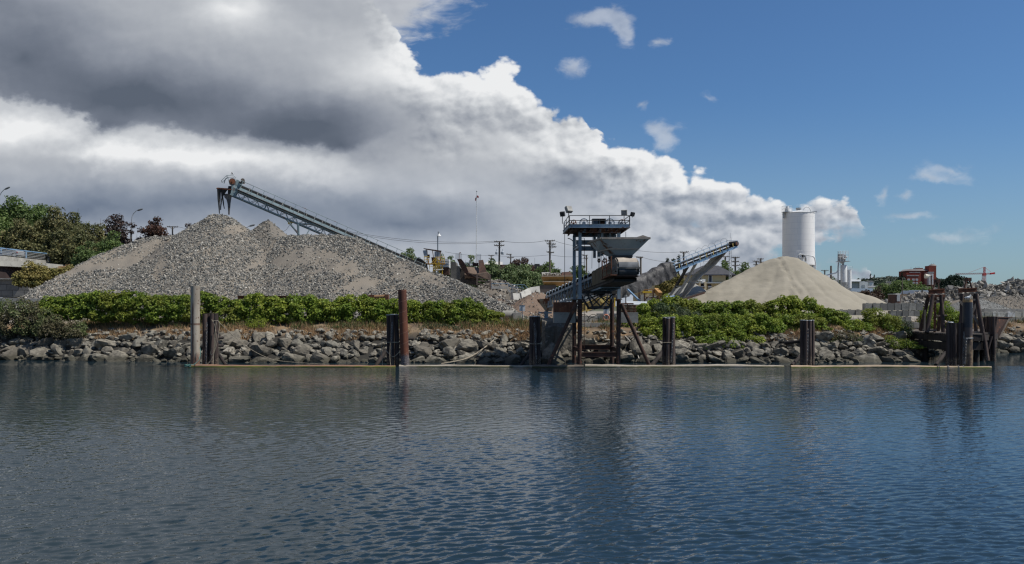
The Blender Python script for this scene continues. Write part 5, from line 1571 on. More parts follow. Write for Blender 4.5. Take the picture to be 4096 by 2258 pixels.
# railing
def railing(pts, h, z0, n, m, parent, rails=(1.0, .5), r=.028, kick=None):
    mb = MB()
    for a, b in zip(pts[:-1], pts[1:]):
        a, b = Vector(a), Vector(b)
        for k in range(n + 1):
            p = lerp(a, b, k / n); mb.bar(p, p + Vector((0, 0, h)), r * 1.7)
        for q in rails:
            mb.tube([a + Vector((0, 0, h * q)), b + Vector((0, 0, h * q))], r, 6)
    return mb.build('railing', m, parent)
RH_ = P(0, 863, 61.2).z - FZ - .1
railing([(x0 + .02, y0, FZ + .1), (x1 - .02, y0, FZ + .1)], RH_, FZ, 3, M['darksteel'], TW)
railing([(x0b - .05, y1, FZ + .1), (x0 - .02, y0, FZ + .1)], RH_, FZ, 2, M['darksteel'], TW)
railing([(x1, y0, FZ + .1), (x1, y1, FZ + .1)], RH_, FZ, 2, M['darksteel'], TW)
railing([(x0b, y1, FZ + .1), (x1 - .05, y1, FZ + .1)], RH_, FZ, 3, M['bluesteel'], TW)
# sheave wheels
def wheel(px, D, r, tilt, m):
    c = P(px, 886, D); c.z = FZ + .1 + r; ax = Vector((math.sin(tilt), math.cos(tilt), 0))
    mb = MB(); mb.ring(c, ax, r - .035, .04, 26, 6); mb.ring(c, ax, .07, .05, 12, 6)
    u = Vector((math.cos(tilt), -math.sin(tilt), 0)); vv = Vector((0, 0, 1))
    for k in range(6):
        a = k * math.pi / 3 + .5; e = u * math.cos(a) + vv * math.sin(a); mb.bar(c + e * .05, c + e * (r - .04), .035)
    w_ = mb.build('sheave_wheel', m, TW)
    mb = MB(); mb.box(c + Vector((0, 0, -r - .02)), (.5, .3, .1)); mb.bar(c + ax * .08, c + ax * .08 + Vector((0, 0, -r)), .06); mb.build('bearing_block', M['bluesteel'], w_)
wheel(2294, 63.4, .32, .9, M['rust']); wheel(2336, 62.8, .34, .1, M['bluesteel']); wheel(2440, 62.8, .34, .1, M['bluesteel']); wheel(2488, 63.4, .33, .5, rusty('rusted_wheel_paint', (.24, .30, .34), .7))
# winch house in the middle
c = P(2396, 880, 63.2); mb = MB()
hw, hh, hd = 52 * 63.2 / F / 2, 38 * 63.2 / F, .9
cz = FZ + .02
for (dx_, w_) in ((-hw + .04, .08), (hw - .04, .08), (.02, .06)):
    mb.box((c.x + dx_, 63.0, cz + hh / 2), (w_, .08, hh))
mb.box((c.x, 63.8, cz + hh / 2), (hw * 2, .05, hh)); mb.box((c.x, 63.4, cz + hh + .02), (hw * 2 + .06, .92, .05))
mb.box((c.x - hw + .02, 63.4, cz + hh / 2), (.04, .72, hh)); mb.box((c.x + hw - .02, 63.4, cz + hh / 2), (.04, .72, hh)); mb.box((c.x - hw * .55, 63.02, cz + hh / 2), (hw * .75, .03, hh * .95))
wn_ = mb.build('winch_house', rusty('dark_winch_paint', (.05, .075, .095), .4), TW)
mb = MB(); mb.cyl((c.x + .05, 63.4, cz + .32), (c.x + hw - .08, 63.4, cz + .32), .2, n=18); mb.build('winch_drum', M['rust'], wn_)
# floodlights
def flood(px, py, D, post, m, face, tilt, s=.38):
    c = P(px, py, D); Mx = Matrix.Rotation(face, 3, 'Z') @ Matrix.Rotation(tilt, 3, 'X')
    mb = MB(); mb.box(c, (s, s * .55, s), M=Mx); mb.box(c + Mx @ Vector((0, -s * .30, 0)), (s * .9, .03, s * .9), M=Mx)
    f_ = mb.build('floodlight', m, TW)
    mb = MB(); mb.tube([Vector((c.x, c.y + .1, post)), c + Vector((0, .1, -s * .3))], .03, 6); mb.build('lamp_post', M['darksteel'], f_)
GR_ = plain('weathered_grey_casing', (.34, .33, .30), (.22, .21, .19), 3, .7, 0, .1)
flood(2275, 839, 61.6, FZ + RH_, GR_, .5, -.5, .46); flood(2250, 857, 66.2, FZ + RH_, M['darksteel'], -.5, .4, .36); flood(2497, 852, 62.5, FZ + RH_, GR_, -.3, .25, .42); flood(2530, 858, 61.5, FZ + RH_, M['darksteel'], .7, .35, .30)
# hanging counterweights
def counterweight(label, px0, px1, py0, py1, py2, D, cab, plates):
    t = thing('counterweight', label, 'counterweight', P((px0 + px1) / 2, py2, D), 'counterweights hung from the tower')
    w_ = (px1 - px0) * D / F; cx = (px0 + px1) / 2
    a, b, c_ = P(cx, py0, D), P(cx, py1, D), P(cx, py2, D)
    mb = MB(); mb.box(((b + c_) / 2), (w_, 1.5, b.z - c_.z)); mb.build('concrete_block', M['concrete'], t)
    mb = MB()
    if plates:
        rn = random.Random(2); n = 6; h = (a.z - b.z)
        for i in range(n):
            mb.box((b.x + rn.uniform(-.08, .08) - .05, D + rn.uniform(-.1, .1), b.z + .003 + (i + .5) * h / n), (w_ * (1 - .05 * i) * rn.uniform(.85, 1), 1.2, h / n * .86), rz=rn.uniform(-.08, .08))
    else:
        h = a.z - b.z; mb.box((b.x - .12, D - .1, b.z + h / 2 + .004), (w_ * .86, 1.25, h)); mb.box((b.x + w_ * .34, D - .45, b.z + h / 2 + .002), (w_ * .30, .9, h * .97))
    mb.build('steel_ballast', M['rust'], t)
    mb = MB(); p = P(cab, 906, 64); mb.tube([Vector((p.x, D, a.z)), Vector((p.x, D, FZ - .08))], .022, 6); mb.build('cable', M['wire'], t)
    mb = MB(); mb.tube([Vector((p.x, D, a.z - .02)), Vector((p.x, D, a.z + .55))], .05, 8); mb.ring(Vector((p.x, D, a.z + .5)), (0, 1, 0), .09, .03, 12, 5); mb.build('shackle', M['galv'], t)
counterweight('square concrete counterweight topped by a plain rust red steel box, left of the tower', 2214, 2299, 1210, 1250, 1292, 64.4, 2260, False)
counterweight('square concrete counterweight topped by stacked rusty plates, right of the tower', 2480, 2547, 1213, 1250, 1291, 64.4, 2506, True)

# ------------------------------------------------------------------ the loading boom with its hopper
BC = thing('loading_boom', 'long belt conveyor boom with blue trestle passing through the tower towards the water', 'conveyor', P(2300, 1150, 68))
A_, B_ = P(2212, 1196, 80), P(2506, 1077, 56.4)
ax = (B_ - A_).normalized(); sd = ax.cross(Vector((0, 0, 1))).normalized(); upv = sd.cross(ax).normalized(); LEN = (B_ - A_).length
def bp(s, x, z): return A_ + ax * s + sd * x + upv * z
hw = .70
mb = MB()
for x in (-hw, hw):
    mb.bar(bp(0, x, .12), bp(LEN, x, .12), .1, .18); mb.bar(bp(0, x, -.85), bp(LEN - 4, x, -.85), .1, .14)
    n = 17
    for i in range(n):
        s0, s1 = (LEN - 4) * i / n, (LEN - 4) * (i + 1) / n
        mb.bar(bp(s0, x, -.85), bp(s0, x, .05), .07); mb.bar(bp(s0, x, -.85), bp(s1, x, .05), .05)
for i in range(18):
    s0 = (LEN - 4) * i / 17; mb.bar(bp(s0, -hw, -.85), bp(s0, hw, -.85), .06); mb.bar(bp(s0, -hw, .0), bp(s0, hw, .0), .06)
mb.build('truss', M['bluesteel'], BC)
mb = MB()
rows = []
for i in range(25):
    s = LEN * i / 24; rows.append([bp(s, x, z) for x, z in ((-.62, .50), (-.36, .34), (0, .30), (.36, .34), (.62, .50))])
mb.sheet(rows, upv * -.03); mb.build('belt', M['rubber'], BC)
mb = MB(); mb.sheet([[bp(LEN * i / 24, x, -.12) for x in (-.6, 0, .6)] for i in range(25)], upv * -.03); mb.build('return_belt', M['rubber'], BC)
WI = plain('pale_idler_steel', (.46, .52, .56), (.30, .36, .40), 3, .5, .2, 0)
for i in range(16):
    s = .6 + i * 1.32
    if s > LEN - 5: break
    mb = MB()
    for x in (-1, 1):
        mb.tube([bp(s, x * .72, .1), bp(s, x * .74, .42), bp(s, x * .66, .58), bp(s, x * .56, .56)], .045, 6)
    mb.tube([bp(s, -.72, .1), bp(s, .72, .1)], .04, 6)
    br = mb.build('idler_bracket', WI, BC)
    mb = MB(); mb.cyl(bp(s, -.64, .44), bp(s, -.30, .24), .075, n=10); mb.cyl(bp(s, -.29, .22), bp(s, .29, .22), .075, n=10); mb.cyl(bp(s, .30, .24), bp(s, .64, .44), .075, n=10)
    mb.build('roller', M['rubber'], br)
# mesh side guards near the head, both sides
def guard(s0, s1, x, z0, z1, n, parent):
    mb = MB()
    for i in range(n):
        a, b = lerp(s0, s1, i / n) + .03, lerp(s0, s1, (i + 1) / n) - .03
        mb.prism([bp(a, x, z0), bp(b, x, z0), bp(b, x, z1), bp(a, x, z1)], sd * .02)
    p = mb.build('guard_panel', rusty('olive_mesh', (.075, .062, .035), .35, (.05, .045, .03)), parent)
    mb = MB()
    for i in range(n + 1):
        s = lerp(s0, s1, i / n); mb.bar(bp(s, x - .035, z0), bp(s, x - .035, z1), .045)
    for z in (z0, (z0 + z1) * .5, z1):
        mb.bar(bp(s0, x - .035, z), bp(s1, x - .035, z), .045)
    mb.build('guard_frame', plain('faded_yellow_edge', (.26, .21, .09), (.14, .11, .06), 3, .7, 0, 0), p)
for i, (s, z) in enumerate([(LEN - 9.4, .4), (LEN - 8.3, .55), (LEN - 7.2, .7)]):
    guard(s, s + 1.05, -.80, -.45, z + .1, 1, BC)
guard(LEN - 6.1, LEN - .9, -.80, -.55, .80, 5, BC)
guard(LEN - 6.1, LEN - .9, .80, -.55, .5, 5, BC)
mb = MB()
for x in (-.78, .78):
    mb.ibeam(bp(LEN - 9.6, x, -.66), bp(LEN - .3, x, -.66), .14, .22, .025)
for i in range(8):
    mb.bar(bp(LEN - 9 + i * 1.2, -.8, -.68), bp(LEN - 9 + i * 1.2, .8, -.68), .1, .14)
mb.prism([bp(LEN - 6, -.8, -.8), bp(LEN - .3, -.8, -.8), bp(LEN - .3, .8, -.8), bp(LEN - 6, .8, -.8)], upv * .03)
mb.build('underframe', M['darksteel'], BC)
# lifting cradle that hangs under the boom inside the tower
mb = MB(); s = LEN - 6.6
for x in (-1.15, 1.15):
    mb.bar(bp(s, x, -.8), bp(s, x * .55, -2.05), .14); mb.bar(bp(s - 2.2, x, -.8), bp(s - 1.2, x * .55, -2.05), .12); mb.bar(bp(s, x * .55, -2.05), bp(s - 1.2, x * .55, -2.05), .14)
    mb.bar(bp(s - .1, x, -.85), bp(s - .1, 0, -2.0), .09)
    for k in range(4):
        mb.bar(bp(s - .3 * k, x * (.62 + .08 * k), -2.0 + .3 * k), bp(s - .3 * k, -x * .3, -1.0), .07)
mb.bar(bp(s, -.75, -2.05), bp(s, .75, -2.05), .2, .16); mb.bar(bp(s - 1.2, -.75, -2.05), bp(s - 1.2, .75, -2.05), .16); mb.bar(bp(s, -1.2, -.95), bp(s, 1.35, -.95), .22, .24)
mb.build('cradle', M['darksteel'], BC)
for i, (px, py, s) in enumerate([(2396, 1046, LEN - 7.6), (2419, 1046, LEN - 7.3)]):            # pulley blocks on their ropes
    c = P(px, py, 62.5); mb = MB()
    mb.ring(c + Vector((0, 0, .05)), (1.6 if i == 0 else .5, 1, 0), .13, .045, 16, 6); mb.bar(c + Vector((0, 0, .3)), c + Vector((0, 0, -.42)), .05); mb.tube([c + Vector((0, 0, -.4)), Vector((c.x - .1, c.y, P(0, 1110, 62.5).z))], .03, 6)
    for dx_ in (-.1, .1):
        mb.tube([c + Vector((dx_, 0, .15)), Vector((c.x + dx_ * 1.4, c.y, FZ - .2))], .014, 5)
    mb.build('pulley_block', M['darkrust'], BC)
mb = MB()
for px in (2370, 2408, 2436, 2448):
    p = P(px, 900, 63); mb.tube([Vector((p.x, p.y, FZ - .1)), Vector((p.x - .05, p.y, P(0, 1075, 63).z))], .015, 5)
mb.build('hoist_rope', M['wire'], BC)
# head: curved rubber flap hood, steel front, take-up drum
hx = .70
mb = MB()
def hp_(x, d, z): return bp(LEN + d, x, z * .60 + .15)
prof = [(-1.2, .92), (-.25, 1.02), (.1, .95), (.34, .70), (.42, .42)]
mb.sheet([[hp_(x, d, z + (.05 * math.sin(x * 5 + d * 3))) for x in (-hx * .93, -hx * .5, -.2, .2, hx * .5, hx * .93)] for d, z in prof], ax * -.04)
mb.build('hood_flap', plain('dusty_belting', (.44, .38, .31), (.33, .285, .235), 1.6, .9, 0, .2, 10), BC)
mb = MB(); mb.sheet([[hp_(x, d, z) for x in (-hx * .95, -.5, .5, hx * .95)] for d, z in ((.43, .44), (.52, .10), (.50, -.16))], ax * -.04)
mb.build('front_flap', plain('dusty_grey_belting', (.20, .205, .21), (.13, .135, .14), 2.2, .85, 0, .2, 10), BC)
mb = MB()
for x in (-hx, hx):
    mb.prism([hp_(x, -1.3, -.9), hp_(x, .35, -.9), hp_(x, .5, -.2), hp_(x, .3, .55), hp_(x, -.1, .95), hp_(x, -1.3, .85)], sd * (.05 if x > 0 else -.05))
mb.box(hp_(0, .46, -.22), (1.5, .1, .1))
mb.build('head_plate', plain('dusty_grey_steel', (.21, .19, .165), (.13, .12, .105), 1.5, .8, 0, .15), BC)
mb = MB(); mb.cyl(hp_(-.62, .12, -.52), hp_(.62, .12, -.52), .32, n=26); mb.cyl(hp_(-.85, .12, -.52), hp_(.85, .12, -.52), .06, n=10); mb.build('head_pulley', plain('polished_belt', (.035, .035, .036), (.06, .06, .06), 2, .5, 0, .05), BC)
mb = MB(); mb.prism([hp_(-.74, .3, -1.0), hp_(.74, .3, -1.0), hp_(.74, -1.2, -1.1), hp_(-.74, -1.2, -1.1)], upv * -.06); mb.build('drip_tray', M['darkrust'], BC)
mb = MB()
for (z, d) in ((-.75, 0), (-.1, 0), (.25, 0), (.85, 0)):
    mb.bar(hp_(.95, -2.2, z), hp_(1.05, .1, z), .045)
for d in (-2.2, -1.1, .1):
    mb.bar(hp_(1.05, d, -1.0), hp_(1.05, d, 1.15), .06)
mb.prism([hp_(.76, -2.4, -.95), hp_(1.15, -2.4, -.95), hp_(1.2, .4, -.95), hp_(.76, .4, -.95)], upv * -.05)
mb.build('side_platform', M['rust'], BC)
# the receiving hopper above the head
HP = MB(); D0, D1 = 58.3, 62.9
zr = P(0, 957, D0).z; zr2 = P(0, 962, D0).z
fl, fr = G(2406, D0, zr), G(2598, D0, zr)
bl, br_ = G(2353, D1, zr), G(2531, D1, zr)
zm, zl = P(0, 996, D0 + .6).z, P(0, 1024, D0 + 1).z
ml, mr = G(2437, D0 + .75, zm), G(2557, D0 + .75, zm); mbl, mbr = G(2391, D1 - 1.0, zm - .02), G(2500, D1 - 1.0, zm - .02)
ll, lr = G(2466, D0 + 1.2, zl), G(2528, D0 + 1.2, zl); lbl, lbr = G(2436, D1 - 2.2, zl), G(2490, D1 - 2.2, zl)
t_ = .04
for a, b, c, d, nrm in ((fl, fr, mr, ml, (0, 1, 0)), (ml, mr, lr, ll, (0, 1, 0)), (bl, fl, ml, mbl, (1, 0, 0)), (mbl, ml, ll, lbl, (1, 0, 0)), (fr, br_, mbr, mr, (-1, 0, 0)), (mr, mbr, lbr, lr, (-1, 0, 0)), (br_, bl, mbl, mbr, (0, -1, 0)), (mbr, mbl, lbl, lbr, (0, -1, 0))):
    HP.prism([a, b, c, d], Vector(nrm) * t_)
hpo = HP.build('hopper', rusty('pale_blue_hopper_paint', (.42, .48, .50), .48, (.34, .40, .43), (.20, .10, .055), 1.2), BC, smooth=False)
mb = MB()
for a, b in ((fl, fr), (bl, fl), (fr, br_), (br_, bl)):
    mb.bar(a + Vector((0, 0, .06)), b + Vector((0, 0, .06)), .16, .13)
for a, b in ((ml, mr), (mbl, ml)):
    mb.bar(a + Vector((0, -.03, 0)), b + Vector((0, -.03, 0)), .07, .10)
mb.prism([fr + Vector((-.9, 0, .13)), fr + Vector((-.05, 0, .13)), fr + Vector((-.45, 0, .27))], (0, .1, 0))
mb.build('rim', plain('dusty_rim_steel', (.36, .32, .27), (.25, .21, .17), 2, .8, 0, .15), hpo)
mb = MB()
for i in range(7):
    y = lerp(D1 - 2.0, D0 + 1.4, i / 6); k = i / 6
    p = lerp(mbl, ml, .25 + .6 * k); q = lerp(lbl, ll, .25 + .6 * k); mb.bar(p + Vector((-.08, 0, .12)), q + Vector((-.05, 0, .25)), .06)
mb.build('rib', M['darksteel'], hpo)
mb = MB(); mb.box(lerp(lbl, lr, .5) + Vector((0, 0, -.2)), (1.35, 2.3, .42)); mb.build('throat', M['darksteel'], hpo)
for a, b in ((ll, hp_(-.6, -1.2, .7)), (lr, hp_(.6, -1.2, .7)), (lbl, bp(LEN - 5, -.75, .5)), (lbr, bp(LEN - 5, .75, .5))):
    mb = MB(); mb.bar(a, b, .12); mb.build('hopper_leg', M['darkrust'], BC)

# feed hopper and landing on the shore
fh = thing('feed_hopper', 'small flared steel feed hopper on a blue leg at the shore end of the boom', 'hopper', P(2180, 1290, 79))
mb = MB(); D = 79.4
a, b, c, d = P(2146, 1199, D - .8), P(2208, 1193, D - .8), P(2206, 1246, D - .4), P(2182, 1246, D - .4)
e, f_, g2, h2 = P(2152, 1202, D + 1), P(2212, 1198, D + 1), P(2210, 1246, D + .5), P(2188, 1246, D + .5)
for q, n_ in (((a, b, c, d), (0, .05, 0)), ((e, a, d, h2), (.05, 0, 0)), ((b, f_, g2, c), (-.05, 0, 0)), ((f_, e, h2, g2), (0, -.05, 0))):
    mb.prism(q, n_)
mb.build('bin', rusty('grey_bin_paint', (.24, .24, .23), .5, (.32, .26, .17)), fh)
mb = MB(); mb.bar(P(2185, 1246, D), P(2185, 1284, D), .35, .35); mb.build('leg', M['skyblue'], fh)
mb = MB(); mb.box(P(2180, 1252, D), (1.2, 1.4, .14)); mb.build('bearer', M['bluesteel'], fh)
mb = MB(); rn = random.Random(31); rows = []
for i in range(12):
    px = lerp(2168, 2304, i / 11); e = (i in (0, 11)) * .5
    rows.append([G(px + rn.uniform(-3, 3), 67.5 + e, -.6), G(px + rn.uniform(-4, 4), 67.8 + e + rn.uniform(-.12, .12), .7), G(px + rn.uniform(-3, 3), 68.15 + e + rn.uniform(-.15, .15), 1.7), G(px, 68.5 + e, 2.75 + rn.uniform(-.1, .1)), G(px, 69.2 + e, 3.2), G(px, 74.5, 3.4)])
mb.sheet(rows, (0, .8, -.5))
tag(mb.build('pier_footing', plain('rough_dark_footing', (.125, .112, .092), (.075, .068, .056), .9, .95, 0, 1.0, 3, .2, c3=(.19, .172, .14)), loc=G(2240, 70, 0), angle=.5), 'rough grey concrete footing at the shore below the loading boom', 'footing')  # concrete colour darkened to paint in the shade the footing lies in
for i, (px, py, w_, h, d, D, rz, lab) in enumerate([(2350, 1282, 1.9, .75, 1.2, 73.6, .1, 'broken concrete slab behind the tower legs, with a dark hollow under it'), (2425, 1276, 1.7, .95, 1.3, 74, -.1, 'chunky concrete block behind the lifebuoy post'), (2390, 1300, 3.0, .35, 1.5, 72.6, .04, 'flat concrete sill in front of the landing behind the tower'),
                                                     (2270, 1290, 2.6, .8, 2.2, 77, 0, 'low concrete pad under the rusty counterweight box')]):
    mb = MB(); c = P(px, py, D); mb.box(c, (w_, d, h), rz)
    o = mb.build('concrete_slab', M['concrete'], loc=c); tag(o, lab, 'concrete slab')
# landing wall with a truck tyre hoop frame
mb = MB(); c = P(2358, 1282, 72.8)
for dx_ in (-.5, .35):
    mb.ring(c + Vector((dx_, 0, 0)), (.25, 1, 0), .5, .025, 22, 5)
mb.bar(c + Vector((-.9, 0, -.35)), c + Vector((.7, 0, .5)), .04); mb.bar(c + Vector((-.5, 0, .4)), c + Vector((.9, 0, .1)), .04); mb.bar(c + Vector((-.5, 0, -.5)), c + Vector((.4, 0, -.5)), .04)
tag(mb.build('wheel_rake', M['darksteel'], loc=c), 'dark spoked wheel frame leaning on the landing behind the tower', 'farm rake')

def sign(label, px, py, w_, h, post, D):
    c = P(px, py, D); t = thing('notice_sign', label, 'sign', Vector((c.x, D, P(0, post, D).z)), 'blank white notice signs on the shore')
    mb = MB()
    for s_ in (-1, 1):
        mb.box(c + Vector((s_ * w_ * .26, 0, 0)), (w_ * .47, .03, h))
    mb.build('panel', M['white'], t)
    mb = MB(); mb.bar(Vector((c.x, D - .03, P(0, post, D).z)), c + Vector((0, -.03, h / 2)), .06); mb.bar(c + Vector((-w_ / 2, -.02, h / 2 + .02)), c + Vector((w_ / 2, -.02, h / 2 + .02)), .03); mb.build('post', plain('blue_grey_post', (.10, .17, .24), (.08, .13, .18), 2, .6, 0, 0), t)
    return t
sign('blank white two panel sign by the pipe at the end of the hedge', 2089, 1234, .50, .50, 1285, 74)
sign('blank white two panel sign above the orange lifebuoy', 2425, 1247, .50, .48, 1302, 73.0)
mb = MB(); c = P(2425, 1271, 72.9); mb.ring(c, (0, 1, 0), .235, .06, 28, 8)
lb = thing('lifebuoy', 'faded orange ring lifebuoy hanging on the sign post behind the tower', 'lifebuoy', c)
mb.build('ring', plain('faded_orange', (.55, .19, .10), (.46, .22, .15), 4, .7, 0, 0), lb)
mb = MB()
for k in range(4):
    a = k * math.pi / 2 + .78; e = Vector((math.cos(a), 0, math.sin(a))); t2 = Vector((-e.z, 0, e.x)); mb.ring(c + e * .235, t2, .066, .014, 12, 4)
mb.build('band', M['white'], lb)
# concrete pipe and block at the end of the hedge
mb = MB(); a, b = P(2012, 1262, 75.2), P(2052, 1262, 75.2)
mb.tube([a, b], .42, 24, caps=False); mb.tube([a, b], .35, 24, caps=False); mb.ring(b, (1, 0, 0), .385, .04, 24, 5)
tag(mb.build('concrete_pipe', M['concrete'], loc=a), 'short grey concrete pipe lying at the right end of the hedge', 'pipe')
mb = MB(); mb.box(P(2068, 1271, 75), (.7, .7, .9)); tag(mb.build('concrete_block', M['pale_concrete'], loc=P(2068, 1290, 75)), 'pale upright concrete block beside the concrete pipe', 'concrete block')
# ------------------------------------------------------------------ belt conveyors of the yard
def frame3(A_, B_):
    ax = (B_ - A_).normalized(); sd = ax.cross(Vector((0, 0, 1))).normalized(); up = sd.cross(ax).normalized()
    return lambda s, x, z: A_ + ax * s + sd * x + up * z, (B_ - A_).length, ax, sd, up

LC = thing('stacking_conveyor', 'long grey green truss conveyor rising left to its head over the gravel summit', 'conveyor', G(1690, 109, YARD))
A_, B_ = P(1700, 1082, 109.5), P(934, 751, 103)
bp, LEN, ax, sd, up = frame3(A_, B_)
mb = MB(); wd = .62
for x in (-wd, wd):
    mb.bar(bp(0, x, .10), bp(LEN, x, .10), .10, .30)
mb.build('stringer', plain('pale_green_stringer', (.36, .45, .46), (.28, .36, .37), 1, .6, 0, 0.05, c3=(.20, .17, .14)), LC)
mb = MB()
for x in (-wd, wd):
    mb.bar(bp(LEN * .18, x, -.98), bp(LEN, x, -.98), .12, .14); mb.bar(bp(LEN * .18, x, -.28), bp(LEN, x, -.28), .09, .12)
    n = 17
    for i in range(n):
        s0, s1 = lerp(LEN * .18, LEN, i / n), lerp(LEN * .18, LEN, (i + 1) / n); sm = (s0 + s1) / 2
        mb.bar(bp(s0, x, -.95), bp(sm, x, -.30), .055); mb.bar(bp(sm, x, -.30), bp(s1, x, -.95), .055)
        if i % 3 == 1: mb.bar(bp(sm, x, -.98), bp(sm, x, .0), .09)
for i in range(14):
    s0 = lerp(LEN * .2, LEN, i / 13); mb.bar(bp(s0, -wd, -.98), bp(s0, wd, -.98), .06); mb.bar(bp(s0, -wd, -.98), bp(s0, wd, -.28), .045); mb.bar(bp(s0, -wd, -.28), bp(s0, wd, -.28), .05)
mb.build('truss', M['greensteel'], LC)
mb = MB()
mb.sheet([[bp(LEN * i / 20, x, z) for x, z in ((-.56, .56), (-.3, .40), (0, .36), (.3, .40), (.56, .56))] for i in range(21)], up * -.03); mb.build('belt', M['rubber'], LC)
mb = MB(); mb.sheet([[bp(LEN * i / 20, x, -.12) for x in (-.5, .5)] for i in range(21)], up * -.03); mb.build('return_belt', M['rubber'], LC)
mb = MB()
for s_ in (-.58, .58):
    mb.bar(bp(0, s_, .42), bp(LEN - .6, s_, .42), .03, .26)
mb.build('skirt_board', M['rubber'], LC)
for i in range(24):
    s = .7 + i * (LEN - 1.5) / 23; mb = MB()
    mb.tube([bp(s, -.64, .1), bp(s, -.66, .42), bp(s, -.62, .66)], .05, 6); mb.tube([bp(s, -.64, .12), bp(s, .64, .12)], .04, 6); mb.tube([bp(s, .64, .1), bp(s, .66, .42), bp(s, .62, .66)], .05, 6)
    mb.build('idler_bracket', plain('pale_idler_grey', (.40, .39, .36), (.26, .25, .23), 3, .6, .1, 0) if i == 0 else bpy.data.materials['pale_idler_grey'], LC)
mb = MB()
for i in range(19):
    s = .4 + i * (LEN - 1.2) / 18; mb.bar(bp(s, -1.02, -.05), bp(s, -1.02, 1.02), .05); mb.bar(bp(s, -1.02, -.05), bp(s, -.62, -.05), .05)
mb.tube([bp(.3, -1.02, 1.02), bp(LEN - .5, -1.02, 1.02)], .035, 6); mb.tube([bp(.3, -1.02, .55), bp(LEN - .5, -1.02, .55)], .022, 6)
mb.build('handrail', M['greensteel'], LC)
mb = MB(); mb.prism([bp(.3, -1.04, -.06), bp(LEN - .5, -1.04, -.06), bp(LEN - .5, -.66, -.06), bp(.3, -.66, -.06)], up * -.05); mb.build('walkway', M['galv'], LC)
# head end
mb = MB()
for x in (-wd - .05, wd + .05):
    mb.prism([bp(LEN - .6, x, -1.05), bp(LEN - .1, x, -1.05), bp(LEN + .3, x, .35), bp(LEN - .1, x, 1.0), bp(LEN - .7, x, .9)], sd * .05)
mb.build('head_plate', M['greensteel'], LC)
mb = MB(); mb.cyl(bp(LEN + .35, -.72, .55), bp(LEN + .35, .72, .55), .38, n=24); hpul = mb.build('head_pulley', plain('rubber_lagging', (.16, .15, .14), (.10, .095, .09), 2, .7, 0, .1), LC)
mb = MB(); mb.cyl(bp(LEN + .35, -.76, .55), bp(LEN + .35, -.725, .55), .33, n=20); mb.cyl(bp(LEN + .35, -.95, .55), bp(LEN + .35, -.76, .55), .1, n=12); mb.build('hub', M['rust'], hpul)
mb = MB(); mb.cyl(bp(LEN - .7, -.9, 1.15), bp(LEN - .7, .1, 1.15), .24, n=16); mb.box(bp(LEN - .7, -.4, .88), (.5, .8, .12)); mb.cyl(bp(LEN - .7, -1.0, 1.15), bp(LEN - .7, -.9, 1.15), .15, n=14); mb.build('drive_motor', plain('greasy_motor', (.10, .09, .08), (.2, .15, .12), 4, .6, .2, 0), LC)
mb = MB()
for x in (-.8, .8):
    mb.tube([bp(LEN + .1, x, 1.1), bp(LEN + .6, x, 1.25), bp(LEN + 1.2, x, .9), bp(LEN + 1.5, x, .1)], .03, 6); mb.tube([bp(LEN + 1.1, x, .95), bp(LEN + .6, x, .2)], .02, 5)
mb.tube([bp(LEN + 1.2, -.8, .9), bp(LEN + 1.2, .8, .9)], .03, 6); mb.tube([bp(LEN + 1.5, -.8, .1), bp(LEN + 1.5, .8, .1)], .035, 6); mb.tube([P(896, 735, 103), P(902, 716, 103), P(910, 714, 103)], .05, 6)
mb.build('guard_rail', M['greensteel'], LC)
# discharge chute with torn rubber strips
mb = MB(); c0, c1, c2, c3 = P(867, 755, 102.3), P(927, 759, 102.3), P(927, 757, 104), P(870, 753, 104)
mb.bar(c0, c1, .1); mb.bar(c3, c2, .1); mb.bar(c0, c3, .1); mb.build('chute_frame', M['rust'], LC)
def strip(pts, D, m, w_=None):
    L_ = [P(a, y, D) for a, b, y in pts]; R_ = [P(b, y, D + .15 * math.sin(i)) for i, (a, b, y) in enumerate(pts)]
    mb = MB(); mb.sheet([[l, lerp(l, r, .5) + Vector((0, -.06, 0)), r] for l, r in zip(L_, R_)], (0, .04, 0)); mb.build('rubber_strip', m, LC)
strip([(868, 884, 757), (869, 883, 775), (870, 882, 798), (872, 879, 815), (874, 879, 835), (876, 879, 856)], 102.3, M['rubber'])
strip([(882, 912, 758), (884, 903, 770), (885, 894, 784), (886, 890, 796)], 102.4, M['rubber'])
strip([(884, 889, 795), (882, 887, 812), (880, 885, 826), (880, 884, 841)], 102.9, plain('worn_grey_strip', (.24, .22, .20), (.15, .14, .13), 3, .9, 0, .1))
strip([(888, 893, 790), (890, 895, 806), (892, 896, 820), (896, 899, 836)], 103.2, M['rubber'])
strip([(896, 928, 776), (897, 926, 790), (906, 924, 800), (910, 922, 815), (912, 920, 838), (913, 918, 860)], 102.6, plain('worn_dark_strip', (.085, .08, .075), (.15, .14, .13), 2, .9, 0, .1))
strip([(913, 930, 745), (911, 929, 760), (911, 928, 777)], 102.5, M['rubber'])
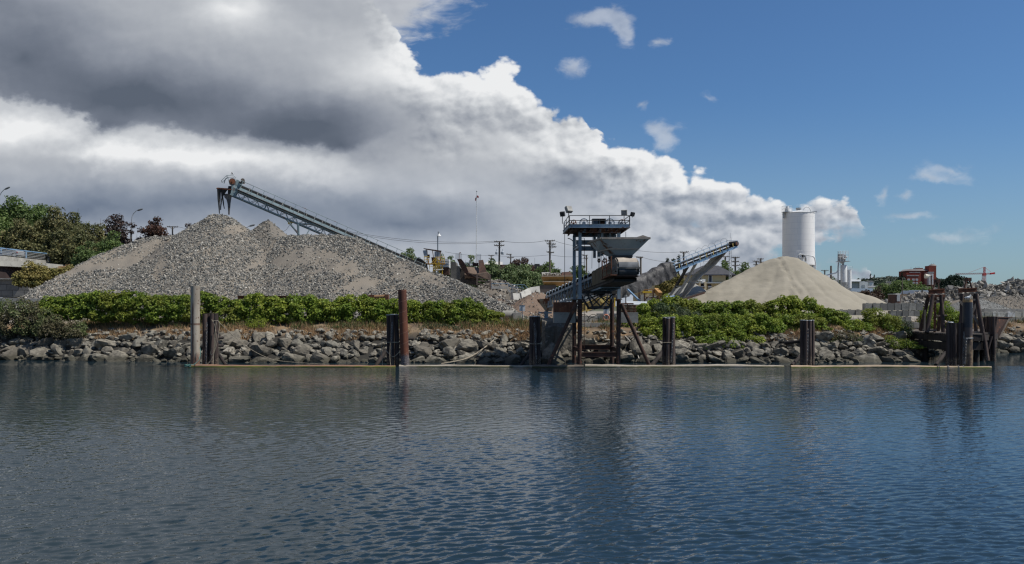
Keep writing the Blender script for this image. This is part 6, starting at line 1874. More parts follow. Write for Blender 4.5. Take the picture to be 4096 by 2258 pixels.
# support tower
mb = MB(); sP = bp(LEN * .66, 0, -1.0)
for x in (-.7, .7):
    t0 = bp(LEN * .66, x, -1.0)
    mb.bar(t0, Vector((t0.x + .35, t0.y, YARD)), .2); mb.bar(bp(LEN * .72, x, -1.0), Vector((t0.x + .35, t0.y, t0.z - 1.6)), .1); mb.bar(bp(LEN * .60, x, -1.0), Vector((t0.x + .35, t0.y, t0.z - 2.4)), .1)
    mb.bar(bp(LEN * .60, x, -.3), bp(LEN * .66, x, -1.0), .1)
mb.build('support_leg', M['greensteel'], LC)
c = P(1160, 893, 104.6); mb = MB(); mb.box(c, (.42, .3, .3)); mb.tube([c, c + Vector((.5, 0, .05))], .04, 6); mb.build('lamp', M['paleyellow'], LC)
mb = MB(); mb.tube([c + Vector((0, 0, -.2)), P(1145, 920, 104.6), P(1132, 928, 104.6)], .02, 5); mb.build('stay_wire', M['wire'], LC)

# right hand conveyor with the tarpaulin
RC = thing('stacking_conveyor', 'sky blue belt conveyor half wrapped in a dark tarpaulin, rising right towards the sand pile', 'conveyor', G(2330, 86, YARD))
A_, B_ = P(2300, 1234, 86), P(2936, 985, 96.5)
bp, LEN, ax, sd, up = frame3(A_, B_)
mb = MB()
for x in (-.5, .5):
    mb.ibeam(bp(0, x, -.10), bp(LEN, x, -.10), .10, .24, .02)
mb.build('frame', M['skyblue'], RC)
mb = MB(); mb.sheet([[bp(LEN * i / 20, x, z) for x, z in ((-.45, .46), (-.25, .34), (0, .31), (.25, .34), (.45, .46))] for i in range(21)], up * -.03); mb.build('belt', M['rubber'], RC)
mb = MB(); mb.sheet([[bp(LEN * i / 20, x, .06) for x in (-.42, .42)] for i in range(21)], up * -.03); mb.build('return_belt', M['rubber'], RC)
for i in range(22):
    s = .6 + i * (LEN - 1.2) / 21
    if s < LEN * .56: continue
    mb = MB(); mb.tube([bp(s, .5, 0), bp(s, .5, .30), bp(s + .1, .45, .42)], .04, 6); mb.tube([bp(s, -.5, 0), bp(s, -.5, .30), bp(s + .1, -.45, .42)], .04, 6); mb.tube([bp(s, -.5, .02), bp(s, .5, .02)], .035, 6)
    mb.build('idler_bracket', M['paleyellow'], RC)
mb = MB()
for i in range(10):
    s = lerp(LEN * .585, LEN - 1.4, i / 9); mb.bar(bp(s, .56, -.05), bp(s, .56, .98), .045); mb.bar(bp(s, .5, -.05), bp(s, .58, -.05), .05)
mb.tube([bp(LEN * .57, .56, .98), bp(LEN - 1.3, .56, .98)], .03, 6); mb.tube([bp(LEN * .57, .56, .62), bp(LEN - 1.3, .56, .62)], .035, 6)
mb.bar(bp(LEN - 1.5, .56, 1.0), Vector(bp(LEN - 1.5, .56, 1.0)) + Vector((1.3, 0, .0)), .06); q = Vector(bp(LEN - 1.5, .56, 1.0)) + Vector((1.3, 0, 0))
mb.bar(q, bp(LEN, .56, .1), .06)
mb.build('handrail', M['skyblue'], RC)
for i in range(8):
    s = lerp(LEN * .60, LEN - 2.4, i / 7); mb = MB(); a = bp(s, .56, .98)
    mb.tube([a + Vector((math.cos(t) * -.42 + .42, 0, math.sin(t) * .55)) + ax * 0 for t in np.linspace(0, math.pi * .85, 12)], .014, 5); mb.build('hoop', M['galv'], RC)
mb = MB(); mb.cyl(bp(LEN, -.55, .25), bp(LEN, .55, .25), .29, n=22); hpul = mb.build('head_pulley', M['rubber'], RC)
mb = MB(); mb.cyl(bp(LEN, .552, .25), bp(LEN, .60, .25), .2, n=16); mb.build('hub', M['rust'], hpul)
# tarpaulin
mb = MB(); rows = []; rn = random.Random(4); n = 70
for i in range(n + 1):
    s = lerp(1.0, LEN * .575, i / n); k = i / n
    b = .045 * math.sin(i * .8) + .035 * math.sin(i * 1.9 + 1) + .03 * math.sin(i * 3.1) + (.18 if i > n - 7 else 0) + .12 * math.sin(i * .23)
    c_ = [(-.75 - .1 * b, -.55 - .25 * abs(math.sin(i * .45))), (-.72, .1), (-.66 + b * .3, .62 + b), (-.2, .86 + b * .9), (.2, .88 + b), (.66 + b * .25, .64 + b * .8), (.70 + .08 * math.sin(i * 1.3), .2), (.74 + .10 * math.sin(i * .9), -.2), (.74 + .12 * math.sin(i * 1.1), -.62 - .14 * abs(math.sin(i * .37)))]
    rows.append([bp(s + .12 * math.sin(j * 2.0 + i), x, z) for j, (x, z) in enumerate(c_)])
mb.sheet(rows, up * .015)
TM = Mat('dark_tarpaulin', .55, 0, .3); TM.color(TM.mix(TM.noise(1.2, 4).step(.4, .6), (.055, .053, .052), (.085, .08, .077))); TM.bump(TM.noise(2.6, 4, .55, 1.2, (1, 1, .5)), .9, .12)
mb.build('tarpaulin', TM.m, RC, angle=1.2)
# yellow guards low down
for (a, b, t0, t1, b0, b1, D) in ((2322, 2344, 1219, 1211, 1250, 1242, 84.6), (2346, 2396, 1211, 1192, 1247, 1224, 84.8), (2402, 2440, 1204, 1202, 1228, 1227, 85.0)):
    mb = MB(); mb.prism([P(a, t0, D), P(b, t1, D), P(b, b1, D), P(a, b0, D)], (0, .05, 0)); gp = mb.build('guard_panel', plain('yellow_mesh', (.36, .27, .11), (.28, .20, .08), 8, .7, 0, .1, 60), RC)
    mb = MB()
    for p, q in (((a, t0), (b, t1)), ((b, t1), (b, b1)), ((b, b1), (a, b0)), ((a, b0), (a, t0))):
        mb.bar(P(p[0], p[1], D - .06), P(q[0], q[1], D - .06), .09)
    mb.build('guard_frame', M['paleyellow'], gp)
mb = MB(); mb.prism([P(2396, 1196, 84.6), P(2436, 1182, 84.6), P(2441, 1206, 85.4), P(2408, 1212, 84.4)], (0, .06, .03)); mb.build('hood_lid', M['paleyellow'], RC)
mb = MB(); mb.prism([P(2441, 1188, 85), P(2462, 1192, 85), P(2462, 1229, 85), P(2441, 1229, 85)], (0, .5, 0)); mb.build('switch_box', M['yellow'], RC)
# support legs
for pts, w_ in (([(2787, 1049, 93.8), (2738, 1137, 94.5), (2703, 1190, 95)], .30), ([(2754, 1062, 93.2), (2702, 1150, 96), (2676, 1190, 96.5)], .26)):
    for p, q in zip(pts[:-1], pts[1:]):
        mb = MB(); mb.bar(P(*p), P(*q), w_, w_ * .8); mb.build('support_leg', plain('dusty_leg_steel', (.42, .40, .36), (.30, .285, .255), 1.4, .85, 0, .1) if w_ > .28 else M['darksteel'] if p is pts[0] else M['concrete'], RC)
mb = MB(); mb.bar(P(2704, 1147, 95), P(2735, 1144, 95), .14); mb.bar(P(2693, 1188, 95.5), P(2722, 1154, 95.2), .14); mb.build('cross_tie', M['concrete'], RC)
mb = MB()
for (a, y0, b, y1) in ((2770, 1050, 2776, 1100), (2800, 1042, 2804, 1082), (2812, 1035, 2818, 1068), (2830, 1030, 2834, 1056)):
    mb.tube([P(a, y0, 94.5), P(b, y1, 95)], .012, 5)
mb.build('hanger_wire', M['wire'], RC)
# hanging canvas chute
CH = plain('sandy_canvas', (.50, .455, .385), (.40, .36, .305), 1.4, .9, 0, .35, 6, c3=(.27, .245, .21))
Lp = [(2884, 1012), (2846, 1031), (2815, 1066), (2775, 1098), (2756, 1121)]; Rp = [(2910, 1006), (2880, 1040), (2849, 1073), (2814, 1100), (2787, 1123)]
def trough(L_, R_, D, nm):
    mb = MB(); rows = []
    for i, (l, r) in enumerate(zip(L_, R_)):
        a, b = P(l[0], l[1], D + .5), P(r[0], r[1], D); m_ = lerp(a, b, .5)
        rows.append([a, lerp(a, b, .22) + Vector((0, .42, -.05)), m_ + Vector((0, .62, -.12)), lerp(a, b, .8) + Vector((0, .30, -.05)), b])
    rr2 = []
    for a, b in zip(rows[:-1], rows[1:]):
        for k in range(4):
            rr2.append([lerp(p, q, k / 4) + Vector((.03 * math.sin(k * 2 + i), .03 * math.sin(k * 3 + j), 0)) for j, (p, q) in enumerate(zip(a, b))])
    rr2.append(rows[-1]); mb.sheet(rr2, (.03, .03, -.03)); mb.build(nm, CH, RC)
trough(Lp, Rp, 95.2, 'canvas_chute')
trough([(2757, 1122), (2742, 1150), (2728, 1175), (2718, 1194)], [(2787, 1124), (2771, 1150), (2750, 1176), (2732, 1198)], 94.6, 'lower_flap')
t = thing('belt_conveyor', 'low dark conveyor running along the foot of the sand pile beside the grit cone', 'conveyor', P(2770, 1190, 93))
mb = MB(); mb.bar(P(2732, 1196, 92.5), P(2818, 1168, 94), .5, .12); mb.build('belt', M['rubber'], t)
mb = MB(); mb.bar(P(2732, 1200, 92.2), P(2818, 1172, 93.7), .1, .2); mb.build('side_rail', M['darkrust'], t)
mb = MB(); rn = random.Random(8); rows = []
for i in range(14):
    rows.append([P(2668 + i * 3.6, 1184 + rn.uniform(-2, 2) + abs(i - 7) * .4, 91 + rn.uniform(-.15, .15)), P(2668 + i * 3.6, 1189 + rn.uniform(-1, 1), 90.6), P(2667 + i * 3.6, 1199, 90.8)])
mb.sheet(rows, (0, .3, 0)); tag(mb.build('blue_tarpaulin', plain('blue_tarpaulin', (.12, .22, .40), (.30, .36, .45), 5, .4, 0, .6, 14, .05), loc=P(2690, 1195, 91)), 'crumpled blue tarpaulin at the foot of the canvas chute', 'tarpaulin')

# screening plant, landing roof
t = thing('screening_plant', 'rusty brown steel screening plant with a yellow box, under the tarped conveyor', 'machine', P(2600, 1215, 97))
mb = MB()
for px in (2556, 2578, 2613, 2636):
    mb.bar(P(px, 1158, 97), G(px, 97, YARD), .16)
    mb.bar(P(px, 1160, 99), G(px, 99, YARD), .14)
for py in (1159, 1172, 1189):
    mb.bar(P(2553, py, 96.9), P(2640, py + 1, 96.9), .12)
for a, b in ((2560, 2588), (2590, 2562), (2606, 2640)):
    mb.bar(P(a, 1190, 97), P(b, 1218, 97), .14)
mb.build('frame', plain('tan_rusty_steel', (.24, .15, .09), (.17, .11, .07), 1.5, .8, 0, .1), t)
mb = MB(); mb.box(P(2588, 1169, 96.6), (1.0, .5, .22)); mb.build('feed_box', M['yellow'], t)
mb = MB(); mb.bar(P(2622, 1160, 97.2), P(2640, 1178, 96.4), .5, .45); mb.build('chute', M['ochre'], t)
mb = MB(); mb.prism([P(2558, 1205, 97.5), P(2600, 1190, 97.5), P(2628, 1190, 97.5), P(2590, 1210, 97.5)], (0, .8, .1)); mb.build('screen_deck', M['galv'], t)
t = thing('sloped_brace', 'blue diagonal steel brace leaning over the white sheet roof', 'brace', P(2570, 1215, 88)); mb = MB(); mb.bar(P(2510, 1158, 88), P(2566, 1212, 87), .22, .14); mb.build('strut', M['skyblue'], t); mb = MB(); mb.box(G(2568, 87, YARD + 1.3), (.3, .4, 2.2)); mb.build('footing', M['concrete'], t)
t = thing('sheet_roof', 'low white sheet metal roof among the ivy right of the tower', 'roof shed', P(2545, 1240, 81))
mb = MB(); mb.prism([P(2505, 1207, 82.5), P(2588, 1209, 82.5), P(2598, 1219, 80), P(2512, 1222, 80)], (0, 0, .05)); mb.build('roof_sheet', plain('white_sheet_metal', (.55, .57, .57), (.42, .44, .45), 1, .5, .2, .05), t)
mb = MB()
for px in (2516, 2590):
    mb.bar(P(px, 1220, 80.4), G(px, 80.4, YARD), .1)
    mb.bar(P(px - 6, 1209, 82.3), G(px - 6, 82.3, YARD), .1)
mb.build('post', M['darkrust'], t)

# ------------------------------------------------------------------ silos
t = thing('silo', 'tall white cement silo with riveted rings behind the sand pile', 'silo', G(3194, 152, YARD))
D = 152; cx = G(3194, D, 0).x; R_ = 61.5 * D / F; zt, zb_ = P(0, 856, D).z, P(0, 1062, D).z
sm = Mat('silo_white', .42, 0, .4)
x, y, z = sep(sm.g, sm.raw)
rg = (z / 1.03).fract(); ring = X(sm.g, 1.0) - (rg - .5).abs().step(.02, .035)
an = (y.op('ARCTAN2', x) / (2 * math.pi) * 8.0 + (z / 1.03 - .0 + .5).op('FLOOR') * .5).fract(); vert = X(sm.g, 1.0) - (an - .5).abs().step(.006, .012)
cw = sm.mix(sm.noise(.5, 3, .5, 0, (1, 1, .3)).step(.4, .7), (.80, .775, .74), (.72, .70, .67))
cw = sm.mix(sm.noise(2.2, 4, .6, 0, (1, 1, .06)).step(.60, .74) * .35, cw, (.50, .44, .36))
cw = sm.mix(ring.max(vert) * .30, cw, (.42, .42, .43)); sm.color(cw); sm.bump(sm.noise(.9, 2) * .5, .12, .05)
mb = MB(); mb.lathe((cx, D, 0), [(R_ * 1.02, zb_), (R_ * 1.005, lerp(zb_, zt, .5)), (R_, zt)], 64); mb.build('drum', sm.m, t)
mb = MB(); mb.lathe((cx, D, 0), [(R_ * 1.03, zt + .002), (R_ * 1.03, zt + .08), (R_ * .12, zt + .58), (.001, zt + .6)], 24); rf = mb.build('roof', M['white'], t, angle=.15)
mb = MB(); mb.cyl((cx, D, zt + .55), (cx, D, zt + .8), .36, n=18); mb.cyl((cx, D, zt + .8), (cx, D, zt + 1.05), .46, n=18); mb.build('vent', M['galv'], rf)
mb = MB(); c = P(3228, 850, D - .8); mb.tube([c + Vector((math.cos(a) * .68, 0, math.sin(a) * .95)) for a in np.linspace(-.2, math.pi + .2, 22)], .09, 10); mb.build('goose_neck', M['white'], t)
mb = MB(); mb.bar(P(3238, 849, D - 1), P(3267, 847, D - 1), .12, .14)
for px in (3245, 3252):
    mb.bar(P(px, 850, D - R_ * .7), P(3250, 876, D - R_ * .75), .06)
mb.bar(P(3265, 847, D - 1), P(3264, 854, D - 1), .06); mb.build('davit', M['galv'], t)
c = P(3149, 845, D - .8); mb = MB(); mb.cyl(c + Vector((0, 0, -.4)), c + Vector((0, 0, .55)), .42, n=18); mb.cyl(c + Vector((0, 0, .55)), c + Vector((0, 0, .8)), .3, n=14); mb.cyl(c + Vector((0, 0, -1.0)), c + Vector((0, 0, -.4)), .28, n=14); mb.build('dust_filter', M['white'], t)
railing([c + Vector((-.75, -.6, -.15)), c + Vector((.65, -.6, -.15))], 1.0, 0, 3, M['white'], t, r=.025); railing([c + Vector((-.75, .6, -.15)), c + Vector((-.75, -.6, -.15))], 1.0, 0, 2, M['white'], t, r=.025)
mb = MB(); mb.box(c + Vector((0, 0, -.2)), (1.6, 1.4, .08)); mb.box(c + Vector((-.66, 0, -.75)), (.16, .5, 1.0)); mb.build('platform', M['galv'], t)
for k in range(8):
    a = k * math.pi / 4 + .3; mb = MB(); p = Vector((cx + math.cos(a) * R_ * .94, D + math.sin(a) * R_ * .94, YARD)); mb.bar(p, Vector((p.x, p.y, zb_ - .004)), .35, .35); mb.build('leg', M['white'], t)
mb = MB(); mb.lathe((cx, D, 0), [(.5, zb_ - 4.2), (R_ * .9, zb_ - .01)], 32); mb.build('cone', M['white'], t)
t = thing('silo', 'short white silo with a railed top and looping pipes in front of the tall silo', 'silo', G(3208, 140, YARD))
D = 140; cx = G(3207, D, 0).x; r_ = 17.5 * D / F; zt = P(0, 1047, D).z
mb = MB(); mb.lathe((cx, D, 0), [(r_, YARD), (r_, zt)], 32); mb.build('drum', M['white'], t)
mb = MB(); mb.lathe((cx, D, 0), [(r_ * .72, zt + .003), (r_ * .72, zt + .75), (r_ * .45, zt + 1.0)], 24); mb.build('filter', M['white'], t)
zq = zt + .02
railing([Vector((cx - r_, D - r_, zq)), Vector((cx + r_ * 1.3, D - r_, zq))], 1.1, 0, 4, M['white'], t, r=.022); railing([Vector((cx - r_, D + r_, zq)), Vector((cx - r_, D - r_, zq))], 1.1, 0, 2, M['white'], t, r=.022)
railing([P(3187, 1014, D - .5), P(3211, 1014, D - .5)], .42, 0, 3, M['white'], t, r=.02)
mb = MB(); mb.tube([P(3195, 1020, D), P(3200, 1017, D), P(3230, 1022, D), P(3252, 1026, D), P(3259, 1034, D), P(3262, 1052, D), P(3262, 1115, D)], .10, 10); mb.build('fill_pipe', M['white'], t)
mb = MB(); mb.tube([P(3212, 1024, D - .4), P(3219, 1024, D - .4), P(3223, 1034, D - .4), P(3223, 1085, D - .4)], .085, 8); mb.build('hose', M['darksteel'], t)
mb = MB(); mb.box(P(3209, 1027, D - .4), (.35, .4, .6)); mb.box(P(3184, 1036, D), (.5, .3, .06)); mb.box(P(3180, 1039, D), (.4, .3, .06)); mb.build('valve', M['darksteel'], t)
t = thing('pump_unit', 'blue pump unit behind the sand pile at the silo foot', 'machine', P(3237, 1110, 143)); D = 143
mb = MB(); mb.lathe((P(3236, 0, D).x, D, 0), [(.3, P(0, 1120, D).z), (.42, P(0, 1092, D).z), (.42, P(0, 1074, D).z), (.3, P(0, 1068, D).z)], 18); mb.box(P(3244, 1082, D), (.3, .5, .9)); mb.build('tank', plain('bright_blue_paint', (.03, .13, .42), (.025, .10, .33), 2, .4, 0, .05), t)
mb = MB(); mb.cyl(P(3231, 1068, D), P(3231, 1062, D), .14, .2, 10); mb.box(P(3239, 1066, D), (.2, .2, .3)); mb.build('motor', M['darksteel'], t)
mb = MB(); mb.bar(P(3226, 1120, D), P(3266, 1120, D), .5, .1); mb.box(P(3258, 1104, D), (.5, .5, .5)); mb.build('skid', M['darksteel'], t)
# twin silos
t = thing('silo', 'slim white silo with a caged filter unit on top, front one of the twin pair', 'silo', G(3376, 136, YARD)); D = 136
cx = G(3375, D, 0).x; r_ = 12.5 * D / F; zt, zm = P(0, 1064, D).z, P(0, 1130, D).z
mb = MB(); mb.lathe((cx, D, 0), [(r_, zm), (r_, zt), (r_ * .9, zt + .12)], 32); mb.build('drum', M['white'], t)
mb = MB(); mb.lathe((cx, D, 0), [(.12, zm - 1.35), (r_ * .98, zm - .002)], 24); mb.build('cone', M['galv'], t)
mb = MB()
for sx in (-1, 1):
    for sy in (-1, 1):
        mb.bar((cx + sx * r_, D + sy * r_, YARD), (cx + sx * r_, D + sy * r_, zm), .09); mb.bar((cx + sx * r_, D + sy * r_, YARD + .2), (cx - sx * r_ * .8, D + sy * r_, zm - .4), .05)
mb.build('leg', M['galv'], t)
c = P(3366, 1032, D); mb = MB(); mb.box(c, (.95, .8, 1.15)); mb.box(P(3372, 1055, D), (.25, .3, .8)); mb.prism([P(3360, 1046, D - .4), P(3383, 1046, D - .4), P(3373, 1056, D - .4)], (0, .6, 0)); mb.build('filter_box', plain('grey_filter', (.42, .42, .41), (.32, .32, .31), 2, .5, 0, 0), t)
mb = MB(); mb.tube([P(3380, 1020, D - .6), P(3372, 1022, D - .6), P(3372, 1034, D - .6), P(3380, 1036, D - .6)], .14, 10); mb.cyl(P(3384, 1024, D - .55), P(3384, 1034, D - .55), .16, n=12); mb.build('fan', M['white'], t)
railing([P(3352, 1046, D - .7), P(3393, 1046, D - .7)], 1.6, 0, 4, M['white'], t, r=.022, rails=(1, .75, .45)); railing([P(3352, 1046, D + .6), P(3352, 1046, D - .7)], 1.6, 0, 2, M['white'], t, r=.022); railing([P(3360, 1018, D - .7), P(3393, 1018, D - .7)], .5, 0, 3, M['white'], t, r=.02)
mb = MB(); mb.box(P(3372, 1047, D), (1.8, 1.5, .06)); mb.build('platform', M['galv'], t)
mb = MB()
for s_ in (-.18, .18):
    mb.bar(P(3358, 1165, D - .6) + Vector((s_, 0, 0)), P(3358, 1008, D - .6) + Vector((s_, 0, 0)), .04)
for k in range(26):
    z = lerp(P(0, 1165, D).z, P(0, 1010, D).z, k / 25); p = P(3358, 1100, D - .6); mb.bar((p.x - .18, p.y, z), (p.x + .18, p.y, z), .025)
for px in (3351, 3354):
    mb.tube([P(px + 2, 1050, D), P(px, 1070, D), P(px, 1165, D)], .05, 6)
mb.build('ladder', M['galv'], t)
mb = MB(); mb.tube([P(3352, 1080, D - .2), P(3346, 1092, D - .2), P(3310, 1101, D - .2), P(3264, 1115, D - .2)], .10, 10); mb.build('pipe', M['white'], t)
t = thing('silo', 'plain slim white silo with a railed top, rear one of the twin pair', 'silo', G(3397, 139, YARD)); D = 139
cx = G(3396, D, 0).x; r_ = 9.5 * D / F; zt, zm = P(0, 1080, D).z, P(0, 1153, D).z
mb = MB(); mb.lathe((cx, D, 0), [(r_ * .4, zm - .3), (r_, zm), (r_, zt)], 32); mb.build('drum', M['white'], t)
railing([Vector((cx - r_, D - r_, zt)), Vector((cx + r_, D - r_, zt))], .5, 0, 3, M['white'], t, r=.02)
mb = MB()
for sx in (-1, 1):
    mb.bar((cx + sx * r_ * .9, D, YARD), (cx + sx * r_ * .9, D, zm), .08); mb.bar((cx, D + sx * r_ * .9, YARD), (cx, D + sx * r_ * .9, zm), .08)
mb.build('leg', M['galv'], t)
t = thing('pipe_rack', 'low pipe rack with white pipes between the sand pile and the twin silos', 'pipe rack', G(3310, 138, YARD))
mb = MB()
for py in (1124, 1132):
    mb.tube([P(3270, py, 138), P(3350, py - 2, 138)], .09, 8)
mb.build('pipe', M['galv'], t)
mb = MB()
for px in (3285, 3318, 3345):
    mb.bar(P(px, 1118, 138), G(px, 138, YARD), .14)
mb.box(P(3290, 1131, 139), (1.4, 1, .8)); mb.build('post', M['white'], t)

# ------------------------------------------------------------------ cabin, ramp, bins in the middle of the yard
t = thing('operator_cabin', 'small roofed operator stand with bright yellow stairs and rails', 'cabin', P(1735, 1100, 112)); D = 112
mb = MB(); mb.prism([P(1694, 996, D - 1), P(1766, 1006, D - 1), P(1764, 1010, D + 1.2), P(1702, 999, D + 1.2)], (0, 0, .08)); mb.build('roof', M['darkrust'], t)
mb = MB()
for a, y0, b, y1, d in ((1705, 1000, 1716, 1060, -.8), (1730, 1003, 1738, 1060, -.8), (1763, 1008, 1762, 1045, -.8), (1708, 1001, 1712, 1060, 1), (1758, 1010, 1760, 1060, 1)):
    mb.bar(P(a, y0, D + d), P(b, y1, D + d), .09)
mb.build('post', M['ochre'], t)
mb = MB(); mb.prism([P(1691, 1003, D - .9), P(1706, 1001, D - .9), P(1710, 1029, D - .9), P(1697, 1030, D - .9)], (0, .04, 0)); GL = plain('dusty_glass', (.34, .38, .41), (.27, .30, .33), 2, .3, 0, 0); mb.build('window', GL, t); mb = MB(); mb.prism([P(1738, 1007, D - .9), P(1749, 1007, D - .9), P(1749, 1029, D - .9), P(1738, 1029, D - .9)], (0, .04, 0)); mb.build('window', GL, t); mb = MB(); mb.prism([P(1751, 1007, D - .85), P(1762, 1008, D - .85), P(1762, 1029, D - .85), P(1751, 1029, D - .85)], (0, .04, 0)); mb.build('window', GL, t)
mb = MB(); mb.prism([P(1725, 1030, D - .6), P(1745, 1030, D - .6), P(1747, 1060, D - .6), P(1730, 1060, D - .6)], (0, .8, 0)); mb.box(P(1714, 1026, D), (.3, .3, .45)); mb.build('console', M['darkrust'], t)
mb = MB(); mb.box(P(1738, 1057, D), (2.4, 2.2, .08)); mb.box(P(1768, 1055, D - 1), (.9, 1, .08)); mb.build('floor', M['ochre'], t)
for a, b, y, h in ((1697, 1716, 1049, .7), (1764, 1778, 1054, .85), (1718, 1768, 1079, .75), (1742, 1764, 1054, .8)):
    railing([P(a, y, D - 1.3), P(b, y, D - 1.3)], h, 0, 2, M['yellow'], t, r=.035)
mb = MB()
for dx_ in (0, 10):
    mb.bar(P(1745 + dx_, 1029, D - 1.4), P(1722 + dx_, 1058, D - 1.4), .07); mb.bar(P(1748 + dx_, 1054, D - 1.4), P(1732 + dx_, 1082, D - 1.4), .09)
for k in range(7):
    mb.box(lerp(P(1755, 1055, D - 1.4), P(1740, 1082, D - 1.4), k / 6), (.5, .7, .05))
mb.build('stairs', M['yellow'], t)
mb = MB()
for px in (1733, 1740, 1757, 1769):
    mb.bar(P(px, 1058, D - 1), G(px, D - 1, YARD + 2), .1)
mb.build('leg', M['yellow'], t)
t = thing('belt_tail', 'dark tail end of the long conveyor below the yellow cabin', 'conveyor tail', P(1680, 1060, 111)); mb = MB(); mb.cyl(P(1682, 1060, 109.6), P(1682, 1060, 111), .35, n=16); mb.build('tail_pulley', M['rubber'], t)
mb = MB(); mb.prism([P(1655, 1045, 111), P(1680, 1034, 111), P(1705, 1052, 111), P(1712, 1085, 111), P(1690, 1075, 111)], (0, .8, 0)); mb.tube([P(1662, 1043, 110.6), P(1676, 1032, 110.6), P(1682, 1036, 110.6)], .12, 8); mb.build('hopper_skirt', M['rubber'], t)
t = thing('container', 'white clad container box right of the yellow stairs', 'container', P(1781, 1080, 116))
mb = MB(); mb.box(P(1781, 1056, 116), (1.25, 2.2, 1.15)); mb.build('box', M['white'], t); mb = MB()
for py in (1046, 1058, 1068):
    mb.bar(P(1764, py, 114.85), P(1798, py + 3, 114.85), .05, .07)
mb.build('rail', M['darksteel'], t); mb = MB(); mb.box(P(1781, 1086, 116), (1.1, 2, .95)); mb.build('base', M['darkrust'], t)
mb = MB(); mb.prism([P(1742, 1082, 110), P(1772, 1078, 110.5), P(1774, 1081, 111.5), P(1748, 1085, 111)], (0, 0, .06)); tag(mb.build('loose_sheet', M['white'], loc=P(1755, 1083, 110.5)), 'loose white sheet lying on the gravel below the yellow stairs', 'sheet')
D = 104
t = thing('truck_ramp', 'stained concrete ramp with high rusty steel wings holding brown soil', 'ramp', P(1880, 1130, D))
mb = MB(); mb.prism([P(1802, 1050, D), P(1822, 1048, D), P(1826, 1064, D), P(1838, 1067, D), P(1842, 1118, D), P(1802, 1118, D)], (0, 4, 0)); mb.build('abutment', M['dark_concrete'], t)
mb = MB(); mb.prism([P(1838, 1070, D + .2), P(1874, 1100, D + .2), P(1905, 1110, D + .2), P(1905, 1140, D + .2), P(1838, 1130, D + .2)], (0, 3, 0)); mb.build('side_wall', plain('black_stained_concrete', (.07, .06, .05), (.035, .03, .027), 1, .9, 0, .2, c3=(.12, .10, .085)), t)
mb = MB(); mb.prism([P(1828, 1038, D), P(1845, 1036, D), P(1860, 1055, D), P(1874, 1088, D - .4), P(1904, 1107, D - .8), P(1904, 1116, D - .8), P(1870, 1104, D - .3), P(1846, 1076, D)], (0, .12, 0)); mb.build('wing_plate', M['darkrust'], t)
mb = MB(); mb.prism([P(1914, 1042, D + 2), P(1932, 1040, D + 2), P(1947, 1089, D - .5), P(1917, 1096, D - .3)], (0, .12, 0)); mb.prism([P(1890, 1052, D + 2.4), P(1914, 1052, D + 2.2), P(1914, 1066, D + 2.2), P(1890, 1066, D + 2.4)], (0, .12, 0)); mb.build('wing_plate', M['darkrust'], t)
mb = MB(); mb.prism([P(1872, 1092, D - .7), P(1905, 1097, D - 1.2), P(1950, 1090, D - 1), P(1961, 1102, D - 1.2), P(1958, 1120, D - 1.2), P(1906, 1112, D - 1.3)], (0, .15, .05)); mb.build('lip_plate', plain('worn_brown_steel', (.16, .11, .08), (.11, .08, .06), 1.5, .7, 0, .15), t)
mb = MB()
for px, a, b in ((1908, 1096, 1142), (1961, 1099, 1160)):
    mb.bar(P(px, a, D - 1.6), P(px, b, D - 1.6), .17)
mb.bar(P(1908, 1122, D - 1.5), P(1961, 1128, D - 1.5), .14); mb.bar(P(1908, 1134, D - 1.5), P(1961, 1146, D - 1.5), .12)
mb.build('post', plain('brown_steel_post', (.17, .125, .10), (.12, .09, .075), 1.5, .8, 0, .1), t)
mb = MB(); rn = random.Random(6); rows = []
for i in range(10):
    rows.append([P(lerp(1858, 1916, j / 9), lerp(1068, 1100, i / 9) + rn.uniform(-1.2, 1.2) + (j - 4) ** 2 * .12, lerp(D + 2.2, D - .3, i / 9)) for j in range(10)])
mb.sheet(rows, (0, .3, -.4)); tag(mb.build('soil_heap', M['browndirt'], loc=P(1888, 1095, D)), 'brown soil lying between the steel wings of the ramp', 'soil heap')
t = thing('mesh_screen', 'upright wire mesh screen left of the flagpole foot', 'screen', P(1838, 1040, 106)); mb = MB()
def meshpanel(a, b, y0, y1, D, nx, ny):
    m_ = MB()
    for i in range(nx + 1): m_.bar(P(lerp(a, b, i / nx), y0, D), P(lerp(a, b, i / nx), y1, D), .018)
    for i in range(ny + 1): m_.bar(P(a, lerp(y0, y1, i / ny), D), P(b, lerp(y0, y1, i / ny), D), .018)
    return m_
meshpanel(1822, 1847, 1015, 1037, 106, 8, 8).build('wire_mesh', M['galv'], t); mb.bar(P(1837, 1012, 106), P(1837, 1062, 105.9), .06); mb.box(P(1841, 1012, 106), (.16, .12, .1)); mb.build('post', M['rust'], t)
t = thing('mesh_screen', 'upright wire mesh screen right of the flagpole foot', 'screen', P(1912, 1050, 106)); meshpanel(1905, 1923, 1018, 1050, 106, 7, 10).build('wire_mesh', M['galv'], t); mb = MB(); mb.bar(P(1905, 1018, 106), P(1905, 1055, 106), .05); mb.bar(P(1923, 1018, 106), P(1923, 1050, 106), .05); mb.build('post', M['galv'], t)
o = railing([P(1858, 1066, 107), P(1890, 1064, 107)], .45, 0, 3, M['greensteel'], None, r=.03); tag(o, 'short teal railing behind the soil heap', 'railing'); o.name = 'railing'
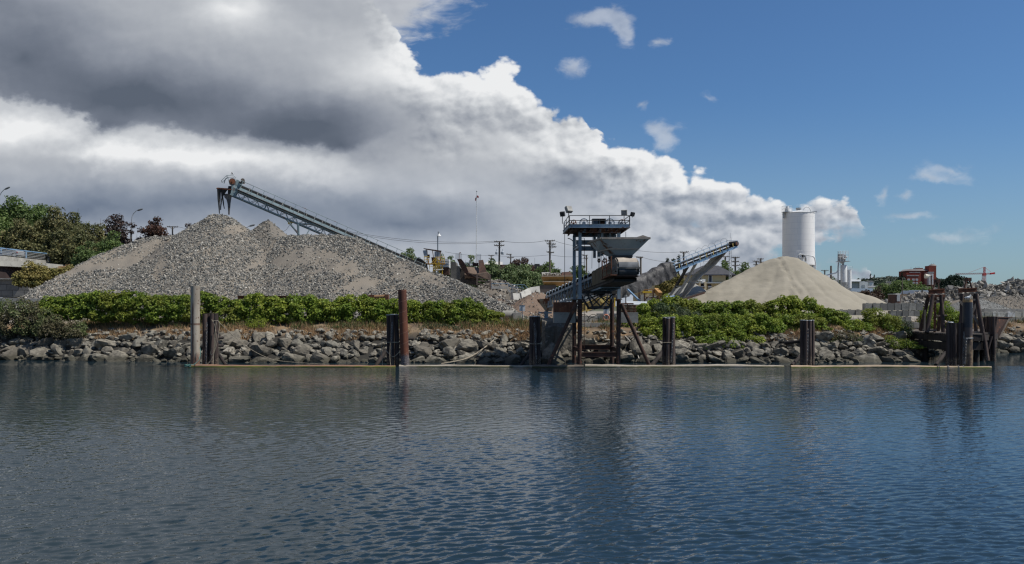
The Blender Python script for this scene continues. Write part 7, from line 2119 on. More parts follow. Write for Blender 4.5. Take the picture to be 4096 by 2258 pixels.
# stepped concrete walls with blue railings
t = thing('stepped_wall', 'low stepped concrete walls with thin blue railings left of the ochre bin', 'wall', P(2030, 1180, 100)); D = 100
for i, (a, b, y0, y1) in enumerate([(1966, 2028, 1146, 1156), (2028, 2070, 1160, 1170), (2036, 2074, 1176, 1184), (2070, 2092, 1172, 1180)]):
    mb = MB(); mb.prism([P(a, y0, D), P(b, y0 + 1, D), P(b, y1, D), P(a, y1, D)], (0, 1.2 + i * .1, 0)); mb.build('wall_step', M['concrete'] if i else M['pale_concrete'], t)
mb = MB(); mb.bar(P(2026, 1148, D - .2), P(2042, 1172, D - .2), .3, .16); mb.bar(P(2066, 1168, D - .2), P(2076, 1184, D - .2), .3, .16); mb.build('sloped_kerb', M['pale_concrete'], t)
mb = MB()
for pts in ([(1964, 1136), (2034, 1136), (2044, 1150)], [(2046, 1140), (2098, 1140), (2110, 1154)], [(2046, 1150), (2092, 1150), (2096, 1156)]):
    mb.tube([P(a, b, D - .3) for a, b in pts], .035, 6)
for px, y0, y1 in ((1966, 1136, 1150), (2000, 1136, 1150), (2034, 1136, 1150), (2048, 1140, 1172), (2068, 1140, 1172), (2088, 1140, 1160)):
    mb.bar(P(px, y0, D - .3), P(px, y1, D - .3), .05)
mb.build('railing', plain('dull_blue_rail', (.10, .19, .28), (.08, .14, .21), 2, .6, 0, 0), t)
for i, (a, b, lab) in enumerate([((2080, 1186, 92), (2116, 1166, 93.5), 'pale concrete barrier lying askew beside the dirt pile'), ((2118, 1164, 94.5), (2156, 1158, 95), 'pale concrete barrier behind the dirt pile top'), ((2048, 1186, 91), (2076, 1188, 91.5), 'pale concrete barrier half sunk in rubble')]):
    mb = MB(); A0, B0 = P(*a), P(*b); d = (B0 - A0).normalized(); nn = Vector((-d.y, d.x, 0)).normalized()
    mb.prism([A0 + nn * .32 + Vector((0, 0, -.35)), A0 + nn * .12 + Vector((0, 0, .35)), A0 - nn * .12 + Vector((0, 0, .35)), A0 - nn * .32 + Vector((0, 0, -.35))], B0 - A0)
    tag(mb.build('concrete_barrier', M['pale_concrete'], loc=A0), lab, 'barrier', 'concrete barriers by the dirt pile')
t = thing('aggregate_bin', 'ochre steel aggregate bin heaped with stones behind the tower', 'bin', P(2235, 1165, 100)); D = 100
mb = MB()
for (y0, y1, ex) in ((1106, 1126, 0), (1128, 1142, 6)):
    mb.prism([P(2168 + ex, y0, D), P(2300, y0, D), P(2300, y1, D + .3), P(2174 + ex, y1, D + .3)], (0, 3, 0))
mb.build('hopper_wall', M['ochre'], t)
mb = MB(); mb.bar(P(2166, 1106, D - .08), P(2302, 1105, D - .08), .14, .12); mb.bar(P(2172, 1127, D - .06), P(2302, 1127, D - .06), .12, .1); mb.bar(P(2232, 1128, D - .1), P(2300, 1129, D - .1), .1, .08); mb.build('rim', plain('dusty_ochre', (.42, .34, .24), (.34, .27, .19), 2, .8, 0, 0), t)
mb = MB(); mb.prism([P(2165, 1090, D + .2), P(2196, 1090, D + 2.6), P(2202, 1104, D + 2.6), P(2169, 1105, D + .2)], (.06, 0, 0)); mb.build('back_plate', M['concrete'], t)
mb = MB(); mb.prism([P(2160, 1142, D), P(2224, 1142, D), P(2224, 1172, D), P(2158, 1172, D)], (0, 3, 0)); mb.build('base', plain('grey_brown_steel', (.13, .105, .09), (.09, .075, .065), 1, .85, 0, .15), t)
mb = MB(); mb.prism([P(2242, 1105, D + .3), P(2250, 1091, D + 1), P(2282, 1089, D + 1), P(2294, 1105, D + .3)], (0, 1.4, .1)); mb.build('cover', M['darkrust'], t)
vs_, fs_, ofs = [], [], 0
for k in range(240):
    p = P(RNG.uniform(2172, 2240), RNG.uniform(1096, 1105), D + RNG.uniform(.4, 2.4)); v, f = base[RNG.integers(0, 8)]; v = v * RNG.uniform(.08, .2) + np.array(p[:]); vs_.append(v); fs_.append(f + ofs); ofs += len(v)
o = np_mesh('stone_load', np.concatenate(vs_), np.concatenate(fs_), M['rubble'], t); o['kind'] = 'stuff'
# rusty beam and spool frame behind the hedge
mb = MB(); mb.ibeam(P(951, 1191, 76), P(1240, 1191, 76), .3, .30, .04); tag(mb.build('rusty_beam', M['rust'], loc=P(1080, 1191, 76)), 'long rusty steel beam lying behind the hedge top', 'beam')
t = thing('spool_frame', 'rusty spool frame with a brown roller behind the hedge, left of the rusty pile', 'frame roller', P(1500, 1205, 75.8)); D = 75.8
mb = MB(); mb.box(P(1464, 1192, D), (.55, .7, .56)); mb.build('box_end', plain('rust_streaked_grey', (.20, .17, .14), (.16, .08, .05), 2, .8, 0, .1), t)
mb = MB(); mb.prism([P(1477, 1179, D - .3), P(1496, 1180, D - .3), P(1495, 1207, D - .3), P(1476, 1208, D - .3)], (0, .6, 0)); mb.box(P(1548, 1190, D), (.3, .6, .5)); mb.build('end_frame', M['rust'], t)
mb = MB(); mb.cyl(P(1496, 1190, D), P(1543, 1188, D), .19, n=20); mb.build('roller', plain('brown_roller', (.26, .15, .075), (.20, .115, .06), 1, .6, 0, .05), t)
mb = MB()
for px in (1467, 1485, 1519, 1538):
    mb.bar(P(px, 1181, D), P(px, 1172, D), .05)
mb.tube([P(1560, 1186, D), P(1576, 1176, D), P(1590, 1164, D)], .035, 6); mb.build('hook', M['darkrust'], t)
# ------------------------------------------------------------------ bridge at the left
BR = thing('road_bridge', 'concrete road bridge with a blue topped rail at the far left', 'bridge', P(150, 1100, 108))
def bt(px): return lerp(99.0, 121.5, (px + 60) / 380.0)                       # its depth under each pixel column
ZR = 11.40
def bq(px, z, dd=0.0):
    D = bt(px); return Vector(((px - CX) * D / F, D + dd, z))
mb = MB(); mb.prism([bq(-90, 10.45), bq(330, 10.45), bq(330, 9.85), bq(-90, 9.85)], (.2, .5, 0)); mb.build('parapet', M['concrete'], BR)
mb = MB(); mb.prism([bq(-90, 9.80, .25), bq(330, 9.80, .25), bq(330, 9.15, .25), bq(-90, 9.15, .25)], (3, 7, 0)); mb.build('deck', plain('lighter_concrete', (.40, .385, .34), (.30, .29, .26), .6, .9, 0, .2, c3=(.2, .19, .17)), BR)
mb = MB(); mb.prism([bq(-90, 9.12, .8), bq(240, 9.12, .8), bq(240, 7.1, .8), bq(-90, 7.1, .8)], (1, 3, 0)); mb.build('girder', plain('dark_brown_girder', (.055, .035, .033), (.035, .024, .023), .6, .8, 0, .1, 4, stretch=(1, 1, .1)), BR)
mb = MB(); mb.bar(bq(-90, ZR), bq(320, ZR), .14, .12); mb.build('top_rail', M['skyblue'], BR)
for k in range(4):
    mb = MB(); z = 10.62 + k * .19; mb.tube([bq(-90, z, .05), bq(320, z, .05)], .035, 6); mb.build('rail', M['galv'], BR)
for px in (1, 102, 204, 258, 306):
    mb = MB(); mb.bar(bq(px, 10.42, .12), bq(px, ZR - .03, .12), .22, .12, up=(1, 0, 0)); mb.build('rail_post', M['skyblue'], BR)
tag(MB().box(bq(199, 10.72, -.15), (.34, .3, .42)).build('junction_box', M['white'], loc=bq(199, 10.7)), 'small white box fixed on the bridge rail', 'junction box')
t = thing('abutment_wall', 'retaining wall of big grey stone blocks under the bridge', 'wall', P(30, 1185, 97))
wm = Mat('stone_block_wall', .95, 0, .1); br = wm.g.nodes.new('ShaderNodeTexBrick'); wm.g.links.new(mapping(wm.g, wm.raw, rot=(math.pi / 2, 0, 0)), br.inputs[0])
br.inputs['Color1'].default_value = (.22, .215, .20, 1); br.inputs['Color2'].default_value = (.16, .155, .145, 1); br.inputs['Mortar'].default_value = (.05, .048, .045, 1); br.inputs['Scale'].default_value = 1.0; br.inputs['Brick Width'].default_value = 1.35; br.inputs['Row Height'].default_value = .68; br.inputs['Mortar Size'].default_value = .03
wm.color(wm.mix(wm.noise(1.2, 5).step(.5, .7) * .5, br.outputs[0], (.10, .10, .09))); wm.bump(wm.noise(5, 5), .4, .05)
mb = MB(); mb.prism([P(-60, 1117, 98), P(100, 1119, 98), P(128, 1190, 98), P(-60, 1190, 98)], (0, 2, 0)); mb.build('masonry', wm.m, t); mb = MB(); mb.prism([P(-60, 1113, 97.6), P(92, 1115, 97.6), P(92, 1119, 97.6), P(-60, 1117, 97.6)], (0, 2.4, 0)); mb.build('coping', M['concrete'], t)
mb = MB(); mb.prism([P(-60, 1190, 79), P(186, 1197, 79), P(186, 1222, 79), P(-60, 1222, 79)], (0, .6, 0)); tag(mb.build('kerb_wall', M['concrete'], loc=P(60, 1222, 79)), 'low weathered concrete wall behind the brambles', 'wall')
# the car crossing
car = thing('parked_car', 'silver car crossing the bridge, seen through the rail', 'car', bq(28, 9.85, 3)); D = bt(28) + 3
def cq(px, py, dd=0): return P(px, py, D + dd)
mb = MB(); mb.prism([cq(-14, 1022), cq(-14, 1005), cq(-6, 1003), cq(4, 995), cq(48, 996), cq(62, 1003), cq(72, 1008), cq(73, 1022)], (0, 1.7, 0)); mb.build('body', plain('silver_car_paint', (.42, .42, .42), (.38, .38, .38), 1, .35, .4, 0), car)
for a, b in ((7, 24), (27, 46)):
    mb = MB(); mb.prism([cq(a, 1004, -.02), cq(a + 2, 998, -.02), cq(b - 1, 998, -.02), cq(b + (6 if b > 40 else 0), 1004, -.02)], (0, .015, 0)); mb.build('window', M['glass'], car)
for px in (2, 58):
    mb = MB(); mb.cyl(cq(px, 1021, -.05), cq(px, 1021, .2), .32, n=20); wl = mb.build('wheel', M['rubber'], car); mb = MB(); mb.cyl(cq(px, 1021, -.07), cq(px, 1021, -.052), .2, n=16); mb.build('rim', M['galv'], wl)
mb = MB(); mb.box(cq(70, 1010, .1), (.14, .3, .2)); mb.build('tail_light', plain('red_lens', (.35, .02, .02), (.3, .02, .02), 1, .3, 0, 0), car)
mb = MB(); mb.box(Vector((0, 0, 0)) + lerp(bq(-80, 9.78, 4), bq(330, 9.78, 4), .5), (1, 1, .02))
# the embankment the trees and the lamps stand on, left behind the bridge
mb = MB(); rows = []
for j, (dd, z) in enumerate(((11, 3.0), (11.6, 5.6), (15, 6.0), (34, 6.0), (44, 3.0))):
    rows.append([bq(px, z, dd) for px in range(-260, 901, 40)])
mb.sheet(rows); eo = mb.build('terrain', plain('embankment_soil', (.08, .085, .045), (.10, .085, .05), .4, .95, 0, .3, 3)); tag(eo, None, None, kind='structure')
# dry tuft
bush('orange dry weeds at the end of the bridge rail', 236, 292, [1066, 1056, 1062], 1084, 106, DRY, 480, name='weed_tuft', cat='weeds', leaf=.22, dens=60, depth=1.0, aspect=.3)

# ------------------------------------------------------------------ lamps, poles, wires
def street_lamp(label, hx, hy, pts, D, zb):
    t = thing('street_lamp', label, 'street lamp', Vector((P(pts[-1][0], 0, D).x, D, zb)), 'curved street lamps behind the gravel')
    mb = MB(); q = [P(a, b, D) for a, b in pts] + [Vector((P(pts[-1][0], 0, D).x, D, zb))]; mb.tube(q, [.05] * (len(q) - 2) + [.07, .09], 7); mb.build('pole', M['galv'], t)
    c = P(hx, hy, D); d = (c - P(pts[1][0], pts[1][1], D)).normalized(); mb = MB(); mb.tube([c - d * .45, c - d * .2, c + d * .25, c + d * .45], [.05, .13, .13, .04], 8); mb.build('lamp_head', plain('lamp_casing', (.14, .15, .15), (.10, .10, .10), 2, .5, 0, 0), t)
street_lamp('curved street lamp at the far left edge above the tall green tree', 29, 754, [(26, 755), (16, 760), (6, 770), (-2, 785), (-4, 830)], 122, 6)
street_lamp('curved street lamp standing between the dark plum trees', 560, 840, [(556, 841), (544, 845), (534, 855), (528, 868), (526, 900)], 124, 6)
street_lamp('curved street lamp peeping between the gravel summit and the brown cone', 1008, 903, [(1004, 904), (996, 906), (988, 911), (983, 917), (981, 935)], 122, 4)
t = thing('yard_lamp', 'tall pole lamp with a round white shade behind the yellow cabin', 'yard lamp', G(1751, 114, YARD)); D = 114
mb = MB(); mb.tube([P(1751, 940, D), G(1751, D, YARD)], .07, 8); mb.build('pole', plain('blue_grey_pole', (.10, .14, .17), (.08, .11, .13), 1, .6, 0, 0), t)
c = P(1756, 939, D); mb = MB(); mb.lathe((c.x, c.y, c.z - .2), [(.30, -.02), (.28, .05), (.12, .22), (.1, .36)], 20); mb.build('lamp_shade', M['white'], t); mb = MB(); mb.box(P(1754, 932, D), (.2, .2, .3)); mb.build('ballast', M['galv'], t)
t = thing('yard_lamp', 'leaning pole lamp with a cream cone shade in front of the brick block', 'yard lamp', G(3726, 95, YARD)); D = 95
mb = MB(); mb.tube([P(3725, 1104, D), P(3727, 1165, D), G(3727, D, YARD)], .05, 8); mb.build('pole', M['darkrust'], t)
c = P(3707, 1105, D); mb = MB(); mb.tube([c + Vector((.35, 0, .05)), c + Vector((.1, 0, -.02)), c + Vector((-.18, 0, -.02))], [.08, .22, .26], 16); mb.tube([c + Vector((.3, 0, .05)), P(3725, 1102, D)], .04, 6); mb.build('lamp_shade', plain('cream_shade', (.60, .56, .46), (.5, .46, .37), 2, .6, 0, 0), t)
t = thing('flagpole', 'very tall slim white flagpole with a limp red and white flag', 'flagpole', G(1905, 120, YARD)); D = 120
mb = MB(); mb.tube([G(1904, D, YARD), P(1907, 768, D)], [.09, .045], 10); mb.build('pole', M['white'], t); mb = MB(); mb.lathe(P(1907, 768, D), [(.03, 0), (.10, .05), (.10, .12), (.02, .2)], 12); mb.build('finial', M['galv'], t)
fm = Mat('flag_cloth', .8, 0, .1); x, y, z = sep(fm.g, fm.raw)
def flagpart(nm, a, b, y0, y1, col):
    mb = MB(); rows = []
    for i in range(7):
        k = i / 6; yy = lerp(y0, y1, k); rows.append([P(lerp(a(k), b(k), j / 5), yy + (j - 2) * .6, D + .12 * math.sin(j * 2 + i)) for j in range(6)])
    mb.sheet(rows, (0, .01, 0)); return mb.build(nm, col, fl)
fl = tag(bpy.data.objects.new('flag', None), 'limp red and white flag wrapped round the tall flagpole', 'flag'); COL.objects.link(fl); fl.location = P(1907, 790, D)
RED, WHT = plain('flag_red', (.45, .03, .05), (.36, .025, .04), 3, .8, 0, 0), plain('flag_white', (.7, .7, .7), (.6, .6, .62), 3, .8, 0, 0)
flagpart('red_field', lambda k: 1908, lambda k: 1915 - 2 * abs(k - .5), 783, 792, RED); flagpart('white_field', lambda k: 1904 - k * 1.5, lambda k: 1908, 785, 799, WHT); flagpart('red_edge', lambda k: 1901 - k, lambda k: 1904, 792, 804, RED)

def pole(label, px, top, D, arms, extras=(), r=.15, foot=None, mat=None):
    t = thing('utility_pole', label, 'utility pole', G(px, D, YARD), 'wooden utility poles')
    a = P(px, top, D); mb = MB(); mb.tube([G(foot or px, D, YARD), a], [r * 1.15, r * .8], 10); mb.build('pole', M['polewood'], t)
    for (l, rr_, y, dd) in arms:
        mb = MB(); mb.bar(P(l, y, D - .2), P(rr_, y + dd, D - .2), .13, .13); n_ = 5
        mb.bar(P(px, y + 12 * 120 / D, D - .15), P(lerp(px, l, .5), y + 2, D - .15), .04); mb.bar(P(px, y + 12 * 120 / D, D - .15), P(lerp(px, rr_, .5), y + 2, D - .15), .04)
        ca = mb.build('crossarm', M['polewood'], t)
        for k in (0.02, .25, .75, .98):
            mb = MB(); q = lerp(P(l, y, D - .2), P(rr_, y + dd, D - .2), k); mb.lathe(q + Vector((0, 0, .06)), [(.035, 0), (.06, .05), (.06, .12), (.03, .16)], 8); mb.build('insulator', M['galv'], ca)
    for (ex, ey, w_, h) in extras:
        mb = MB(); c = P(ex, ey, D - .2); mb.lathe(c + Vector((0, 0, -h / 2)), [(w_ * .9, 0), (w_, .05), (w_, h - .08), (w_ * .6, h)], 16); mb.bar(c + Vector((0, 0, 0)), P(px, ey, D), .08); mb.tube([c + Vector((0, 0, h * .5)), c + Vector((0, 0, h * .5 + .35))], .05, 6); mb.build('transformer', plain('transformer_grey', (.42, .45, .48), (.33, .36, .39), 2, .5, 0, 0), t)
    return t
pole('big utility pole carrying two grey transformers', 1998, 966, 125, [(1977, 2017, 968, -1.5), (1977, 2017, 983, 0)], [(1986, 1013, .19, .42), (2010, 1013, .23, .46)], foot=1994)
pole('thin far utility pole with two short arms left of the transformer pole', 1965, 1021, 172, [(1953, 1977, 1023, 0), (1955, 1972, 1036, 0)], r=.12)
pole('far utility pole with offset arms right of the transformer pole', 2043, 1017, 172, [(2025, 2046, 1018, 1), (2028, 2056, 1031, 0)], r=.14)
pole('crowded utility pole with four crossarms and hanging gear', 2200, 962, 125, [(2180, 2219, 965, -1), (2187, 2222, 976, 2), (2195, 2225, 989, 0), (2187, 2216, 1009, 3)], [(2212, 984, .07, .25)], foot=2198)
pole('utility pole seen behind the tower columns', 2346, 1021, 160, [(2330, 2350, 1023, 0), (2335, 2352, 1034, 0)], r=.16)
pole('utility pole just right of the boom head', 2563, 1028, 132, [(2545, 2572, 1030, 1)], r=.17)
pole('tall utility pole rising behind the tarped conveyor', 2735, 1008, 132, [(2720, 2754, 1010, -1)], foot=2733)
pole('utility pole with two arms just left of the lattice mast', 2901, 1026, 160, [(2885, 2918, 1028, -1), (2888, 2916, 1047, 0)], r=.17)
pole('utility pole with three arms just right of the lattice mast', 2941, 1028, 155, [(2926, 2958, 1031, 0), (2927, 2956, 1047, 0), (2928, 2958, 1063, 0)], r=.17)
pole('short arm utility pole left of the sand pile top, nearer one of a pair', 3025, 1044, 170, [(3011, 3038, 1046, 0), (3014, 3036, 1060, 0)], r=.17)
pole('short arm utility pole left of the sand pile top, taller one of a pair', 3043, 1034, 175, [(3028, 3054, 1037, 0), (3032, 3054, 1050, 0)], r=.17)
pole('far utility pole with one wide arm between the silo groups', 3299, 1081, 230, [(3284, 3314, 1083, 0)], r=.2)
pole('bare dark post between the silo groups', 3324, 1064, 150, [], r=.2)
pole('utility pole with a single arm left of the gravel summit', 690, 906, 130, [(668, 712, 908, 1)], r=.13)
pole('slim bare pole in front of the big round tree', 3609, 1112, 140, [], r=.09)
def wire(label, pts, sag, D, n=14, r=.022):
    mb = MB()
    for (a, b) in zip(pts[:-1], pts[1:]):
        A0, B0 = P(a[0], a[1], a[2] if len(a) > 2 else D), P(b[0], b[1], b[2] if len(b) > 2 else D)
        mb.tube([lerp(A0, B0, k / n) - Vector((0, 0, sag * 4 * (k / n) * (1 - k / n))) for k in range(n + 1)], r, 4)
    o = mb.build('power_line', M['wire'], loc=P(pts[0][0], pts[0][1], D)); return tag(o, label, 'power line', 'overhead power lines')
wire('upper overhead wire running from the conveyor past the flagpole to the transformer pole', [(1250, 895, 118), (1977, 966, 125)], 1.0, 125); wire('lower overhead wire running just beneath it to the transformer pole', [(1300, 910, 118), (2017, 967, 125)], 1.1, 125)
wire('overhead wire between the transformer pole and the crowded pole', [(2017, 966), (2180, 964)], .25, 125); wire('overhead wire from the crowded pole to the pole behind the tower', [(2219, 964, 125), (2330, 985, 128), (2563, 1028, 132)], .2, 125)
wire('low overhead wire passing behind the street trees', [(1780, 1008, 150), (1965, 1022, 172), (2200, 1020, 150)], .3, 150); wire('overhead wire from the crowded pole to the tower, lower one', [(2200, 1020, 125), (2346, 1022, 160)], .3, 125)
wire('upper overhead wire from the boom hopper to the tall pole', [(2480, 990, 130), (2720, 1009, 132)], .35, 132); wire('lower overhead wire from the boom head to the fir spires', [(2572, 1031, 132), (2720, 1046, 132)], .3, 132)
wire('overhead wire from the tall pole past the lattice mast', [(2754, 1035, 132), (2901, 1046, 160), (2941, 1046, 155), (3025, 1048, 170)], .3, 140); wire('overhead wire right of the single arm pole', [(712, 908), (1000, 925)], .5, 130)
t = thing('lattice_mast', 'slim galvanised lattice mast with antennas beside the head of the tarped conveyor', 'mast', G(2920, 118, YARD)); D = 118
mb = MB(); w_ = .19; zt = P(0, 998, D).z; cx = G(2920, D, 0).x
cs = [(cx + w_ * math.cos(a), D + w_ * math.sin(a)) for a in (-2.6, -.5, 1.57)]
for (x, y) in cs: mb.bar((x, y, YARD), (x, y, zt), .035)
n = 22
for k in range(n):
    z0, z1 = lerp(YARD, zt, k / n), lerp(YARD, zt, (k + 1) / n)
    for i in range(3):
        a, b = cs[i], cs[(i + 1) % 3]; mb.bar((a[0], a[1], z0), (b[0], b[1], z1), .022)
mb.build('lattice', M['galv'], t); mb = MB(); mb.tube([Vector((cx, D, zt - .5)), P(2921, 932, D)], .022, 6); mb.tube([P(2926, 990, D), P(2926, 954, D)], .015, 5); mb.bar(P(2921, 950, D), P(2929, 950, D), .02); mb.build('antenna', M['galv'], t)
for (px, y0, y1, lab) in ((2104, 1030, 1062, 'thin mast behind the pale street trees'), (2139, 1032, 1064, 'thin mast left of the crowded utility pole')):
    mb = MB(); mb.tube([P(px, y0, 180), G(px, 180, YARD)], .035, 5); tag(mb.build('mast', M['galv'], loc=G(px, 180, YARD)), lab, 'mast')

# ------------------------------------------------------------------ buildings
CREAM = Mat('cream_siding', .8, 0, .2); x, y, z = sep(CREAM.g, CREAM.raw); ln = (z / .16).fract().step(.0, .18)
CREAM.color(CREAM.mix(ln, (.30, .24, .14), CREAM.mix(CREAM.noise(.6, 3), (.50, .41, .25), (.46, .375, .225)))); CREAM.bump(ln, .3, .02)
NAVY = plain('dark_blue_door', (.03, .035, .055), (.025, .03, .045), 1, .5, 0, 0); ROOF = plain('dark_shingles', (.065, .065, .072), (.045, .045, .05), 2.5, .9, 0, .4, 10, c3=(.085, .085, .092)); AWN = plain('slate_awning', (.10, .105, .12), (.08, .083, .095), 2, .8, 0, .2)
def window(b, x0, x1, y0, y1, D, fr=None, nm='window', glass=None):
    mb = MB(); mb.prism([P(x0, y0, D), P(x1, y0, D), P(x1, y1, D), P(x0, y1, D)], (0, .06, 0)); f_ = mb.build(nm, fr or M['white'], b)
    e = (x1 - x0) * .14; mb = MB(); mb.prism([P(x0 + e, y0 + e, D - .02), P(x1 - e, y0 + e, D - .02), P(x1 - e, y1 - e * .6, D - .02), P(x0 + e, y1 - e * .6, D - .02)], (0, .015, 0)); mb.build('pane', glass or M['glass'], f_)
    return f_
D = 138; B = thing('house', 'cream house with a dark hip roof behind the canvas chute', 'house', G(2850, D, YARD))
mb = MB(); mb.prism([G(2742, D, P(0, 1131, D).z), G(2903, D, P(0, 1131, D).z), G(2903, D, P(0, 1100, D).z), G(2742, D, P(0, 1100, D).z)], (0, 9, 0)); mb.prism([G(2782, D - 2, YARD), G(2920, D - 2, YARD), G(2920, D - 2, P(0, 1134, D).z), G(2782, D - 2, P(0, 1134, D).z)], (0, 11, 0)); mb.build('wall', CREAM.m, B)
a, b, c, d = P(2733, 1099, D - .7), P(2944, 1099, D - .7), G(2944, D + 10, P(0, 1099, D - .7).z), G(2733, D + 10, P(0, 1099, D - .7).z)
r0, r1 = G(2812, D + 4.5, P(0, 1063, D + 4.5).z), G(2873, D + 4.5, P(0, 1063, D + 4.5).z)
mb = MB(); mb.add([a, b, c, d, r0, r1], [(0, 1, 5, 4), (1, 2, 5), (2, 3, 4, 5), (3, 0, 4), (3, 2, 1, 0)]); mb.build('roof', ROOF, B, smooth=False)
mb = MB(); mb.bar(a + Vector((0, -.03, -.07)), b + Vector((0, -.03, -.07)), .12, .14); mb.build('gutter', NAVY, B)
mb = MB(); mb.prism([P(2775, 1130, D - 3), P(2925, 1130, D - 3), P(2925, 1134, D - 3), P(2775, 1134, D - 3)], (0, 2.5, 0)); mb.build('terrace_edge', plain('pale_grey_trim', (.40, .42, .43), (.33, .35, .36), 1, .6, 0, 0), B)
window(B, 2834, 2849, 1101, 1130, D - .08, None, 'door', NAVY); window(B, 2798, 2806, 1104, 1128, D - .08)
for a0, b0 in ((2801, 2822), (2828, 2848)):
    mb = MB(); mb.prism([P(a0 + 2, 1139, D - 2.2), P(b0 - 4, 1139, D - 2.2), P(b0, 1150, D - 3.2), P(a0 + 4, 1150, D - 3.2)], (0, 0, .05)); mb.build('awning', AWN, B); window(B, a0 + 5, b0 - 4, 1150, 1172, D - 2.08)
mb = MB(); mb.box(P(2819, 1157, D - 2.6), (.35, .9, 2.2)); mb.box(P(2797, 1157, D - 2.6), (.2, .9, 2.2)); mb.build('pilaster', plain('cream_trim', (.60, .50, .32), (.52, .43, .27), 1, .8, 0, 0), B)
mb = MB(); mb.cyl(P(2800, 1120, D - 2), P(2800, 1126, D - 2), .35, n=14); mb.box(P(2814, 1124, D - 2), (.5, .5, .5)); tag(mb.build('roof_vent', M['white'], loc=P(2808, 1126, D - 2)), 'white ventilation unit on the terrace of the cream house', 'vent')
D = 122; B = thing('house', 'cream flat roofed building with navy openings right of the boom', 'building', G(2610, D, YARD))
mb = MB(); mb.prism([G(2568, D, YARD), G(2655, D, YARD), P(2655, 1117, D), P(2568, 1117, D)], (0, 9, 0)); mb.build('wall', CREAM.m, B); mb = MB(); mb.prism([G(2655.2, D - .8, YARD), G(2664, D - .8, YARD), P(2664, 1128, D - .8), P(2655.2, 1128, D - .8)], (0, 5, 0)); mb.build('bay', plain('cream_painted_sunlit', (.60, .49, .30), (.53, .43, .26), 1, .8, 0, 0), B)  # bay: the wall's cream lightened to paint in sunlight
mb = MB(); mb.prism([P(2566, 1117, D - .2), P(2657, 1117, D - .2), P(2657, 1114, D - .2), P(2566, 1114, D - .2)], (0, 9.4, 0)); mb.prism([P(2612, 1114, D + 1), P(2655, 1114, D + 1), P(2650, 1103, D + 3), P(2622, 1104, D + 3)], (0, 3, 0)); mb.build('roof', plain('pale_green_roof', (.40, .45, .43), (.32, .36, .35), 1, .7, 0, 0), B)
window(B, 2633, 2646, 1141, 1171, D - .08); window(B, 2579, 2596, 1150, 1166, D - .08, None, 'window', NAVY)
mb = MB(); mb.prism([P(2632, 1129, D - .05), P(2647, 1129, D - .05), P(2648, 1140, D - .9), P(2628, 1140, D - .9)], (0, 0, .05)); mb.build('awning', AWN, B); mb = MB(); mb.box(P(2573, 1144, D - .1), (.25, .12, .25)); mb.build('wall_lamp', M['darksteel'], B)
D = 180; B = thing('warehouse', 'long low brown building with a pale roof behind the street trees', 'building', G(2010, D, YARD))
mb = MB(); mb.prism([G(1940, D, YARD), G(2170, D, YARD), P(2170, 1062, D), P(1940, 1058, D)], (0, 14, 0)); mb.build('wall', plain('brown_cladding', (.12, .075, .06), (.10, .06, .05), .5, .8, 0, .1), B); mb = MB(); mb.prism([P(1935, 1058, D - .5), P(2010, 1060, D - .5), P(2010, 1049, D + 4), P(1948, 1049, D + 4)], (0, 3, .2)); mb.build('roof', plain('pale_sheet_roof', (.50, .48, .44), (.42, .40, .37), 1, .7, 0, 0), B)
mb = MB(); mb.box(P(2148, 1067, 160), (1.0, 1, .95)); tag(mb.build('rooftop_unit', M['darksteel'], loc=P(2148, 1075, 160)), 'dark rooftop box among the trees left of the crowded pole', 'rooftop unit')
D = 150; B = thing('cream_shed', 'cream wall glimpsed between the trees left of the ochre bin', 'building', G(2155, D, YARD)); mb = MB(); mb.prism([G(2140, D, YARD), G(2172, D, YARD), P(2172, 1110, D), P(2140, 1112, D)], (0, 6, 0)); mb.build('wall', CREAM.m, B); mb = MB(); mb.prism([P(2138, 1112, D - .2), P(2174, 1109, D - .2), P(2174, 1098, D - .2), P(2142, 1095, D - .2)], (0, 6, 0)); mb.build('upper_wall', plain('pale_blue_cladding', (.42, .47, .52), (.35, .39, .43), 1, .7, 0, 0), B)
# right hand distance
D = 300; B = thing('warehouse', 'white gabled warehouse right of the twin silos', 'warehouse', G(3437, D, YARD + 2))
mb = MB(); mb.prism([G(3438, D, YARD), G(3471, D, YARD), P(3471, 1130, D), P(3456, 1126, D), P(3438, 1127, D)], (0, 18, 0)); mb.build('gable_wall', M['white'], B); mb = MB(); mb.prism([G(3400, D + .5, YARD), G(3438, D + .5, YARD), P(3438, 1128, D + .5), P(3400, 1128, D + .5)], (0, 17, 0)); mb.build('side_wall', plain('white_cladding_painted_shade', (.42, .42, .41), (.36, .36, .35), .3, .8, 0, 0), B)  # side wall greyed to paint in its shade, gable left plain white
mb = MB(); mb.prism([P(3398, 1128, D - .5), P(3440, 1128, D - .5), P(3445, 1121, D + 9), P(3403, 1121, D + 9)], (0, 0, .2)); mb.build('roof', plain('pale_metal_roof', (.46, .47, .46), (.40, .41, .40), .4, .6, 0, 0), B); window(B, 3450, 3462, 1138, 1152, D - .1, None, 'door', M['galv'])
def lowhouse(label, x0, x1, y0, yr, D, wall, roof, wins=()):
    B = thing('low_building', label, 'building', G((x0 + x1) / 2, D, YARD)); mb = MB(); mb.prism([G(x0, D, YARD), G(x1, D, YARD), P(x1, y0, D), P(x0, y0, D)], (0, 12, 0)); mb.build('wall', wall, B)
    mb = MB(); mb.prism([P(x0 - 2, y0, D - .6), P(x1 + 2, y0, D - .6), P(x1 - 3, yr, D + 6), P(x0 + 3, yr, D + 6)], (0, 6, .15)); mb.build('roof', roof, B)
    for (a, b, c, d) in wins: window(B, a, b, c, d, D - .1)
    return B
SL = plain('slate_blue_roof', (.12, .155, .19), (.095, .125, .155), .6, .8, 0, .1)
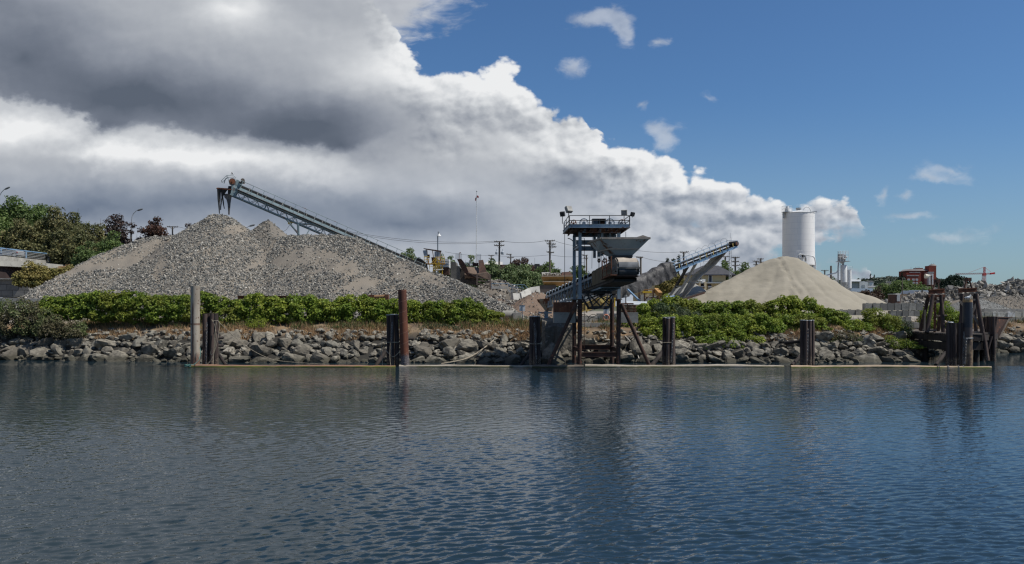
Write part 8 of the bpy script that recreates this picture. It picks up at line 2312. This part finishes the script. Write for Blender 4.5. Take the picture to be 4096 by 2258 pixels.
lowhouse('long slate blue roofed building left of the white fronted house', 3436, 3520, 1170, 1155, 230, plain('blue_wall', (.17, .20, .22), (.13, .16, .18), .5, .8, 0, 0), SL)
lowhouse('white fronted house with tall windows behind the dead brown tree', 3522, 3550, 1158, 1152, 240, M['white'], SL, [(3528, 3532, 1160, 1168), (3535, 3539, 1160, 1168), (3542, 3546, 1160, 1168)])
lowhouse('dark flat roofed building with a peach wall below the brick block', 3652, 3680, 1177, 1164, 190, plain('peach_wall', (.52, .40, .28), (.46, .35, .25), .5, .8, 0, 0), plain('dark_slate_roof', (.07, .085, .11), (.055, .068, .09), .5, .8, 0, .1))
lowhouse('grey walled building with a slate roof right of the peach wall', 3681, 3715, 1174, 1162, 192, plain('grey_wall', (.30, .32, .34), (.25, .27, .29), .5, .8, 0, 0), plain('slate_roof_two', (.10, .12, .15), (.08, .10, .12), .5, .8, 0, .1))
lowhouse('small pale house between the hoist frames', 3756, 3790, 1160, 1151, 300, plain('pale_grey_wall', (.40, .40, .38), (.34, .34, .33), .4, .8, 0, 0), plain('brown_grey_roof', (.15, .13, .12), (.12, .105, .10), .5, .8, 0, .1), [(3770, 3775, 1163, 1168)])
lowhouse('small pale house left of the grey rooftops, on the slope', 3490, 3512, 1150, 1144, 420, M['white'], plain('grey_roof_small', (.2, .2, .2), (.16, .16, .16), .5, .8, 0, 0))
rn = random.Random(12)
for i, (px, py, w_, D, lab) in enumerate([(3478, 1128, 16, 700, 'tiny pale house high on the wooded hill, first from left'), (3560, 1131, 14, 690, 'tiny pale house on the wooded hill left of the brick block'), (3580, 1143, 16, 560, 'tiny cream house among trees under the brick block'), (3626, 1146, 12, 540, 'tiny grey house at the foot of the brick block')]):
    lowhouse(lab, px, px + w_, py, py - 4, D, [M['white'], plain('pale_house_%d' % i, (.5, .45, .36), (.44, .4, .32), .3, .8, 0, 0)][i % 2], ROOF)
t = thing('steel_tank', 'dark rusty cut open steel tank on the rubble', 'tank', P(3577, 1208, 110)); D = 110; c = P(3577, 1208, D); r_ = 23 * D / F
mb = MB(); mb.lathe((c.x, c.y, 0), [(r_, c.z - .5), (r_, P(0, 1178, D).z)], 32); mb.build('shell', plain('dark_tank_steel', (.05, .032, .028), (.10, .055, .04), .8, .8, 0, .1, stretch=(1, 1, .3)), t); mb = MB(); mb.ring(Vector((c.x, c.y, P(0, 1178, D).z)), (0, 0, 1), r_, .06, 32, 6); mb.build('rim', M['galv'], t); mb = MB(); mb.prism([P(3588, 1180, D - r_ - .03), P(3600, 1180, D - .7), P(3600, 1206, D - .7), P(3588, 1206, D - r_ - .03)], (0, .05, 0)); mb.build('side_plate', M['galv'], t)

# brick tower block
D = 1000; B = thing('brick_building', 'red brick tower block with a corner stair tower on the hill', 'building', G(3690, D, 27)); BK = Mat('red_brick', .9, 0, .1); BK.color(BK.mix(BK.noise(.08, 4), (.235, .072, .052), (.195, .06, .045)))
BG = plain('grey_metal_roof', (.20, .175, .16), (.16, .14, .13), .05, .7, 0, 0); RD = BK.m
def blk(nm, x0, x1, y0, y1, d0, dep, m):
    mb = MB(); mb.prism([P(x0, y0, D + d0), P(x1, y0, D + d0), P(x1, y1, D + d0), P(x0, y1, D + d0)], (0, dep, 0)); return mb.build(nm, m, B)
blk('wall', 3632, 3742, 1084, 1150, 6, 24, RD); blk('lower_wing', 3626, 3684, 1092, 1150, 0, 5.99, RD); blk('stepped_wing', 3628, 3680, 1098, 1150, -4, 3.99, RD); blk('stair_tower', 3716, 3745, 1064, 1150, 2, 10, RD); blk('side_wing', 3708, 3735, 1090, 1142, -2, 7.9, plain('pink_render', (.50, .32, .29), (.44, .28, .25), .1, .8, 0, 0))
mb = MB(); mb.prism([P(3630, 1084, D + 3), P(3740, 1084, D + 3), P(3732, 1077, D + 12), P(3640, 1077, D + 12)], (0, 18, 0)); mb.build('roof', BG, B); mb = MB(); mb.lathe(Vector((G(3730, D + 7, 0).x, D + 7, P(0, 1065, D).z)), [(5.0, 0), (4.6, .8), (2.2, 2.4), (.2, 2.5)], 8); mb.build('roof', BG, B)
blk('plant_room', 3665, 3692, 1073, 1078, 12, 8, RD)
for x0, x1, y0, y1 in ((3638, 3681, 1089, 1091.5), (3628, 3676, 1102, 1105), (3712, 3736, 1088, 1094)):
    blk('window_band', x0, x1, y0, y1, -4.3 if y0 > 1095 else (-.3 if x0 < 3700 else -2.3), .25, plain('pale_window_band', (.36, .37, .36), (.24, .25, .25), .3, .4, 0, 0))
for y0, y1 in ((1116, 1124), (1129, 1136)):
    for x0 in (3630, 3649, 3663):
        window(B, x0, x0 + 9, y0, y1, D - 4.3, M['white'], 'window', plain('far_glass', (.35, .38, .40), (.25, .27, .29), .2, .3, 0, 0))
for x0 in (3715, 3722, 3729):
    blk('glazed_bay', x0, x0 + 4, 1096, 1140, -2.5, .3, M['white'])
for px, y0, y1 in ((3644, 1069, 1077), (3661, 1069, 1077), (3664, 1069, 1074), (3672, 1067, 1073), (3677, 1068, 1073), (3697, 1073, 1078), (3726, 1054, 1062), (3735, 1053, 1062)):
    mb = MB(); mb.bar(P(px, y0, D + 8), P(px, y1 + 2, D + 8), .28); mb.build('antenna', M['galv'], B)
# tower crane
D = 700; t = thing('tower_crane', 'red tower crane with a long jib pointing left beyond the rubble', 'crane', G(3936, D, YARD)); CRD = plain('crane_red', (.55, .10, .09), (.45, .08, .075), .2, .6, 0, 0)
def lattice(mb, a, b, w_, n, th=.22, up=(0, 0, 1)):
    a, b = Vector(a), Vector(b); d, x, y = mb.frame(a, b, up)
    cs = [(-1, -1), (1, -1), (1, 1), (-1, 1)]
    for (p, q) in cs: mb.bar(a + (x * p + y * q) * w_ / 2, b + (x * p + y * q) * w_ / 2, th)
    for k in range(n):
        s0, s1 = lerp(a, b, k / n), lerp(a, b, (k + 1) / n)
        for i in range(4):
            p, q = cs[i], cs[(i + 1) % 4]; p, q = (p, q) if k % 2 else (q, p); mb.bar(s0 + (x * p[0] + y * p[1]) * w_ / 2, s1 + (x * q[0] + y * q[1]) * w_ / 2, th * .7)
mb = MB(); lattice(mb, G(3936, D, YARD), P(3936, 1102, D), 2.0, 14); mb.build('mast', CRD, t); mb = MB(); lattice(mb, P(3937, 1102, D), P(3938, 1069, D), 1.1, 6); mb.build('tower_top', CRD, t)
mb = MB(); lattice(mb, P(3934, 1095, D), P(3822, 1097, D), 1.0, 30, .18); mb.tube([P(3936, 1069, D), P(3875, 1092, D)], .12, 5); mb.build('jib', plain('pale_red_steel', (.50, .25, .23), (.42, .2, .18), .2, .6, 0, 0), t)
mb = MB(); lattice(mb, P(3940, 1096, D), P(3978, 1095, D), 1.0, 8, .2); mb.tube([P(3938, 1069, D), P(3965, 1090, D)], .1, 5); mb.build('counter_jib', CRD, t); mb = MB(); mb.prism([P(3963, 1093, D - 1), P(3980, 1090, D - 1), P(3981, 1096, D - 1), P(3965, 1099, D - 1)], (0, 2, 0)); mb.build('counterweight', plain('bright_red', (.60, .05, .05), (.5, .04, .04), .2, .6, 0, 0), t); mb = MB(); mb.box(P(3937, 1099, D), (2.4, 2.2, 1.8)); mb.build('cab', CRD, t)
for (px, py, w_, h, D, lab) in ((3984, 1145, 8, 5, 300, 'small dark box beyond the rubble, right of the crane mast'), (4073, 1141, 17, 9, 240, 'larger dark box beyond the rubble at the far right')):
    mb = MB(); c = P(px, py, D); mb.box(c, (w_ * D / F, 2, h * D / F)); mb.box(c + Vector((0, 0, h * D / F * .55)), (w_ * D / F * 1.06, 2.1, .08)); mb.bar(c + Vector((0, 0, -h * D / F * .5)), Vector((c.x, D, YARD)), .6); tag(mb.build('rooftop_unit', M['darksteel'], loc=c), lab, 'rooftop unit')

# ------------------------------------------------------------------ stacked concrete blocks at the right
def blockmesh(w_, d, h, seed):
    rn = random.Random(seed); mb = MB(); b = .02
    mb.box((0, 0, h / 2), (w_ - .05, d, h - .05)); mb.box((0, .0, h / 2), (w_ - .11, d - .08, h - .012)); mb.box((0, 0, h + .02), (w_ * .26, d * .26, .05))
    me = bpy.data.meshes.new('concrete_block'); me.from_pydata([tuple(v) for v in mb.v], [], mb.f); me.update(); return me
def blockm(name, st):
    m = Mat(name, .95, 0, .1); c = ramp(m.g, m.rand, st); c = m.mix(m.noise(2.5, 5, .65).step(.45, .68), c, tuple(q * .7 for q in st[1][1])); c = m.mix(m.noise(3.0, 5, .7, 0, (1.5, 1.5, .3)).step(.60, .72) * .7, c, (.12, .115, .10)); m.color(c); m.bump(m.noise(10, 4), .25, .02); return m.m
OLD = blockm('old_block_concrete', [(0, (.19, .185, .165)), (.5, (.28, .27, .24)), (1, (.36, .345, .30))]); NEW = blockm('clean_block_concrete', [(0, (.30, .28, .23)), (.6, (.40, .375, .315)), (.85, (.46, .44, .385)), (1, (.66, .65, .62))])
def blockrow(rowname, where, px0, px1, n, ytop, ybot, D, m, slope=0.0, start=0, grp='stacked concrete blocks'):
    pw = (px1 - px0) / n; w_ = pw * D / F; h = (ybot - ytop) * D / F; me = blockmesh(w_, w_ * 1.1, h, 3); me.materials.append(m)
    for i in range(n):
        px = px0 + pw * (i + .5); dd = slope * i; o = bpy.data.objects.new('concrete_block', me); COL.objects.link(o); c = P(px, ybot, D); o.location = (c.x, D + dd + rr.uniform(-.05, .05), c.z); o.rotation_euler = (0, 0, rr.uniform(-.03, .03))
        tag(o, f'{ordinal(i + 1)} block from left, {rowname} {where}', 'concrete block', grp)
W1, W2 = 'of the mossy wall left of the timber hoists', 'of the pale wall at the far right'
blockrow('top row', W1, 3455, 3686, 8, 1214, 1243, 79.5, OLD); blockrow('second row', W1, 3556, 3674, 5, 1244, 1266, 79.2, OLD); blockrow('third row', W1, 3590, 3640, 2, 1267, 1288, 79.0, OLD); blockrow('lowest row', W1, 3622, 3672, 2, 1290, 1313, 77.0, OLD)
blockrow('long low row', 'at the right foot of the sand pile', 3350, 3480, 4, 1240, 1262, 81, OLD)
blockrow('top row', W2, 3900, 4110, 7, 1249, 1269.5, 88, NEW); blockrow('second row', W2, 3932, 4112, 6, 1270, 1292, 87.6, NEW); blockrow('bottom row', W2, 4008, 4116, 6, 1293, 1313, 87.3, NEW)
mb = MB(); mb.prism([P(3480, 1262, 78.9), P(3560, 1266, 78.9), P(3590, 1290, 78.8), P(3640, 1310, 77.9), P(3640, 1330, 77.8), P(3470, 1330, 78.9)], (0, .3, 0)); tag(mb.build('concrete_plinth', M['dark_concrete'], loc=P(3560, 1330, 78.9)), 'dark stained concrete plinth under the mossy block wall', 'plinth')
mb = MB(); mb.box(P(4030, 1243, 95), (5.5, .6, .35)); tag(mb.build('concrete_kerb', M['concrete'], loc=P(4030, 1247, 95)), 'long concrete kerb above the pale block wall', 'kerb')
